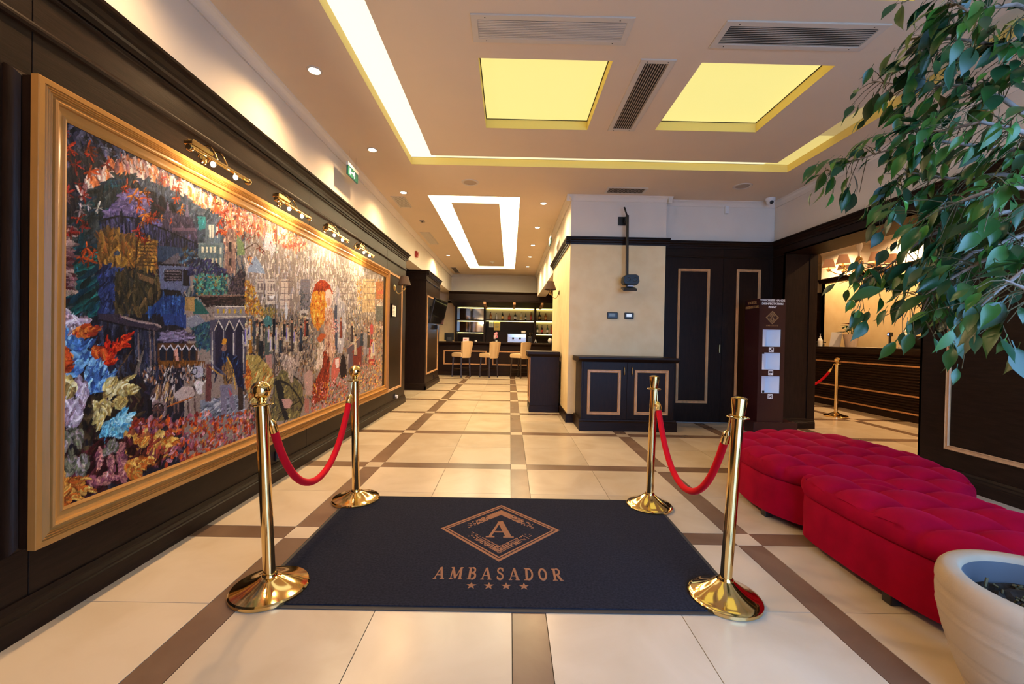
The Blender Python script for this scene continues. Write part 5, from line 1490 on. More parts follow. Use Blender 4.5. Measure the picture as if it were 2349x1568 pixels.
# security devices
t = thing('dome_camera', 'white dome camera in the ceiling corner above the opening', 'camera', (3.56, 5.86, CE))
MB().lathe([(0.062, 0), (0.062, -0.03), (0.056, -0.04), (0.052, -0.04)], 28, caps=False).build('base', 'white_plastic', t, 40)
MB().ball((0, 0, -0.045), 0.052, 24, 14).build('ball', 'white_plastic', t, 60)
MB().lathe([(0.026, 0), (0.026, 0.008), (0.02, 0.012), (0, 0.013)], 20).build('lens', 'black_plastic', t, 40).matrix_local = Matrix.Translation((-0.012, -0.042, -0.068)) @ Matrix.Rotation(R(118), 4, 'X')
t = thing('motion_sensor', 'small white motion sensor high on the pinkish wall', 'sensor', (3.03, 6.062, 3.13))
MB().box(-0.026, 0.026, -0.04, 0, -0.055, 0.055).build('housing', 'white_plastic', t, bevel=0.008); MB().box(-0.018, 0.018, -0.0425, -0.039, -0.025, 0.015).build('window', 'paper', t)
t = thing('fire_alarm', 'red fire alarm box on the cream wall above the recess', 'alarm', (-2.07, 8.47, 2.87))
MB().box(0, 0.05, -0.06, 0.06, -0.06, 0.06).build('housing', 'red_box', t, bevel=0.006); MB().lathe([(0.03, 0), (0.03, 0.012), (0, 0.012)], 16).build('sounder', 'red_box', t, 40).matrix_local = Matrix.Translation((0.05, 0, 0)) @ Matrix.Rotation(R(90), 4, 'Y')

def running_man(t, s, x, face):
    """pictogram on the sign, built on the plane x (u along y)"""
    def put(polys, m):
        mb = MB()
        for p in polys: mb.prism([(face * a * s, b * s) for a, b in p], 'x', x, x + face * 0.0012)
        return mb.build('pictogram', m, t)
    put([[(-1.25, -0.38), (-0.85, -0.38), (-0.85, 0.38), (-1.25, 0.38)]], 'sign_white')
    put([[(-0.75, -0.04), (-0.45, -0.04), (-0.45, -0.14), (-0.2, 0.02), (-0.45, 0.18), (-0.45, 0.08), (-0.75, 0.08)]], 'sign_white')
    put([[(0.0, 0.1), (0.2, 0.2), (0.42, 0.2), (0.6, 0.02), (0.68, 0.08), (0.46, 0.3), (0.2, 0.3), (-0.04, 0.2)], [(0.16, 0.2), (0.36, 0.2), (0.3, -0.1), (0.46, -0.4), (0.36, -0.42), (0.18, -0.08), (-0.1, -0.2), (-0.12, -0.1), (0.14, 0.02)],
         [(0.36 + 0.09 * math.cos(2 * PI * k / 8), 0.4 + 0.09 * math.sin(2 * PI * k / 8)) for k in range(8)]], 'sign_white')
def exit_sign(x, y, z, face, label):
    t = thing('exit_sign', label, 'exit sign', (x, y, z), group='hanging emergency exit signs')
    MB().box(-0.009, 0.009, -0.15, 0.15, -0.05, 0.05).build('plate', 'sign_green', t)
    MB().box(-0.014, 0.014, -0.155, 0.155, 0.05, 0.085).build('lamp_housing', 'white_plastic', t, bevel=0.003)
    for yy in (-0.1, 0.1): MB().tube([(0, yy, 0.08), (0, yy, CE - z)], 0.003, 6).build('hanger', 'chrome', t)
    running_man(t, 0.085, face * 0.009, face)
    return t
exit_sign(-1.93, 4.72, 3.02, 1, 'small green exit sign with running man hanging by the painting wall')
exit_sign(0.60, 7.55, 2.96, -1, 'exit sign seen edge-on hanging by the column wall')

# ================================================================== WALL FITTINGS
def sconce(loc, side, label):
    t = thing('wall_sconce', label, 'lamp', loc, group='brass wall sconces with brown shades')
    s = side
    MB().lathe([(0, 0.02), (0.025, 0.016), (0.045, 0.006), (0.05, 0)], 20).build('back_plate', 'brass_dull', t, 40).matrix_local = Matrix.Rotation(R(90 * s), 4, 'Y')
    pts = [(s * (0.01 + 0.13 * (1 - math.cos(PI * i / 14))/2*2 * 0.5 + 0.0), 0, -0.085 * math.sin(PI * i / 14 * 0.95)) for i in range(15)]
    pts = [(s * (0.01 + 0.15 * i / 14), 0, -0.10 * math.sin(PI * (i / 14) ** 0.8)) for i in range(15)]
    MB().tube(pts, 0.006, 8).build('curved_arm', 'brass_dull', t, 60)
    MB().lathe([(0, -0.045), (0.008, -0.04), (0.02, -0.018), (0.03, -0.008), (0.012, 0.0), (0.012, 0.05), (0.009, 0.055)], 16, (s * 0.16, 0, 0.0)).build('candle_cup', 'brass_dull', t, 40)
    MB().lathe([(0.105, 0.045), (0.06, 0.19), (0.058, 0.19), (0.103, 0.045)], 28, (s * 0.16, 0, 0), caps=False).build('shade', 'lamp_shade', t, 50)
sconce((-2.0, 6.74, 1.98), 1, 'brown-shaded brass sconce on the panelling past the painting')
sconce((0.74, 7.17, 2.0), -1, 'brown-shaded brass sconce on the yellow side of the column')
t = thing('framed_notice', 'small framed notice under the sconce past the painting', 'picture', (-2.0, 6.70, 1.60))
frame4((-0.13, 0.13, -0.105, 0.105), [(0, 0), (0, 0.02), (0.014, 0.02), (0.016, 0.012), (0.016, 0)], lambda u, v, h_: (h_, u, v), 'frame', 'dark_wood', t)
MB().box(0.004, 0.010, -0.115, 0.115, -0.09, 0.09).build('sheet', 'paper', t)
pm = MB()
for k in range(6): pm.box(0.0102, 0.0106, -0.07, 0.07 - 0.03 * (k % 3), 0.05 - k * 0.022, 0.058 - k * 0.022)
mat('grey_print', (0.25, 0.26, 0.25), 0.7); pm.build('printed_lines', 'grey_print', t)
def outlet(y, label):
    t = thing('wall_socket', label, 'socket', (-2.0, y, 0.195), group='sockets low on the painting wall')
    MB().box(0, 0.012, -0.04, 0.04, -0.04, 0.04).build('cover_plate', 'black_plastic', t, bevel=0.004)
    MB().lathe([(0.021, 0), (0.021, 0.03), (0.017, 0.04), (0, 0.04)], 18).build('plug', 'white_plastic', t, 40).matrix_local = Matrix.Translation((0.012, 0.005, 0)) @ Matrix.Rotation(R(90), 4, 'Y')
    MB().box(0.03, 0.05, -0.012, 0.022, -0.035, -0.005).build('plug_body', 'white_plastic', t, bevel=0.004)
outlet(6.86, 'socket with white plug near the end of the painting wall'); outlet(3.40, 'socket with white plug behind the red rope')
t = thing('pillar_switch', 'small black switch low on the dark pillar side', 'switch', (-1.985, 10.25, 0.20)); MB().box(0, 0.014, -0.03, 0.03, -0.05, 0.05).build('plate', 'black_plastic', t, bevel=0.004); MB().box(0.014, 0.02, -0.012, 0.012, -0.02, 0.02).build('rocker', 'black_plastic', t, bevel=0.002)
# thermostats on the column
def wall_unit(x, label, screen, w_):
    t = thing('thermostat', label, 'thermostat', (x, 5.93, 1.548), group='black control units on the column')
    MB().box(-w_, w_, -0.025, 0, -0.046, 0.046).build('case', 'black_plastic', t, bevel=0.008)
    MB().box(-w_ * 0.62, w_ * 0.5, -0.0262, -0.024, -0.016, 0.028).build('display', screen, t)
    for k in range(3): MB().box(-0.03 + k * 0.024, -0.016 + k * 0.024, -0.0275, -0.024, -0.034, -0.027).build('button', 'grey_plastic', t)
mat('lcd', (0.16, 0.19, 0.17), 0.3); mat('lcd_lit', (0.4, 0.42, 0.42), 0.3, emit=(0.75, 0.85, 0.95), estr=0.6)
wall_unit(1.36, 'black thermostat with dark green display on the column', 'lcd', 0.076); wall_unit(1.60, 'black wall unit with lit white display on the column', 'lcd_lit', 0.066)
# bracket with the double-lens camera
t = thing('lens_camera', 'black twin-lens camera on a long pole bracketed to the column', 'camera', (1.50, 5.93, 2.90))
MB().box(-0.085, 0.04, -0.02, 0, -0.06, 0.06).build('wall_plate', 'black_plastic', t, bevel=0.003)
MB().box(-0.02, 0.02, -0.13, -0.02, -0.03, 0.03).build('stand_off', 'black_plastic', t)
MB().tube([(0.012, -0.13, 0.05), (0.026, -0.13, -0.86)], 0.021, 12).build('pole', 'black_plastic', t, 40)
MB().tube([(-0.03, -0.115, 0.165), (0.012, -0.13, 0.03)], 0.012, 8).build('top_rod', 'black_plastic', t, 40)
hd = MB(); hp = [(-0.115, -0.035), (-0.09, -0.075), (0.085, -0.075), (0.11, -0.03), (0.095, 0.05), (0.06, 0.065), (-0.07, 0.062), (-0.105, 0.035)]
hd.prism([(0.055 + a, -0.86 + b) for a, b in hp], 'y', -0.26, -0.12); hb = hd.build('head', 'black_plastic', t, bevel=0.008)
for dx in (-0.045, 0.05):
    MB().lathe([(0.032, 0), (0.032, 0.010), (0.026, 0.012), (0.022, 0.002), (0, 0.001)], 20).build('lens', 'grey_plastic', hb, 40).matrix_local = Matrix.Translation((0.055 + dx, -0.258, -0.865)) @ Matrix.Rotation(R(90), 4, 'X')
MB().prism([(-0.27, -1.005), (-0.24, -0.985), (-0.12, -0.955), (-0.12, -0.975), (-0.25, -1.025)], 'x', -0.055, 0.13).build('lower_flap', 'grey_plastic', t)
MB().box(0.01, 0.10, -0.19, -0.13, -0.965, -0.935).build('hinge_block', 'black_plastic', t); MB().box(0.02, 0.10, -0.205, -0.19, -0.955, -0.938).build('silver_label', 'white_plastic', t)

# television on the pillar
t = thing('wall_television', 'black television tilted out from the dark pillar', 'television', (-1.985, 9.9, 1.79))
MB().box(0, 0.03, -0.15, 0.15, -0.12, 0.12).build('wall_bracket', 'black_plastic', t); MB().tube([(0.02, 0, 0), (0.12, -0.02, 0.02)], 0.02, 8).build('swivel_arm', 'black_plastic', t)
tv = MB().box(-0.02, 0.025, -0.50, 0.50, -0.30, 0.30).build('housing', 'black_plastic', t, bevel=0.006); tv.matrix_local = Matrix.Translation((0.16, 0.0, 0.0)) @ Matrix.Rotation(R(-8), 4, 'Z') @ Matrix.Rotation(R(12), 4, 'Y')
MB().box(0.0252, 0.0262, -0.485, 0.485, -0.28, 0.285).build('screen', 'screen', tv)
t = thing('wall_box', 'little black box under the television', 'box', (-1.985, 10.35, 1.43)); MB().box(0, 0.07, -0.05, 0.05, -0.055, 0.055).build('case', 'black_plastic', t, bevel=0.005); MB().box(0.07, 0.075, -0.03, 0.03, -0.02, 0.02).build('front', 'grey_plastic', t)
# ================================================================== TEXT HELPERS
def text(body, size, loc, rot, m, parent, name='lettering', bold=0.0, space=1.0, ax='CENTER'):
    c = bpy.data.curves.new(name, 'FONT')
    c.body = body; c.size = size; c.align_x = ax; c.align_y = 'CENTER'
    c.extrude = 0.0006; c.offset = bold; c.space_character = space
    c.materials.append(MATS[m])
    tmp = bpy.data.objects.new(name, c); COL.objects.link(tmp)
    me = bpy.data.meshes.new_from_object(tmp.evaluated_get(bpy.context.evaluated_depsgraph_get()))
    bpy.data.objects.remove(tmp)
    if not me.materials: me.materials.append(MATS[m])
    return inst(name, me, parent, loc, rot)
def pstroke(pts, wds):
    """thick polyline as quads (2D)"""
    out = []
    for i in range(len(pts) - 1):
        (a, b), (c, d) = pts[i], pts[i + 1]
        L = math.hypot(c - a, d - b) or 1
        nx, ny = -(d - b) / L, (c - a) / L
        w0, w1 = (wds, wds) if not isinstance(wds, (list, tuple)) else (wds[i], wds[i + 1])
        ex, ey = (c - a) / L * 0.012, (d - b) / L * 0.012
        out.append([(a - ex + nx * w0 / 2, b - ey + ny * w0 / 2), (a - ex - nx * w0 / 2, b - ey - ny * w0 / 2), (c + ex - nx * w1 / 2, d + ey - ny * w1 / 2), (c + ex + nx * w1 / 2, d + ey + ny * w1 / 2)])
    return out
def arc(cx, cy, rx, ry, a0, a1, n=12):
    return [(cx + rx * math.cos(R(a0 + (a1 - a0) * i / n)), cy + ry * math.sin(R(a0 + (a1 - a0) * i / n))) for i in range(n + 1)]
def bar(x0, x1, y0, y1): return [(x0, y0), (x1, y0), (x1, y1), (x0, y1)]
TK, TN, SF = 0.19, 0.085, 0.07
def glyph(ch):
    if ch == 'A': return (0.86, pstroke([(0.10, 0.03), (0.40, 0.97)], TN) + pstroke([(0.42, 0.98), (0.72, 0.03)], TK) + [bar(0.2, 0.6, 0.30, 0.30 + SF), bar(-0.02, 0.26, 0, SF), bar(0.54, 0.88, 0, SF)])
    if ch == 'M': return (1.05, pstroke([(0.14, 0.03), (0.17, 0.97)], TN) + pstroke([(0.17, 0.97), (0.50, 0.1)], TK) + pstroke([(0.50, 0.08), (0.84, 0.97)], TN) + pstroke([(0.86, 0.97), (0.88, 0.03)], TK) + [bar(0, 0.29, 0, SF), bar(0.73, 1.05, 0, SF), bar(0.02, 0.2, 1 - SF, 1), bar(0.8, 1.02, 1 - SF, 1)])
    if ch == 'B': return (0.72, [bar(0.1, 0.1 + TK, 0, 1), bar(0, 0.4, 0, SF), bar(0, 0.4, 1 - SF, 1), bar(0.2, 0.42, 0.49, 0.56)] + pstroke(arc(0.38, 0.76, 0.22, 0.21, 90, -90), 0.13) + pstroke(arc(0.38, 0.28, 0.27, 0.245, 90, -90), 0.15))
    if ch == 'S': return (0.62, pstroke([(0.50, 0.72)] + arc(0.30, 0.76, 0.20, 0.21, 10, 240, 12) + arc(0.30, 0.26, 0.22, 0.235, 70, -170, 14), 0.13) + [bar(0.47, 0.53, 0.7, 0.97), bar(0.05, 0.11, 0.03, 0.3)])
    if ch == 'D': return (0.76, [bar(0.1, 0.1 + TK, 0, 1), bar(0, 0.36, 0, SF), bar(0, 0.36, 1 - SF, 1)] + pstroke(arc(0.32, 0.5, 0.34, 0.455, 90, -90, 14), 0.15))
    if ch == 'O': return (0.74, pstroke(arc(0.36, 0.5, 0.28, 0.44, 0, 360, 24), 0.16))
    if ch == 'R': return (0.80, [bar(0.1, 0.1 + TK, 0, 1), bar(0, 0.38, 0, SF), bar(0, 0.4, 1 - SF, 1), bar(0.2, 0.42, 0.44, 0.51), bar(0.62, 0.84, 0, SF)] + pstroke(arc(0.38, 0.735, 0.25, 0.24, 90, -90), 0.14) + pstroke([(0.42, 0.47), (0.68, 0.04)], TK))
def word(s, gap):
    x = 0; out = []
    for ch in s:
        w_, ps = glyph(ch)
        out.append((x, ps)); x += w_ + gap
    return out, x - gap
def flat(polys, z0, z1, mb):
    for p in polys: mb.prism(p, 'z', z0, z1)

# ================================================================== ENTRANCE MAT
mx0, mx1, my0, my1 = -1.262, 0.992, 1.79, 3.07
tm = thing('entrance_mat', 'dark navy entrance mat with copper diamond logo and hotel name', 'mat', ((mx0 + mx1) / 2, (my0 + my1) / 2, 0))
a, b = (mx1 - mx0) / 2, (my1 - my0) / 2
MB().box(-a, a, -b, b, 0.0005, 0.004).build('rubber_edge', 'mat_rubber', tm)
MB().prism([(-a + 0.022, -b + 0.024), (a - 0.022, -b + 0.024), (a - 0.022, b - 0.022), (-a + 0.022, b - 0.022)], 'z', 0.004, 0.0095).build('pile', 'mat_pile', tm)
ZL = 0.0095
lx, ly = -0.142 - tm.location.x, 2.552 - tm.location.y
lg = MB()
def diamond(r0, r1):
    o = [(0, r0), (r0, 0), (0, -r0), (-r0, 0)]; i = [(0, r1), (r1, 0), (0, -r1), (-r1, 0)]
    return [[o[k], o[(k + 1) % 4], i[(k + 1) % 4], i[k]] for k in range(4)]
for p in diamond(0.370, 0.347) + diamond(0.337, 0.322): lg.prism([(lx + x, ly + y) for x, y in p], 'z', ZL, ZL + 0.0012)
lg.build('diamond_border', 'mat_copper', tm)
ga = MB(); s = 0.215
_, ps = glyph('A')
for kk, p in enumerate(ps): ga.prism([(lx - 0.001 + (x - 0.43) * s * 0.86, ly - 0.106 + y * s) for x, y in p], 'z', ZL, ZL + 0.0012 + kk * 0.00006)
ga.build('letter_emblem', 'mat_copper', tm)
# stippled chevrons: the stitches thin out towards the ends
for sgn, nm in ((1, 'upper_chevron'), (-1, 'lower_chevron')):
    ch = MB(); rnd = random.Random(5); cell = 0.0085
    for iy in range(-40, 41):
        for ix in range(-30, 31):
            x, y = ix * cell, iy * cell
            t_ = abs(x) / 0.205; e_ = 0.285 - sgn * y - abs(x)          # distance inward from the outer edge of the band
            if t_ > 1 or not 0 <= e_ <= 0.075: continue
            if t_ > 0.28 and rnd.random() < (t_ - 0.28) * 1.25: continue
            if sgn < 0 and int(e_ / 0.0107) % 2 and rnd.random() < 0.8: continue
            w_ = cell * 0.495
            ch.box(lx + x - w_, lx + x + w_, ly + y - w_, ly + y + w_, ZL, ZL + 0.0010)
    ch.build(nm, 'mat_copper', tm)
ww, tot = word('AMBASADOR', 0.40)
s = 0.105; sx = 0.64 / tot
for x, ps in ww:
    lb = MB()
    for kk, p in enumerate(ps): lb.prism([(-0.461 - tm.location.x + (x + q[0]) * sx, 2.016 - tm.location.y + q[1] * s) for q in p], 'z', ZL, ZL + 0.0012 + kk * 0.00006)
    lb.build('letter', 'mat_copper', tm)
for X in (-0.268, -0.184, -0.101, -0.015):
    pts = []
    for k in range(10):
        r_ = 0.030 if k % 2 == 0 else 0.012
        pts.append((X - tm.location.x + r_ * 0.85 * math.sin(PI * k / 5), 1.966 - tm.location.y + r_ * math.cos(PI * k / 5)))
    st = MB(); c = (X - tm.location.x, 1.966 - tm.location.y)
    for k in range(0, 10, 2): st.prism([c, pts[k - 1], pts[k], pts[(k + 1) % 10]], 'z', ZL, ZL + 0.0012)
    st.build('star', 'mat_copper', tm)

# ================================================================== STANCHIONS AND ROPES
def stanchion(x, y, kind, lean, label, group, rz=0.0, rb=0.168):
    t = thing('rope_stanchion', label, 'stanchion', (x, y, 0), rz, group)
    hgt = 0.07 if kind == 'ball' else 0.092
    prof = [(0.05, 0.0), (rb - 0.004, 0.0), (rb, 0.004), (rb, 0.017), (rb - 0.006, 0.024)]
    for k in range(1, 9):
        f = k / 8
        prof.append((rb - 0.006 - (rb - 0.042) * f, 0.024 + (hgt - 0.024) * (0.55 * f + 0.45 * f * f)))
    MB().lathe(prof + [(0.0, hgt)], 56).build('base', 'brass', t, 35)
    M = Matrix.Rotation(lean, 4, 'Y')
    def part(mb, n, sm=40, m='brass'):
        o = mb.build(n, m, t, sm); o.matrix_local = M; return o
    part(MB().lathe([(0.034, hgt - 0.012), (0.034, hgt + 0.006), (0.029, hgt + 0.012)], 28), 'collar')
    if kind == 'ball':
        part(MB().lathe([(0.026, hgt - 0.02), (0.026, 0.862)], 32), 'pole')
        part(MB().lathe([(0.026, 0.862), (0.049, 0.866), (0.051, 0.870), (0.049, 0.874), (0.020, 0.876), (0.014, 0.884), (0.022, 0.890), (0.016, 0.900), (0.012, 0.905)], 32), 'hook_ring')
        part(MB().ball((0, 0, 0.936), 0.0425, 28, 18), 'ball_finial', 60)
    else:
        part(MB().lathe([(0.026, hgt - 0.02), (0.026, 0.862)], 32), 'pole')
        part(MB().lathe([(0.026, 0.858), (0.027, 0.870), (0.0355, 0.936), (0.0355, 0.940), (0.031, 0.943), (0.02, 0.949), (0.0, 0.951)], 32), 'crown_cap')
        ring_ = [(0.046 * math.cos(2 * PI * k / 28), 0.046 * math.sin(2 * PI * k / 28), 0.852) for k in range(28)]
        part(MB().tube(ring_, 0.0035, 8, closed=True), 'hook_ring', 60)
        part(MB().box(-0.046, 0.046, -0.004, 0.004, 0.849, 0.855).box(-0.004, 0.004, -0.046, 0.046, 0.849, 0.855), 'ring_spokes')
    return t
stanchion(-1.205, 1.925, 'ball', R(-3.4), 'ball-topped brass stanchion nearest the camera, beside the painting', 'brass stanchions around the mat')
stanchion(-1.200, 2.990, 'ball', R(-1.4), 'ball-topped brass stanchion at the far corner of the mat', 'brass stanchions around the mat', rb=0.165)
stanchion(0.921, 1.912, 'crown', R(2.9), 'flared-top brass stanchion nearest the camera, beside the red ottoman', 'brass stanchions around the mat', rb=0.160)
stanchion(0.925, 2.965, 'crown', R(1.1), 'flared-top brass stanchion at the far mat corner before the cabinet', 'brass stanchions around the mat', rb=0.160)
stanchion(5.314, 6.788, 'ball', 0, 'ball-topped brass stanchion in front of the reception desk', 'reception stanchions', rb=0.17)
stanchion(4.85, 8.05, 'ball', 0, 'brass stanchion hidden behind the panelled wall at reception', 'reception stanchions', rb=0.17)
def velvet_rope(A, B, zlow, label, rad=0.0195):
    A, B = Vector(A), Vector(B)
    t = thing('velvet_rope', label, 'rope', A, group='red velvet barrier ropes')
    n = 40; pts = []
    for i in range(n + 1):
        f = i / n; p = A.lerp(B, f); s = abs(2 * f - 1)
        sag = (A.z + (B.z - A.z) * f - zlow) * (1 - (0.72 * s ** 2 + 0.28 * s ** 4))
        pts.append(p - Vector((0, 0, sag)) - A)
    k = 2
    MB().tube(pts[k:-k], rad, 14).build('rope_body', 'rope_velvet', t, 60)
    for e, q, q2 in ((pts[0], pts[k], pts[k + 1]), (pts[-1], pts[-k - 1], pts[-k - 2])):
        d = (q2 - q).normalized()
        f0 = q - d * 0.060
        MB().tube([f0, f0 + d * 0.010, f0 + d * 0.020, f0 + d * 0.026, f0 + d * 0.068], [0.007, 0.014, 0.0195, 0.0205, 0.0212], 16).build('brass_ferrule', 'brass', t, 35)
        up_ = e + Vector((0, 0, 0.022))
        hk = [f0 + d * 0.004, f0.lerp(e, 0.55), e + Vector((0, 0, 0.006)), up_, up_ + (e - f0).cross(Vector((1, 0, 0))).normalized() * 0.004]
        MB().tube([f0 + d * 0.004, f0.lerp(up_, 0.4) - d * 0.004, f0.lerp(up_, 0.75), up_], 0.0045, 8).build('hook', 'brass', t, 60)
    return t
velvet_rope((-1.257, 1.978, 0.845), (-1.222, 2.938, 0.842), 0.335, 'red velvet rope between the ball-topped stanchions by the painting')
velvet_rope((0.957, 1.962, 0.835), (0.942, 2.918, 0.835), 0.328, 'red velvet rope between the flared stanchions by the ottoman', 0.0185)
velvet_rope((5.300, 6.84, 0.845), (4.868, 8.00, 0.845), 0.40, 'red velvet rope in front of the reception desk')

# ================================================================== RED OTTOMANS
def smooth_outline(P, n):
    m = len(P); out = []
    for i in range(n):
        f = i / n * m; k = int(f); t_ = f - k
        p0, p1, p2, p3 = [Vector(P[(k + q) % m]) for q in (-1, 0, 1, 2)]
        out.append(0.5 * ((2 * p1) + (p2 - p0) * t_ + (2 * p0 - 5 * p1 + 4 * p2 - p3) * t_ ** 2 + (3 * p1 - p0 - 3 * p2 + p3) * t_ ** 3))
    return out
def ottoman(P, centre, feet, label, pitch=0.235, off=(0.0, 0.0)):
    N = 260
    out = smooth_outline(P, N)
    c = Vector(centre)
    t = thing('tufted_ottoman', label, 'ottoman', (c.x, c.y, 0), group='red velvet ottomans')
    nor = []
    for i in range(N):
        d = out[(i + 1) % N] - out[i - 1]; nv_ = Vector((d.y, -d.x)).normalized()
        if nv_.dot(out[i] - c) < 0: nv_ = -nv_
        nor.append(nv_)
    sk = MB(); vs = []; fs = []
    lev = [(0.052, -0.012), (0.052, 0.0), (0.12, 0.0), (0.2, 0.002), (0.285, -0.002), (0.30, -0.012)]
    for z, o in lev:
        for i in range(N): p = out[i] + nor[i] * o - c; vs.append((p.x, p.y, z))
    for k in range(len(lev) - 1):
        for i in range(N): fs.append((k * N + i, k * N + (i + 1) % N, (k + 1) * N + (i + 1) % N, (k + 1) * N + i))
    fs.append(tuple(range(N - 1, -1, -1)))
    sk.add(vs, fs).build('skirt', 'sofa_velvet', t, 60)
    def tuft(x, y):
        u = (x - off[0]) / pitch; v = (y - off[1]) / pitch
        du = abs(u - round(u)) * pitch; dv = abs(v - round(v)) * pitch
        g1 = math.exp(-(du / 0.020) ** 2); g2 = math.exp(-(dv / 0.026) ** 2)
        pil = (1 - (1 - min(1, du / (pitch / 2))) ** 2.2) * (1 - (1 - min(1, dv / (pitch / 2))) ** 2.2)
        return pil, max(g1, g2), math.exp(-(du * du + dv * dv) / 0.045 ** 2)
    vs = []; fs = []; rows = []
    side = [(0.296, -0.010), (0.302, 0.004), (0.315, 0.013), (0.335, 0.019), (0.355, 0.019), (0.372, 0.014), (0.386, 0.006)]
    for z, o in side:
        for i in range(N):
            q = out[i]; pil, g, b_ = tuft(q.x, q.y)
            wr_ = 0.0022 * math.sin(i * 2.9) * math.sin(i * 0.37) * (z - 0.29) / 0.08
            p = q + nor[i] * (o - 0.016 * g * min(1, (z - 0.29) / 0.05) + wr_) - c
            vs.append((p.x, p.y, z))
    M_ = 52
    for k in range(1, M_ + 1):
        s = 1 - k / M_
        for i in range(N):
            q = c + (out[i] - c) * s + nor[i] * 0.004 * s
            pil, g, b_ = tuft(q.x, q.y)
            edge = 1 - s ** 10
            z = 0.388 + 0.022 * edge + 0.027 * pil * (0.45 + 0.55 * edge) - 0.014 * g * 0.6 - 0.020 * b_
            vs.append((q.x - c.x, q.y - c.y, z))
    T = len(side) + M_
    for k in range(T - 1):
        for i in range(N): fs.append((k * N + i, k * N + (i + 1) % N, (k + 1) * N + (i + 1) % N, (k + 1) * N + i))
    MB().add(vs, fs).build('tufted_cushion', 'sofa_velvet', t, 75)
    for x, y in feet: MB().box(x - c.x - 0.025, x - c.x + 0.025, y - c.y - 0.025, y - c.y + 0.025, 0, 0.056).build('foot', 'stool_leg', t, bevel=0.004)
    return t
ottoman([(1.652, 2.90), (1.665, 3.08), (1.72, 3.30), (1.85, 3.54), (2.10, 3.72), (2.42, 3.78), (2.70, 3.66), (2.86, 3.38), (2.90, 3.05), (2.83, 2.74), (2.68, 2.46), (2.46, 2.285), (2.2, 2.28), (1.95, 2.39), (1.77, 2.57), (1.675, 2.74)],
        (2.27, 3.0), [(1.70, 2.84), (2.0, 3.55), (2.6, 3.55), (2.6, 2.5)], 'red tufted velvet ottoman further back, against the right wall', off=(1.65, 0.33))
ottoman([(1.652, 2.2), (1.662, 2.38), (1.69, 2.475), (1.745, 2.52), (1.83, 2.445), (1.94, 2.345), (2.10, 2.258), (2.28, 2.22), (2.38, 2.13), (2.40, 1.95), (2.37, 1.72), (2.27, 1.52), (2.10, 1.41), (1.92, 1.44), (1.77, 1.55), (1.685, 1.72), (1.654, 1.95)],
        (2.0, 1.92), [(1.695, 1.90), (2.3, 1.9), (1.80, 2.40), (2.05, 1.50)], 'red tufted velvet ottoman in front, partly behind the cream planter', off=(1.65, 0.123))

# ================================================================== PLANTER AND FICUS
PX, PY = 1.62, 1.246
t = thing('planter', 'large cream round planter with ribbed bands at the picture edge', 'planter', (PX, PY, 0))
prof = [(0.0, 0.0), (0.165, 0.0), (0.175, 0.01)]
def pr(z): 
    return 0.178 + (0.288 - 0.178) * math.sin(min(1, z / 0.40) * PI / 2) ** 0.9
for k in range(1, 40):
    z = 0.01 + k * 0.0102
    g = sum(math.exp(-((z - q) / 0.006) ** 2) for q in (0.10, 0.19, 0.215, 0.30, 0.325, 0.385))
    prof.append((pr(z) - 0.004 * g + 0.003 * math.exp(-((z - 0.312) / 0.02) ** 2), z))
prof += [(0.287, 0.418), (0.282, 0.435), (0.272, 0.447), (0.262, 0.450), (0.236, 0.450), (0.226, 0.444), (0.222, 0.43)]
MB().lathe(prof, 72, caps=False).build('pot', 'planter', t, 50)
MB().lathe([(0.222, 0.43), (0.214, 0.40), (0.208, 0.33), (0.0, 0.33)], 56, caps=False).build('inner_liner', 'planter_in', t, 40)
so = MB(); rnd = random.Random(2); vs = []; fs = []; n = 30; m_ = 12
for k in range(m_ + 1):
    for i in range(n):
        r_ = 0.2085 * (1 - k / m_); a_ = 2 * PI * i / n
        vs.append((r_ * math.cos(a_), r_ * math.sin(a_), 0.362 + rnd.uniform(-0.012, 0.012) + (0.01 if k > 3 else 0)))
for k in range(m_):
    for i in range(n): fs.append((k * n + i, k * n + (i + 1) % n, (k + 1) * n + (i + 1) % n, (k + 1) * n + i))
so.add(vs, fs).build('soil', 'soil', t)
chips = MB()
for i in range(130):
    a_ = rnd.uniform(0, 2 * PI); r_ = 0.19 * math.sqrt(rnd.random()); x, y, z = r_ * math.cos(a_), r_ * math.sin(a_), 0.368 + rnd.uniform(0, 0.012)
    d = Vector((rnd.uniform(-1, 1), rnd.uniform(-1, 1), rnd.uniform(-0.3, 0.4))).normalized() * rnd.uniform(0.012, 0.03)
    chips.tube([(x, y, z), (x + d.x, y + d.y, z + d.z)], rnd.uniform(0.002, 0.005), 5)
tag(chips.build('bark_chips', 'twig', t), kind='stuff')

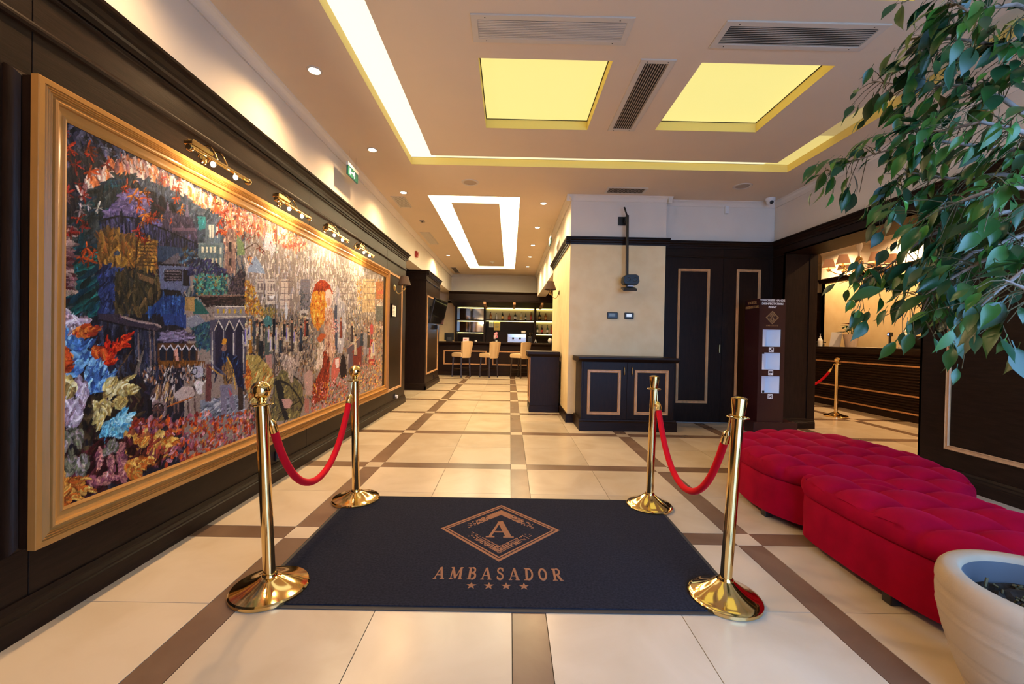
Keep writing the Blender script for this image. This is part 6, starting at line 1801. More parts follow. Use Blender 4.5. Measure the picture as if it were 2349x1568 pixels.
def leaf_mesh(L, W, fold, droop, m):
    prof = [(0.0, 0.03), (0.10, 0.42), (0.25, 0.82), (0.42, 1.0), (0.60, 0.86), (0.76, 0.50), (0.88, 0.17), (0.95, 0.06), (1.0, 0.0)]
    vs = []; fs = []
    for s, w_ in prof:
        y = s * L; z = -droop * L * s * s
        hw = W / 2 * w_
        vs += [(-hw, y, z + fold * hw), (0, y, z), (hw, y, z + fold * hw)]
    for k in range(len(prof) - 1):
        a_ = k * 3
        fs += [(a_, a_ + 1, a_ + 4, a_ + 3), (a_ + 1, a_ + 2, a_ + 5, a_ + 4)]
    st = len(vs)
    vs += [(-0.0012, -0.018, 0.004), (0.0012, -0.018, 0.004), (0.0012, 0.006, 0.001), (-0.0012, 0.006, 0.001)]
    fs.append((st, st + 1, st + 2, st + 3))
    me = bpy.data.meshes.new('leaf'); me.from_pydata(vs, [], fs); me.update()
    me.polygons.foreach_set('use_smooth', [True] * len(me.polygons))
    me.materials.append(MATS[m]); return me
LEAF = [leaf_mesh(0.075, 0.031, 0.25, 0.25, 'leaf_a'), leaf_mesh(0.085, 0.037, 0.30, 0.40, 'leaf_b'), leaf_mesh(0.068, 0.028, 0.15, 0.12, 'leaf_c'), leaf_mesh(0.092, 0.042, 0.35, 0.30, 'leaf_a'), leaf_mesh(0.06, 0.028, 0.4, 0.5, 'leaf_d'), leaf_mesh(0.088, 0.046, 0.2, 0.2, 'leaf_c')]
BR = [
     [(1.568, 1.27, 1.709), (1.481, 1.28, 1.812), (1.402, 1.33, 1.847), (1.308, 1.42, 1.909), (1.215, 1.52, 1.899), (1.116, 1.6, 1.87)] ,
     [(1.549, 1.28, 1.875), (1.409, 1.28, 1.973), (1.326, 1.33, 2.041), (1.272, 1.42, 2.088), (1.207, 1.52, 2.17)] ,
     [(1.532, 1.25, 1.991), (1.398, 1.22, 2.072), (1.289, 1.25, 2.123), (1.251, 1.33, 2.193), (1.244, 1.38, 2.193)] ,
     [(1.499, 1.2, 2.136), (1.284, 1.15, 2.154), (1.205, 1.2, 2.173), (1.195, 1.28, 2.296)] ,
     [(1.48, 1.2, 1.554), (1.363, 1.18, 1.597), (1.258, 1.22, 1.581), (1.197, 1.3, 1.541), (1.148, 1.38, 1.457), (1.088, 1.42, 1.41)] ,
     [(1.377, 1.12, 1.436), (1.266, 1.1, 1.477), (1.174, 1.12, 1.432), (1.131, 1.18, 1.379), (1.087, 1.25, 1.302)] ,
     [(1.22, 1.0, 1.368), (1.118, 0.98, 1.384), (1.082, 1.0, 1.339), (1.042, 1.02, 1.281)] ,
     [(1.58, 1.3, 1.721), (1.464, 1.32, 1.754), (1.381, 1.4, 1.769), (1.327, 1.5, 1.829), (1.244, 1.52, 1.74)] ,
     [(1.328, 1.15, 1.514), (1.217, 1.18, 1.469), (1.139, 1.2, 1.395), (1.111, 1.22, 1.287)] ,
     [(1.472, 1.2, 1.795), (1.344, 1.18, 1.82), (1.253, 1.2, 1.854), (1.222, 1.28, 1.867), (1.208, 1.38, 1.917)] ,
     [(1.156, 0.95, 1.299), (1.057, 0.93, 1.335), (1.032, 0.95, 1.357)] ,
     [(1.28, 1.05, 1.555), (1.199, 1.05, 1.608), (1.134, 1.08, 1.606), (1.118, 1.15, 1.594), (1.145, 1.25, 1.587)] ,
]
DENS = [78, 84, 78, 62, 84, 70, 26, 60, 54, 74, 12, 66]
tf = thing('ficus_tree', 'tall weeping fig with glossy green leaves growing from the planter', 'tree', (PX + 0.03, PY + 0.02, 0.36))
T0 = Vector(tf.location)
tr = [(0, 0, 0), (0.03, 0.0, 0.35), (-0.01, 0.03, 0.8), (0.0, 0.02, 1.2), (-0.03, 0.0, 1.6), (-0.05, -0.02, 1.95), (-0.06, 0.0, 2.3)]
MB().tube(tr, [0.032, 0.028, 0.025, 0.022, 0.018, 0.013, 0.007], 12).build('trunk', 'bark', tf, 60)
rl = random.Random(11)
leaves = []; twigs = MB()
for b_, cnt in zip(BR, DENS):
    P3 = [Vector(p) - T0 for p in b_]
    zt = P3[0].z - 0.14; root = Vector((-0.02, 0.01, zt))
    path = [root, root.lerp(P3[0], 0.55) + Vector((0, 0, 0.02))] + P3
    fine = []
    for k in range(len(path) - 1):
        for q in range(4): fine.append(path[k].lerp(path[k + 1], q / 4))
    fine.append(path[-1])
    n = len(fine)
    MB().tube(fine, [0.011 * (1 - 0.86 * i / (n - 1)) for i in range(n)], 8).build('branch', 'bark', tf, 60)
    start = 8
    for c_ in range(cnt):
        f = rl.uniform(0.0, 1.0) ** 0.85
        i = start + f * (n - 1 - start); k = min(int(i), n - 2); p = fine[k].lerp(fine[k + 1], i - k)
        d = (fine[k + 1] - fine[k]).normalized()
        side = Vector((rl.gauss(0, 1), rl.gauss(0, 1), rl.gauss(-0.15, 0.7))); side = (side - d * side.dot(d)).normalized()
        ln = rl.uniform(0.02, 0.13)
        e = p + (side * 0.8 + d * rl.uniform(0.1, 0.8)).normalized() * ln + Vector((0, 0, -0.25 * ln))
        twigs.tube([p, p.lerp(e, 0.5) + Vector((0, 0, 0.008)), e], [0.0016, 0.0012, 0.0008], 4)
        for q in range(rl.choice((1, 1, 2))):
            dirv = ((e - p).normalized() * 0.7 + d * 0.3 + Vector((rl.gauss(0, .45), rl.gauss(0, .45), rl.uniform(-1.5, -0.15)))).normalized()
            leaves.append((e + Vector((rl.gauss(0, .006), rl.gauss(0, .006), 0)), dirv, rl.choice(LEAF), rl.uniform(0.55, 1.0)))
tag(twigs.build('twigs', 'twig', tf), kind='stuff')
bigm = {}
order = sorted(range(len(leaves)), key=lambda i: -(leaves[i][3] / max(0.4, (leaves[i][0] + T0 - Vector((-0.1, 0, 1.2))).length)))
for rank, i in enumerate(order):
    p, dirv, me, s = leaves[i]
    y = dirv; ref = Vector((rl.gauss(0, .35), rl.gauss(0, .35) - 0.5, 1.0)); z = (ref - y * ref.dot(y)).normalized(); x = y.cross(z)
    Mx = Matrix(((x.x * s, y.x * s, z.x * s, p.x), (x.y * s, y.y * s, z.y * s, p.y), (x.z * s, y.z * s, z.z * s, p.z), (0, 0, 0, 1)))
    if rank < 300:
        o = inst('leaf', me, tf); o.matrix_local = Mx
    else:
        mb = bigm.setdefault(me.materials[0].name, MB())
        mb.add([tuple(Mx @ v.co) for v in me.vertices], [tuple(q.vertices) for q in me.polygons])
for k, mb in bigm.items(): tag(mb.build('small_leaves', k, tf, 60), kind='stuff')
for x, y, rz, m, l in ((-0.06, -0.03, 0.4, 'leaf_lime', 'lime green fallen leaf lying on the planter soil'), (-0.13, 0.05, 2.2, 'leaf_dry', 'dry pale fallen leaf on the planter soil'), (0.0, -0.10, 4.0, 'leaf_lime', 'second lime green fallen leaf near the planter front')):
    tag(inst('fallen_leaf', leaf_mesh(0.08, 0.045, 0.4, -0.2, m), None, (PX + x, PY + y, 0.39), (0.1, 0.1, rz)), l, 'leaf', 'leaves fallen in the planter')
# ================================================================== FURNITURE IN THE HALL
t = thing('low_cabinet', 'dark two-door cabinet with honey mouldings in front of the column', 'cabinet', (1.46, 5.66, 0))
LX = lambda x: x - 1.46
LY = lambda y: y - 5.66
MB().box(LX(0.85), LX(2.075), LY(5.435), LY(5.90), 0.12, 0.93).build('body', 'dark_wood', t)
MB().prism([(LY(5.395), 0), (LY(5.395), 0.115), (LY(5.415), 0.13), (LY(5.42), 0.145), (LY(5.90), 0.145), (LY(5.90), 0)], 'x', LX(0.825), LX(2.11)).build('plinth', 'dark_wood_x', t)
MB().prism([(LY(5.43), 0.905), (LY(5.40), 0.925), (LY(5.375), 0.94), (LY(5.365), 0.945), (LY(5.365), 0.972), (LY(5.90), 0.972), (LY(5.90), 0.905)], 'x', LX(0.80), LX(2.125)).build('top', 'dark_wood_x', t, bevel=0.003)
for x0, x1, tr_, hx in ((0.872, 1.4485, (0.928, 1.367, 0.211, 0.802), 1.409), (1.4515, 2.05, (1.55, 1.996, 0.217, 0.808), 1.512)):
    d = MB().box(LX(x0), LX(x1), LY(5.428), LY(5.436), 0.15, 0.90).build('door', 'dark_wood', t, bevel=0.0015, segs=1)
    trim4((LX(tr_[0]), LX(tr_[1]), tr_[2], tr_[3]), on_y(LY(5.428), -1), d)
    MB().tube([(LX(hx), LY(5.428), 0.735), (LX(hx), LY(5.400), 0.745), (LX(hx), LY(5.396), 0.79), (LX(hx), LY(5.400), 0.835), (LX(hx), LY(5.428), 0.845)], 0.005, 8).build('handle', 'brass_dull', d, 60)
t = thing('host_counter', 'small dark counter against the yellow column side', 'counter', (0.48, 6.95, 0))
LX = lambda x: x - 0.48
LY = lambda y: y - 6.95
MB().box(LX(0.24), LX(0.705), LY(6.69), LY(7.30), 0.0, 0.94).build('body', 'dark_wood', t)
MB().box(LX(0.225), LX(0.71), LY(6.672), LY(7.31), 0.0, 0.11).build('plinth', 'dark_wood_x', t, bevel=0.006)
MB().prism([(LY(6.69), 0.90), (LY(6.665), 0.93), (LY(6.655), 0.945), (LY(6.655), 0.985), (LY(7.32), 0.985), (LY(7.32), 0.90)], 'x', LX(0.185), LX(0.715)).build('top', 'dark_wood_x', t, bevel=0.003)
trim4((LY(6.72), LY(7.26), 0.15, 0.88), on_x(LX(0.24), -1), t)

# disinfection kiosk
t = thing('sanitiser_kiosk', 'tall maroon hand-disinfection stand with three white openings', 'kiosk', (3.348, 5.585, 0))
MB().box(-0.232, 0.345, -0.20, 0.18, 0, 0.155).build('plinth', 'maroon', t, bevel=0.004)
w2 = 0.1735; yf = -0.165; yb = 0.165
MB().box(-w2, w2, yf + 0.12, yb, 0.155, 1.78).build('rear_body', 'maroon', t)
MB().box(-w2, -w2 + 0.01, yf + 0.012, yf + 0.12, 0.155, 1.78).build('side_panel', 'maroon', t); MB().box(w2 - 0.01, w2, yf + 0.012, yf + 0.12, 0.155, 1.78).build('side_panel', 'maroon', t)
op = [(1.150, 1.375), (0.845, 1.070), (0.534, 0.760)]
fp = MB(); xl, xr = -0.122, 0.121
fp.box(-w2, xl, yf, yf + 0.012, 0.155, 1.78); fp.box(xr, w2, yf, yf + 0.012, 0.155, 1.78)
zz = [0.155] + [q for a_, b_ in reversed(op) for q in (a_, b_)] + [1.78]
for k in range(0, len(zz), 2): fp.box(xl, xr, yf, yf + 0.012, zz[k], zz[k + 1])
fp.build('front_panel', 'maroon', t)
for k, (a_, b_) in enumerate(op):
    cav = MB().add([(xl, yf + 0.012, a_), (0.004, yf + 0.118, a_), (0.004, yf + 0.118, b_), (xl, yf + 0.012, b_), (xr, yf + 0.012, a_), (xr, yf + 0.012, b_)], [(0, 1, 2, 3), (1, 4, 5, 2), (0, 4, 1), (3, 2, 5)])
    cv_ = cav.build('white_niche', 'cool_white', t)
    zi = a_ - 0.040
    ic = MB().box(-0.036, 0.028, yf - 0.0012, yf, zi - 0.032, zi + 0.030).build('icon', 'white_print', t)
    g = MB()
    if k == 0: g.box(-0.026, -0.012, yf - 0.002, yf - 0.0012, zi - 0.022, zi + 0.0); g.box(-0.004, 0.02, yf - 0.002, yf - 0.0012, zi - 0.008, zi + 0.022); g.box(-0.014, 0.006, yf - 0.002, yf - 0.0012, zi - 0.025, zi - 0.016)
    elif k == 1: g.box(-0.026, 0.018, yf - 0.002, yf - 0.0012, zi - 0.004, zi + 0.02); g.box(-0.02, -0.004, yf - 0.002, yf - 0.0012, zi - 0.024, zi - 0.012)
    else: g.box(-0.026, -0.018, yf - 0.002, yf - 0.0012, zi - 0.024, zi + 0.02); g.box(0.01, 0.018, yf - 0.002, yf - 0.0012, zi - 0.024, zi + 0.02); g.prism([(-0.012, zi - 0.02), (0.006, zi - 0.002), (-0.003, zi + 0.012), (-0.014, zi + 0.0)], 'y', yf - 0.002, yf - 0.0012)
    g.build('symbol', 'maroon', ic)
for s_, z, sz in (('TOUCHLESS HANDS', 1.757, 0.036), ('DISINFECTATION', 1.712, 0.036), ('POINT', 1.667, 0.036)):
    text(s_, sz, (-0.002, yf - 0.0008, z), (R(90), 0, 0), 'white_print', t, bold=0.0009)
for s_, z in (('STATIE DE', 1.735), ('DEZINFECTARE', 1.675)): text(s_, 0.046, (-w2 - 0.0008, 0.0, z), (R(90), 0, R(-90)), 'gold_print', t, bold=0.0012, space=0.92)
lg = MB()
for p in diamond(0.087, 0.080) + diamond(0.073, 0.069): lg.prism([(x, 1.533 + y) for x, y in p], 'y', yf - 0.0012, yf)
lg.build('diamond_logo', 'gold_print', t)
ga = MB(); _, ps = glyph('A')
for p in ps: ga.prism([((x - 0.43) * 0.052, 1.508 + y * 0.056) for x, y in p], 'y', yf - 0.0012, yf)
ga.build('logo_letter', 'gold_print', t)
ch = MB()
for sg in (1, -1):
    for dd in (0.0, 0.008, 0.016):
        for sd in (-1, 1): ch.prism([(0, 1.533 + sg * (0.060 - dd)), (sd * 0.034, 1.533 + sg * (0.026 - dd)), (sd * 0.034, 1.533 + sg * (0.0225 - dd)), (0, 1.533 + sg * (0.0565 - dd))], 'y', yf - 0.0012, yf)
ch.build('logo_chevrons', 'gold_print', t)
ww, tot = word('AMBASADOR', 0.40); lb = MB()
for x, ps in ww:
    for p in ps: lb.prism([(-0.08 + (x + q[0]) * 0.16 / tot, 1.418 + q[1] * 0.018) for q in p], 'y', yf - 0.0012, yf)
lb.build('hotel_name', 'gold_print', t)
tag(MB().box(-0.02, 0.02, -0.012, 0.012, 0, 0.03).build('dispenser_nozzle', 'black_plastic', None, bevel=0.004), 'tiny black dispenser lying in the lowest kiosk opening', 'dispenser').location = (3.275, 5.475, 0.535)
MB().box(-0.118, -0.085, yf + 0.014, yf + 0.03, 1.052, 1.070).build('sensor', 'black_plastic', t)

# ================================================================== BAR
t = thing('bar_counter', 'dark bar counter with honey rectangular mouldings', 'bar counter', (0, 13.1, 0))
LY = lambda y: y - 13.1
MB().box(-2.6, 3.0, LY(12.87), LY(13.35), 0, 1.0).build('body', 'dark_wood_x', t)
MB().box(-2.62, 3.0, LY(12.84), LY(12.87), 0, 0.12).build('plinth', 'dark_wood_x', t)
MB().prism([(LY(12.87), 0.95), (LY(12.82), 0.985), (LY(12.76), 1.0), (LY(12.75), 1.01), (LY(12.75), 1.05), (LY(13.42), 1.05), (LY(13.42), 0.95)], 'x', -2.62, 3.0).build('counter_top', 'dark_wood_x', t, bevel=0.003)
for a_, b_ in ((-2.16, -0.82), (-0.64, 0.70), (0.88, 2.2)): trim4((a_, b_, 0.335, 0.78), on_y(LY(12.87), -1), t)
t = thing('bar_canopy', 'dark moulded canopy over the bar with corbels', 'canopy', (-0.3, 13.5, 2.2))
LX = lambda x: x + 0.3
LY = lambda y: y - 13.5
MB().prism([(LY(13.04), 0.16), (LY(13.04), 0.36), (LY(13.02), 0.37), (LY(12.98), 0.41), (LY(12.97), 0.43), (LY(13.6), 0.43), (LY(13.6), 0.16)], 'x', LX(-2.05), LX(2.6)).build('fascia', 'dark_wood_x', t)
MB().prism([(LY(13.05), 0.155), (LY(13.95), 0.06), (LY(13.95), 0.03), (LY(13.05), 0.125)], 'x', LX(-2.0), LX(2.6)).build('underside', 'dark_wood_x', t)
for x in (-0.92, 0.02, 0.90): MB().prism([(LY(13.06), 0.13), (LY(13.06), 0.05), (LY(13.5), 0.0), (LY(13.9), -0.03), (LY(13.9), 0.07)], 'x', LX(x) - 0.04, LX(x) + 0.04).build('corbel', 'honey_wood', t)
for x in (-1.5, -0.45, 0.5, 1.4): lamp('SPOT', 'canopy_light', t, (LX(x), LY(13.55), 0.07), 18, (1.0, 0.62, 0.45), 0.02, (0, 0, 0), 140, 0.8)
t = thing('bar_shelving', 'dark back-bar shelving with yellow lit bays', 'shelf', (0, 14.13, 0))
LY = lambda y: y - 14.13
for x in (-1.93, -0.97, 0.745, 1.75): MB().box(x - 0.035, x + 0.035, LY(13.95), LY(14.33), 0, 2.28).build('upright', 'dark_wood', t)
MB().box(-1.97, 1.79, LY(13.94), LY(14.33), 2.22, 2.30).build('top_rail', 'dark_wood_x', t)
MB().box(-1.9, 1.72, LY(14.31), LY(14.335), 0.1, 2.22).build('back_panel', 'dark_wood_x', t)
MB().box(-1.96, 1.78, LY(13.80), LY(14.33), 0, 0.98).build('base_unit', 'dark_wood_x', t)
for (x0, x1), zs in (((-1.895, -1.005), (1.79, 1.385)), ((-0.935, 0.71), (1.805,)), ((0.78, 1.715), (1.82, 1.365))):
    lastz = 2.22
    for z in zs:
        MB().box(x0, x1, LY(13.98), LY(14.31), z - 0.03, z).build('shelf_board', 'dark_wood_x', t)
        MB().box(x0, x1, LY(14.302), LY(14.309), z, lastz - 0.01).build('bay_back', 'mirror' if x0 < -1.5 else 'bay_back', t)
        MB().box(x0 + 0.01, x1 - 0.01, LY(14.265), LY(14.30), lastz - 0.026, lastz - 0.010).build('light_strip', 'shelf_glow', t)
        lastz = z - 0.03
    MB().box(x0 + 0.01, x1 - 0.01, LY(14.265), LY(14.30), lastz - 0.018, lastz - 0.002).build('light_strip', 'shelf_glow', t)
def bottle(x, y, z, h_, r_, m, lab, label, group, cap='black_plastic'):
    t = thing('bottle', label, 'bottle', (x, y, z), group=group)
    MB().lathe([(0, 0), (r_, 0), (r_, h_ * 0.55), (r_ * 0.85, h_ * 0.64), (r_ * 0.36, h_ * 0.74), (r_ * 0.32, h_ * 0.92)], 14).build('glass', m, t, 40)
    MB().lathe([(r_ * 0.38, h_ * 0.92), (r_ * 0.38, h_), (0, h_)], 10).build('cap', cap, t, 40)
    MB().lathe([(r_ * 1.02, h_ * 0.16), (r_ * 1.02, h_ * 0.44)], 14, caps=False).build('label_band', lab, t, 40)
nth = ['first', 'second', 'third', 'fourth', 'fifth', 'sixth', 'seventh', 'eighth']
bx_ = lambda px: (px - 1169.5) / 946.4 * 14.1 - 0.106
ms = [('glass_amber', 'label_gold'), ('glass_clear', 'label_white'), ('glass_dark', 'label_gold'), ('glass_amber', 'label_red'), ('glass_dark', 'label_white'), ('glass_clear', 'label_gold'), ('glass_green', 'label_white'), ('glass_amber', 'label_red')]
nm_ = {'glass_amber': 'amber', 'glass_clear': 'clear', 'glass_dark': 'dark', 'glass_green': 'green'}
for k, px in enumerate((1124.7, 1138, 1152, 1167.5, 1181, 1194.7, 1205, 1217)):
    m, lb_ = ms[k]; bottle(bx_(px), 14.12, 1.805, (0.26, 0.23, 0.27, 0.23, 0.27, 0.28, 0.24, 0.29)[k], (0.038, 0.036, 0.04, 0.05, 0.042, 0.038, 0.03, 0.042)[k], m, lb_, '%s bottle, %s from the left on the wide middle bar shelf' % (nm_[m], nth[k]), 'bottles on the wide middle shelf', 'label_gold' if k in (2, 4, 5, 7) else 'black_plastic')
for k, px in enumerate((1237, 1251)): bottle(bx_(px), 14.12, 1.82, (0.27, 0.24)[k], (0.045, 0.05)[k], ('glass_dark', 'glass_amber')[k], 'label_gold', '%s bottle, %s on the upper shelf beside the sconce' % (('dark', 'amber')[k], nth[k]), 'bottles on the upper side shelf')
for k, px in enumerate((1232.6, 1243, 1255.6, 1265)): bottle(bx_(px), 14.12, 1.365, 0.29, 0.036, ('glass_green', 'glass_dark', 'glass_green', 'glass_amber')[k], ('label_white', 'label_red', 'label_white', 'label_red')[k], '%s tall bottle, %s from the left on the lower side shelf' % (('green', 'dark', 'green', 'amber')[k], nth[k]), 'bottles on the lower side shelf')
# notices on the back bar
for x0, x1, z0, z1, m, l in ((-0.83, -0.68, 1.55, 1.76, 'paper', 'smaller white notice taped on the dark back-bar panel'), (-0.66, -0.45, 1.45, 1.76, 'paper_yellow', 'larger yellow notice taped on the dark back-bar panel')):
    t = thing('paper_notice', l, 'paper', ((x0 + x1) / 2, 14.43 - 0.125, (z0 + z1) / 2), group='notices on the back bar')
    MB().box(-(x1 - x0) / 2, (x1 - x0) / 2, -0.002, 0, -(z1 - z0) / 2, (z1 - z0) / 2).build('sheet', m, t)
    g = MB()
    for k in range(4): g.box(-(x1 - x0) * 0.3, (x1 - x0) * (0.3 - 0.08 * (k % 2)), -0.003, -0.002, 0.06 - k * 0.04, 0.07 - k * 0.04)
    g.build('printed_lines', 'grey_print', t)
# things on the bar
t = thing('till_screen', 'black till monitor at the left end of the bar', 'monitor', (-2.02, 13.05, 1.05)); MB().box(-0.15, 0.15, -0.02, 0.03, 0.03, 0.27).build('screen_back', 'black_plastic', t, bevel=0.01); MB().box(-0.09, 0.09, -0.06, 0.1, 0, 0.03).build('stand', 'black_plastic', t, bevel=0.005); MB().box(-0.07, 0.07, -0.045, -0.02, 0.03, 0.13).build('printer', 'grey_plastic', t, bevel=0.004)
t = thing('menu_card', 'small pink folded card standing on the bar', 'card', (-1.48, 12.95, 1.05)); MB().prism([(-0.06, 0), (-0.005, 0.13), (0.005, 0.13), (0.06, 0), (0.055, 0), (0, 0.12), (-0.055, 0)], 'x', -0.09, 0.09).build('card', 'pink_pale', t); MB().box(-0.05, 0.03, -0.038, -0.036, 0.045, 0.08).build('printed_patch', 'pink', t)
t = thing('coffee_cup', 'small white cup on the bar near the menu card', 'cup', (-1.17, 12.95, 1.05)); MB().lathe([(0.02, 0), (0.035, 0.01), (0.042, 0.055), (0.04, 0.055), (0.032, 0.012), (0, 0.01)], 18, caps=False).build('cup_bowl', 'cup_white', t, 40); MB().lathe([(0.0, 0.0), (0.055, 0.004), (0.06, 0.01), (0.05, 0.006), (0, 0.004)], 18, caps=False).build('saucer', 'cup_white', t, 40)
t = thing('orchid', 'pink orchid flowers standing behind the bar', 'plant', (-0.53, 13.1, 1.05)); MB().lathe([(0.03, 0), (0.045, 0.06), (0.042, 0.06), (0, 0.05)], 14).build('pot', 'cup_white', t, 40); MB().tube([(0, 0, 0.05), (0.01, 0, 0.15), (-0.02, 0, 0.25), (-0.04, 0, 0.3)], 0.004, 6).build('stem', 'leaf_small', t, 60)
rq = random.Random(4)
for k in range(8):
    fl = MB(); cx_, cz_ = -0.02 + rq.uniform(-0.06, 0.06), 0.14 + 0.022 * k + rq.uniform(-0.01, 0.01)
    for q in range(5): a_ = 2 * PI * q / 5 + k; fl.ball((cx_ + 0.022 * math.cos(a_), rq.uniform(-0.02, 0.02), cz_ + 0.022 * math.sin(a_)), 0.02, 8, 5, (1, 0.25, 1))
    fl.build('blossom', 'pink' if k % 2 else 'pink_pale', t, 60)
t = thing('coffee_machine', 'steel espresso machine behind the bar', 'coffee machine', (0.12, 13.20, 1.0))
MB().box(-0.30, 0.30, -0.12, 0.13, 0.05, 0.33).build('body', 'steel', t, bevel=0.012); MB().box(-0.31, 0.31, -0.14, 0.13, 0.33, 0.35).build('top_tray', 'black_plastic', t); MB().box(-0.28, 0.28, -0.14, -0.12, 0.22, 0.31).build('front_panel', 'chrome', t)
for x in (-0.12, 0.1): MB().lathe([(0.03, 0), (0.03, 0.05), (0.02, 0.05)], 14, (x, -0.15, 0.16)).build('brew_head', 'black_plastic', t, 40); MB().tube([(x, -0.15, 0.17), (x, -0.26, 0.16)], 0.01, 8).build('portafilter', 'glass_amber', t, 40)
for x in (0.17, 0.21, 0.25): MB().lathe([(0.02, 0.35), (0.028, 0.35), (0.033, 0.43), (0.03, 0.43), (0.02, 0.36)], 12, (x, 0, 0), caps=False).build('stacked_cup', 'cup_white', t, 40)
t = thing('coffee_grinder', 'dark coffee grinder beside the espresso machine', 'grinder', (0.54, 13.20, 1.05)); MB().box(-0.07, 0.07, -0.08, 0.1, 0, 0.2).build('body', 'black_plastic', t, bevel=0.01); MB().lathe([(0.04, 0.2), (0.075, 0.26), (0.08, 0.33), (0, 0.34)], 16).build('hopper', 'glass_dark', t, 40); MB().ball((0.0, -0.085, 0.17), 0.018, 10, 6).build('dial', 'brass_dull', t, 60)
t = thing('table_tent', 'little white A-shaped stand on the bar', 'card', (0.71, 12.98, 1.05)); MB().prism([(-0.045, 0), (-0.004, 0.12), (0.004, 0.12), (0.045, 0), (0.035, 0), (0, 0.1), (-0.035, 0)], 'y', -0.03, 0.03).build('frame', 'white_plastic', t); MB().box(-0.012, 0.012, -0.02, 0.02, 0.005, 0.03).build('foot', 'black_plastic', t)
t = thing('ceramic_figure', 'white ceramic figure at the wall end of the bar', 'figurine', (1.17, 13.05, 1.05)); MB().lathe([(0.03, 0), (0.06, 0.03), (0.075, 0.09), (0.05, 0.14), (0.03, 0.16), (0, 0.165)], 18).build('body', 'cup_white', t, 50); MB().ball((0.02, -0.06, 0.09), 0.022, 10, 6).build('painted_spot', 'pink_pale', t, 60)

# bar stools
def stool(x, y, rz, label):
    t = thing('bar_stool', label, 'bar stool', (x, y, 0), rz, 'cream bar stools')
    MB().prism([(-0.20, 0.60), (0.20, 0.60), (0.215, 0.66), (0.20, 0.715), (0.10, 0.735), (-0.18, 0.725), (-0.205, 0.68)], 'x', -0.215, 0.215).build('seat', 'cream_leather', t, bevel=0.02, segs=3)
    bk = MB(); vs = []; fs = []; nu_, nv_ = 13, 9
    for layer, off in ((0, 0.0), (1, 0.055)):
        for j in range(nv_):
            z = 0.58 + 0.48 * j / (nv_ - 1); wid = 0.17 + 0.055 * (j / (nv_ - 1))
            for i in range(nu_):
                u = -1 + 2 * i / (nu_ - 1)
                vs.append((u * wid, -0.20 - off - 0.06 * (j / (nv_ - 1)) + 0.05 * u * u + (0.006 * math.cos(u * 9) if layer else 0), z + (0.02 * (1 - u * u) if j == nv_ - 1 else 0)))
    for l in range(2):
        for j in range(nv_ - 1):
            for i in range(nu_ - 1): a_ = l * nu_ * nv_ + j * nu_ + i; fs.append((a_, a_ + 1, a_ + nu_ + 1, a_ + nu_))
    q = nu_ * nv_
    for i in range(nu_ - 1):
        fs.append((i, q + i, q + i + 1, i + 1)); e = (nv_ - 1) * nu_; fs.append((e + i, e + i + 1, q + e + i + 1, q + e + i))
    for j in range(nv_ - 1):
        a_ = j * nu_; fs.append((a_, a_ + nu_, q + a_ + nu_, q + a_)); a_ = j * nu_ + nu_ - 1; fs.append((a_, q + a_, q + a_ + nu_, a_ + nu_))
    bk.add(vs, fs).build('backrest', 'cream_leather', t, 40)
    for sx in (-1, 1):
        for sy in (-1, 1):
            MB().tube([(sx * 0.17, sy * 0.165, 0.61), (sx * 0.19, sy * 0.19, 0.0)], [0.032, 0.026], 4).build('leg', 'stool_leg', t)
    for sx in (-1, 1): MB().box(sx * 0.182 - 0.01, sx * 0.182 + 0.01, -0.17, 0.17, 0.24, 0.27).build('stretcher', 'stool_leg', t)
    MB().box(-0.17, 0.17, 0.165, 0.19, 0.18, 0.215).build('foot_rest', 'stool_leg', t)
for x, l in ((-1.55, 'cream leather bar stool nearest the dark pillar'), (-0.72, 'middle cream leather bar stool'), (0.20, 'cream leather bar stool next to the host counter')):
    stool(x, 12.42, R(52), l)

# ================================================================== RECEPTION
t = thing('reception_desk', 'long dark reception desk with horizontal slats and honey strips', 'desk', (6.4, 6.8, 0))
LX = lambda x: x - 6.4
LY = lambda y: y - 6.8
y0, y1 = LY(4.3), LY(9.0)
MB().box(LX(6.21), LX(6.62), y0, y1, 0.0, 1.02).build('body', 'dark_wood_h', t)
MB().box(LX(6.19), LX(6.21), y0, y1, 0.0, 0.10).build('plinth', 'dark_wood_h', t)
MB().prism([(LX(6.20), 1.02), (LX(6.16), 1.03), (LX(6.13), 1.05), (LX(6.125), 1.10), (LX(6.115), 1.115), (LX(6.115), 1.145), (LX(6.66), 1.145), (LX(6.66), 1.02)], 'y', y0 - 0.03, y1 + 0.03).build('counter_top', 'dark_wood_h', t, bevel=0.003)
sm = MB().prism([(0, -0.020), (-0.012, -0.018), (-0.022, -0.006), (-0.022, 0.006), (-0.012, 0.018), (0, 0.020)], 'y', y0, y1).mesh('slat', 'dark_wood_h')
hm = MB().prism([(0, -0.014), (-0.02, -0.014), (-0.028, -0.006), (-0.028, 0.006), (-0.02, 0.014), (0, 0.014)], 'y', y0, y1).mesh('strip', 'honey_wood')
zs = []
for a_, b_, n in ((0.152, 0.378, 5), (0.424, 0.842, 9), (0.888, 1.012, 3)):
    for k in range(n): zs.append(a_ + (b_ - a_) * (k + 0.5) / n)
for z in zs: inst('slat', sm, t, (LX(6.21), 0, z))
for z in (0.126, 0.402, 0.866): inst('honey_strip', hm, t, (LX(6.21), 0, z))
ZD = 1.145
t = thing('sanitiser_bottle', 'clear pump bottle with white label on the reception desk', 'bottle', (6.36, 8.56, ZD))
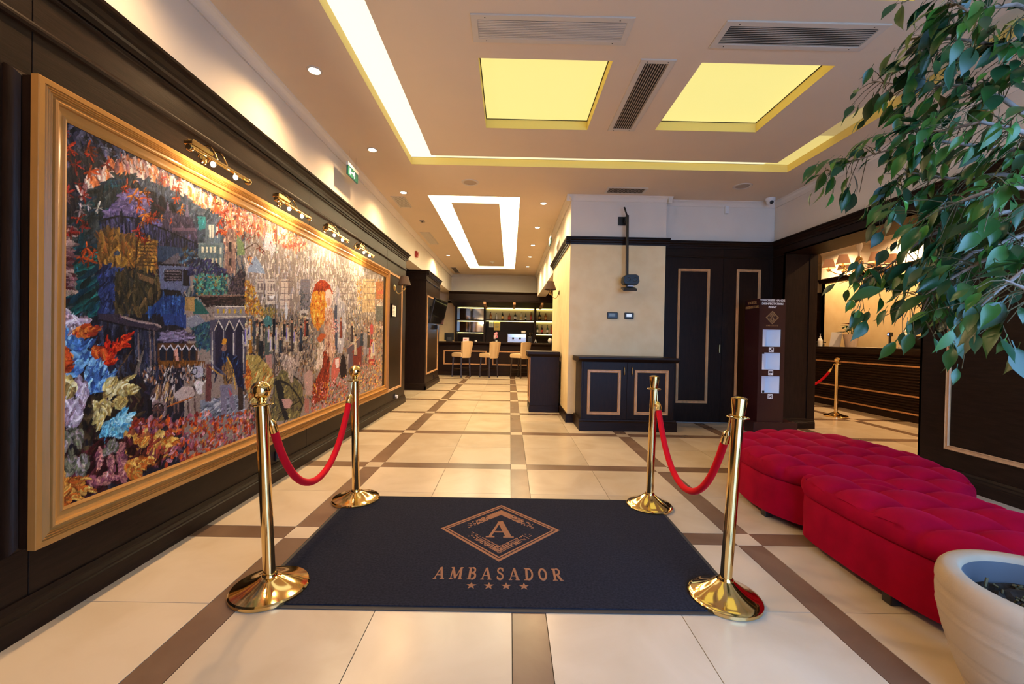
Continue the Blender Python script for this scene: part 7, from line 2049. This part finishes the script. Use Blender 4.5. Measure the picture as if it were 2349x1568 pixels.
MB().lathe([(0, 0), (0.04, 0), (0.042, 0.01), (0.042, 0.13), (0.03, 0.16), (0.016, 0.17), (0.016, 0.19), (0, 0.19)], 20).build('bottle_body', 'gel', t, 40); MB().lathe([(0.0425, 0.03), (0.0425, 0.11)], 20, caps=False).build('label_band', 'label_white', t, 40)
MB().lathe([(0.018, 0.19), (0.018, 0.21), (0.006, 0.215), (0.006, 0.245), (0.014, 0.25), (0.014, 0.262), (0, 0.262)], 14).build('pump', 'white_plastic', t, 40)
t = thing('desk_tray', 'black tray at the far end of the reception desk', 'tray', (6.45, 8.80, ZD)); MB().box(-0.1, 0.1, -0.12, 0.12, 0.0, 0.05).build('tray_base', 'black_plastic', t, bevel=0.01); MB().box(-0.12, 0.12, -0.14, 0.14, 0.075, 0.095).box(-0.08, 0.08, -0.1, 0.1, 0.05, 0.075).build('tray_top', 'black_plastic', t, bevel=0.008)
t = thing('leaflet_stand', 'tilted white and blue leaflet stand beside the flower pot', 'stand', (6.34, 8.10, ZD))
MB().prism([(-0.07, 0), (0.0, 0.29), (0.006, 0.29), (-0.06, 0.004), (0.06, 0.004), (0.06, 0)], 'x', -0.10, 0.10).build('holder', 'white_plastic', t); 
MB().prism([(-0.068, 0.012), (-0.004, 0.28), (-0.006, 0.28), (-0.0705, 0.012)], 'x', -0.085, 0.085).build('leaflet', 'cool_white', t)
t.rotation_euler = (0, 0, R(-70))
t = thing('flower_pot', 'pale clay pot with red anthurium leaves on the reception desk', 'plant', (6.34, 7.76, ZD))
MB().lathe([(0, 0), (0.085, 0), (0.125, 0.23), (0.13, 0.24), (0.118, 0.24), (0.112, 0.22), (0, 0.22)], 24, caps=False).build('pot', 'clay', t, 40)
rq = random.Random(9); lfm = leaf_mesh(0.17, 0.09, 0.2, 0.35, 'leaf_small'); lfr = leaf_mesh(0.15, 0.10, 0.1, 0.1, 'leaf_red')
for k in range(16):
    a_ = rq.uniform(0, 2 * PI); el = rq.uniform(0.1, 1.1); r_ = rq.uniform(0.02, 0.12); zc = 0.26 + rq.uniform(0.0, 0.13)
    o = inst('leaf', lfm, t, (r_ * math.cos(a_), r_ * math.sin(a_), zc), (el * 0.6, 0, a_ - PI / 2))
for k in range(6): a_ = 2 * PI * k / 6 + 0.3; inst('red_leaf', lfr, t, (0.02 * math.cos(a_), 0.02 * math.sin(a_), 0.43), (0.25, 0, a_ - PI / 2))
stm = MB()
for k in range(7): a_ = 2 * PI * k / 7; stm.tube([(0.02 * math.cos(a_), 0.02 * math.sin(a_), 0.2), (0.07 * math.cos(a_), 0.07 * math.sin(a_), 0.32)], 0.004, 5)
stm.tube([(0, 0, 0.2), (0.0, 0, 0.43)], 0.006, 6); stm.build('stems', 'leaf_small', t)
t = thing('paper_sheets', 'white papers lying flat on the reception desk', 'papers', (6.33, 7.25, ZD)); MB().box(-0.10, 0.10, -0.22, 0.02, 0, 0.004).build('sheet', 'paper', t); MB().box(-0.11, 0.09, 0.03, 0.25, 0, 0.008).build('sheet', 'paper', t)
t = thing('desk_scanner', 'black upright webcam stand with a blue light on the desk', 'webcam', (6.34, 6.96, ZD)); MB().lathe([(0, 0), (0.06, 0), (0.06, 0.015), (0.02, 0.025), (0.018, 0.2), (0, 0.2)], 20).build('stand', 'black_plastic', t, 40); MB().box(-0.03, 0.03, -0.025, 0.025, 0.2, 0.27).build('head', 'black_plastic', t, bevel=0.006); MB().ball((-0.032, 0, 0.235), 0.014, 10, 6).build('blue_light', 'blue_led', t, 60)
t = thing('figurine', 'white and blue statuette on the reception desk', 'figurine', (6.36, 6.73, ZD)); MB().lathe([(0, 0), (0.07, 0), (0.07, 0.03), (0, 0.035)], 20).build('base', 'cup_white', t, 40)
mat('figure_blue', (0.09, 0.13, 0.24), 0.4)
MB().lathe([(0.03, 0.03), (0.055, 0.07), (0.05, 0.14), (0.035, 0.17)], 16).build('robe', 'figure_blue', t, 50); MB().lathe([(0.035, 0.17), (0.05, 0.2), (0.055, 0.23), (0.025, 0.26)], 16).build('torso', 'cup_white', t, 50); MB().ball((0, 0, 0.285), 0.03, 14, 8).build('head', 'cup_white', t, 60); MB().tube([(0, 0.04, 0.23), (-0.02, 0.09, 0.19), (-0.03, 0.08, 0.14)], 0.013, 8).build('arm', 'cup_white', t, 60)
t = thing('laptop', 'black laptop screen at the near end of the desk', 'laptop', (6.42, 6.42, ZD)); MB().box(-0.12, 0.12, -0.16, 0.16, 0, 0.015).build('keyboard_base', 'black_plastic', t, bevel=0.003); MB().prism([(-0.12, 0.015), (-0.19, 0.2), (-0.18, 0.203), (-0.11, 0.015)], 'y', -0.16, 0.16).build('lid', 'black_plastic', t)

# chandelier
t = thing('chandelier', 'brass chandelier with six small brown shades over the reception', 'chandelier', (5.26, 6.35, 0))
MB().lathe([(0, 3.25), (0.06, 3.25), (0.05, 3.22), (0.012, 3.20), (0.012, 2.80), (0.03, 2.77), (0.045, 2.72), (0.03, 2.66), (0.014, 2.62), (0.014, 2.56)], 18).build('stem', 'cup_white', t, 40)
MB().lathe([(0.014, 2.56), (0.04, 2.53), (0.06, 2.46), (0.045, 2.40), (0.02, 2.36), (0.03, 2.33), (0.012, 2.29), (0, 2.27)], 20).build('hub', 'brass', t, 40)
for k in range(6):
    a_ = 2 * PI * k / 6 + 0.35; c_, s_ = math.cos(a_), math.sin(a_)
    pts = []
    for i in range(13):
        f = i / 12; r_ = 0.04 + 0.33 * f; pts.append((r_ * c_, r_ * s_, 2.40 - 0.10 * math.sin(PI * f * 0.95) - 0.0 * f))
    MB().tube(pts, 0.007, 8).build('arm', 'brass', t, 60)
    e = pts[-1]
    MB().lathe([(0.008, -0.03), (0.035, 0.0), (0.03, 0.008), (0.01, 0.012), (0.01, 0.06)], 14, e).build('candle_cup', 'brass', t, 40)
    MB().lathe([(0.092, 0.025), (0.055, 0.165), (0.053, 0.165), (0.09, 0.025)], 24, e, caps=False).build('shade', 'shade_lit', t, 50)
    MB().ball((e[0], e[1], e[2] + 0.075), 0.018, 10, 8, (1, 1, 1.5)).build('bulb', 'bulb_soft', t, 60)
    lamp('POINT', 'candle_light', t, (e[0], e[1], e[2] + 0.045), 7.0, WARM, 0.03)
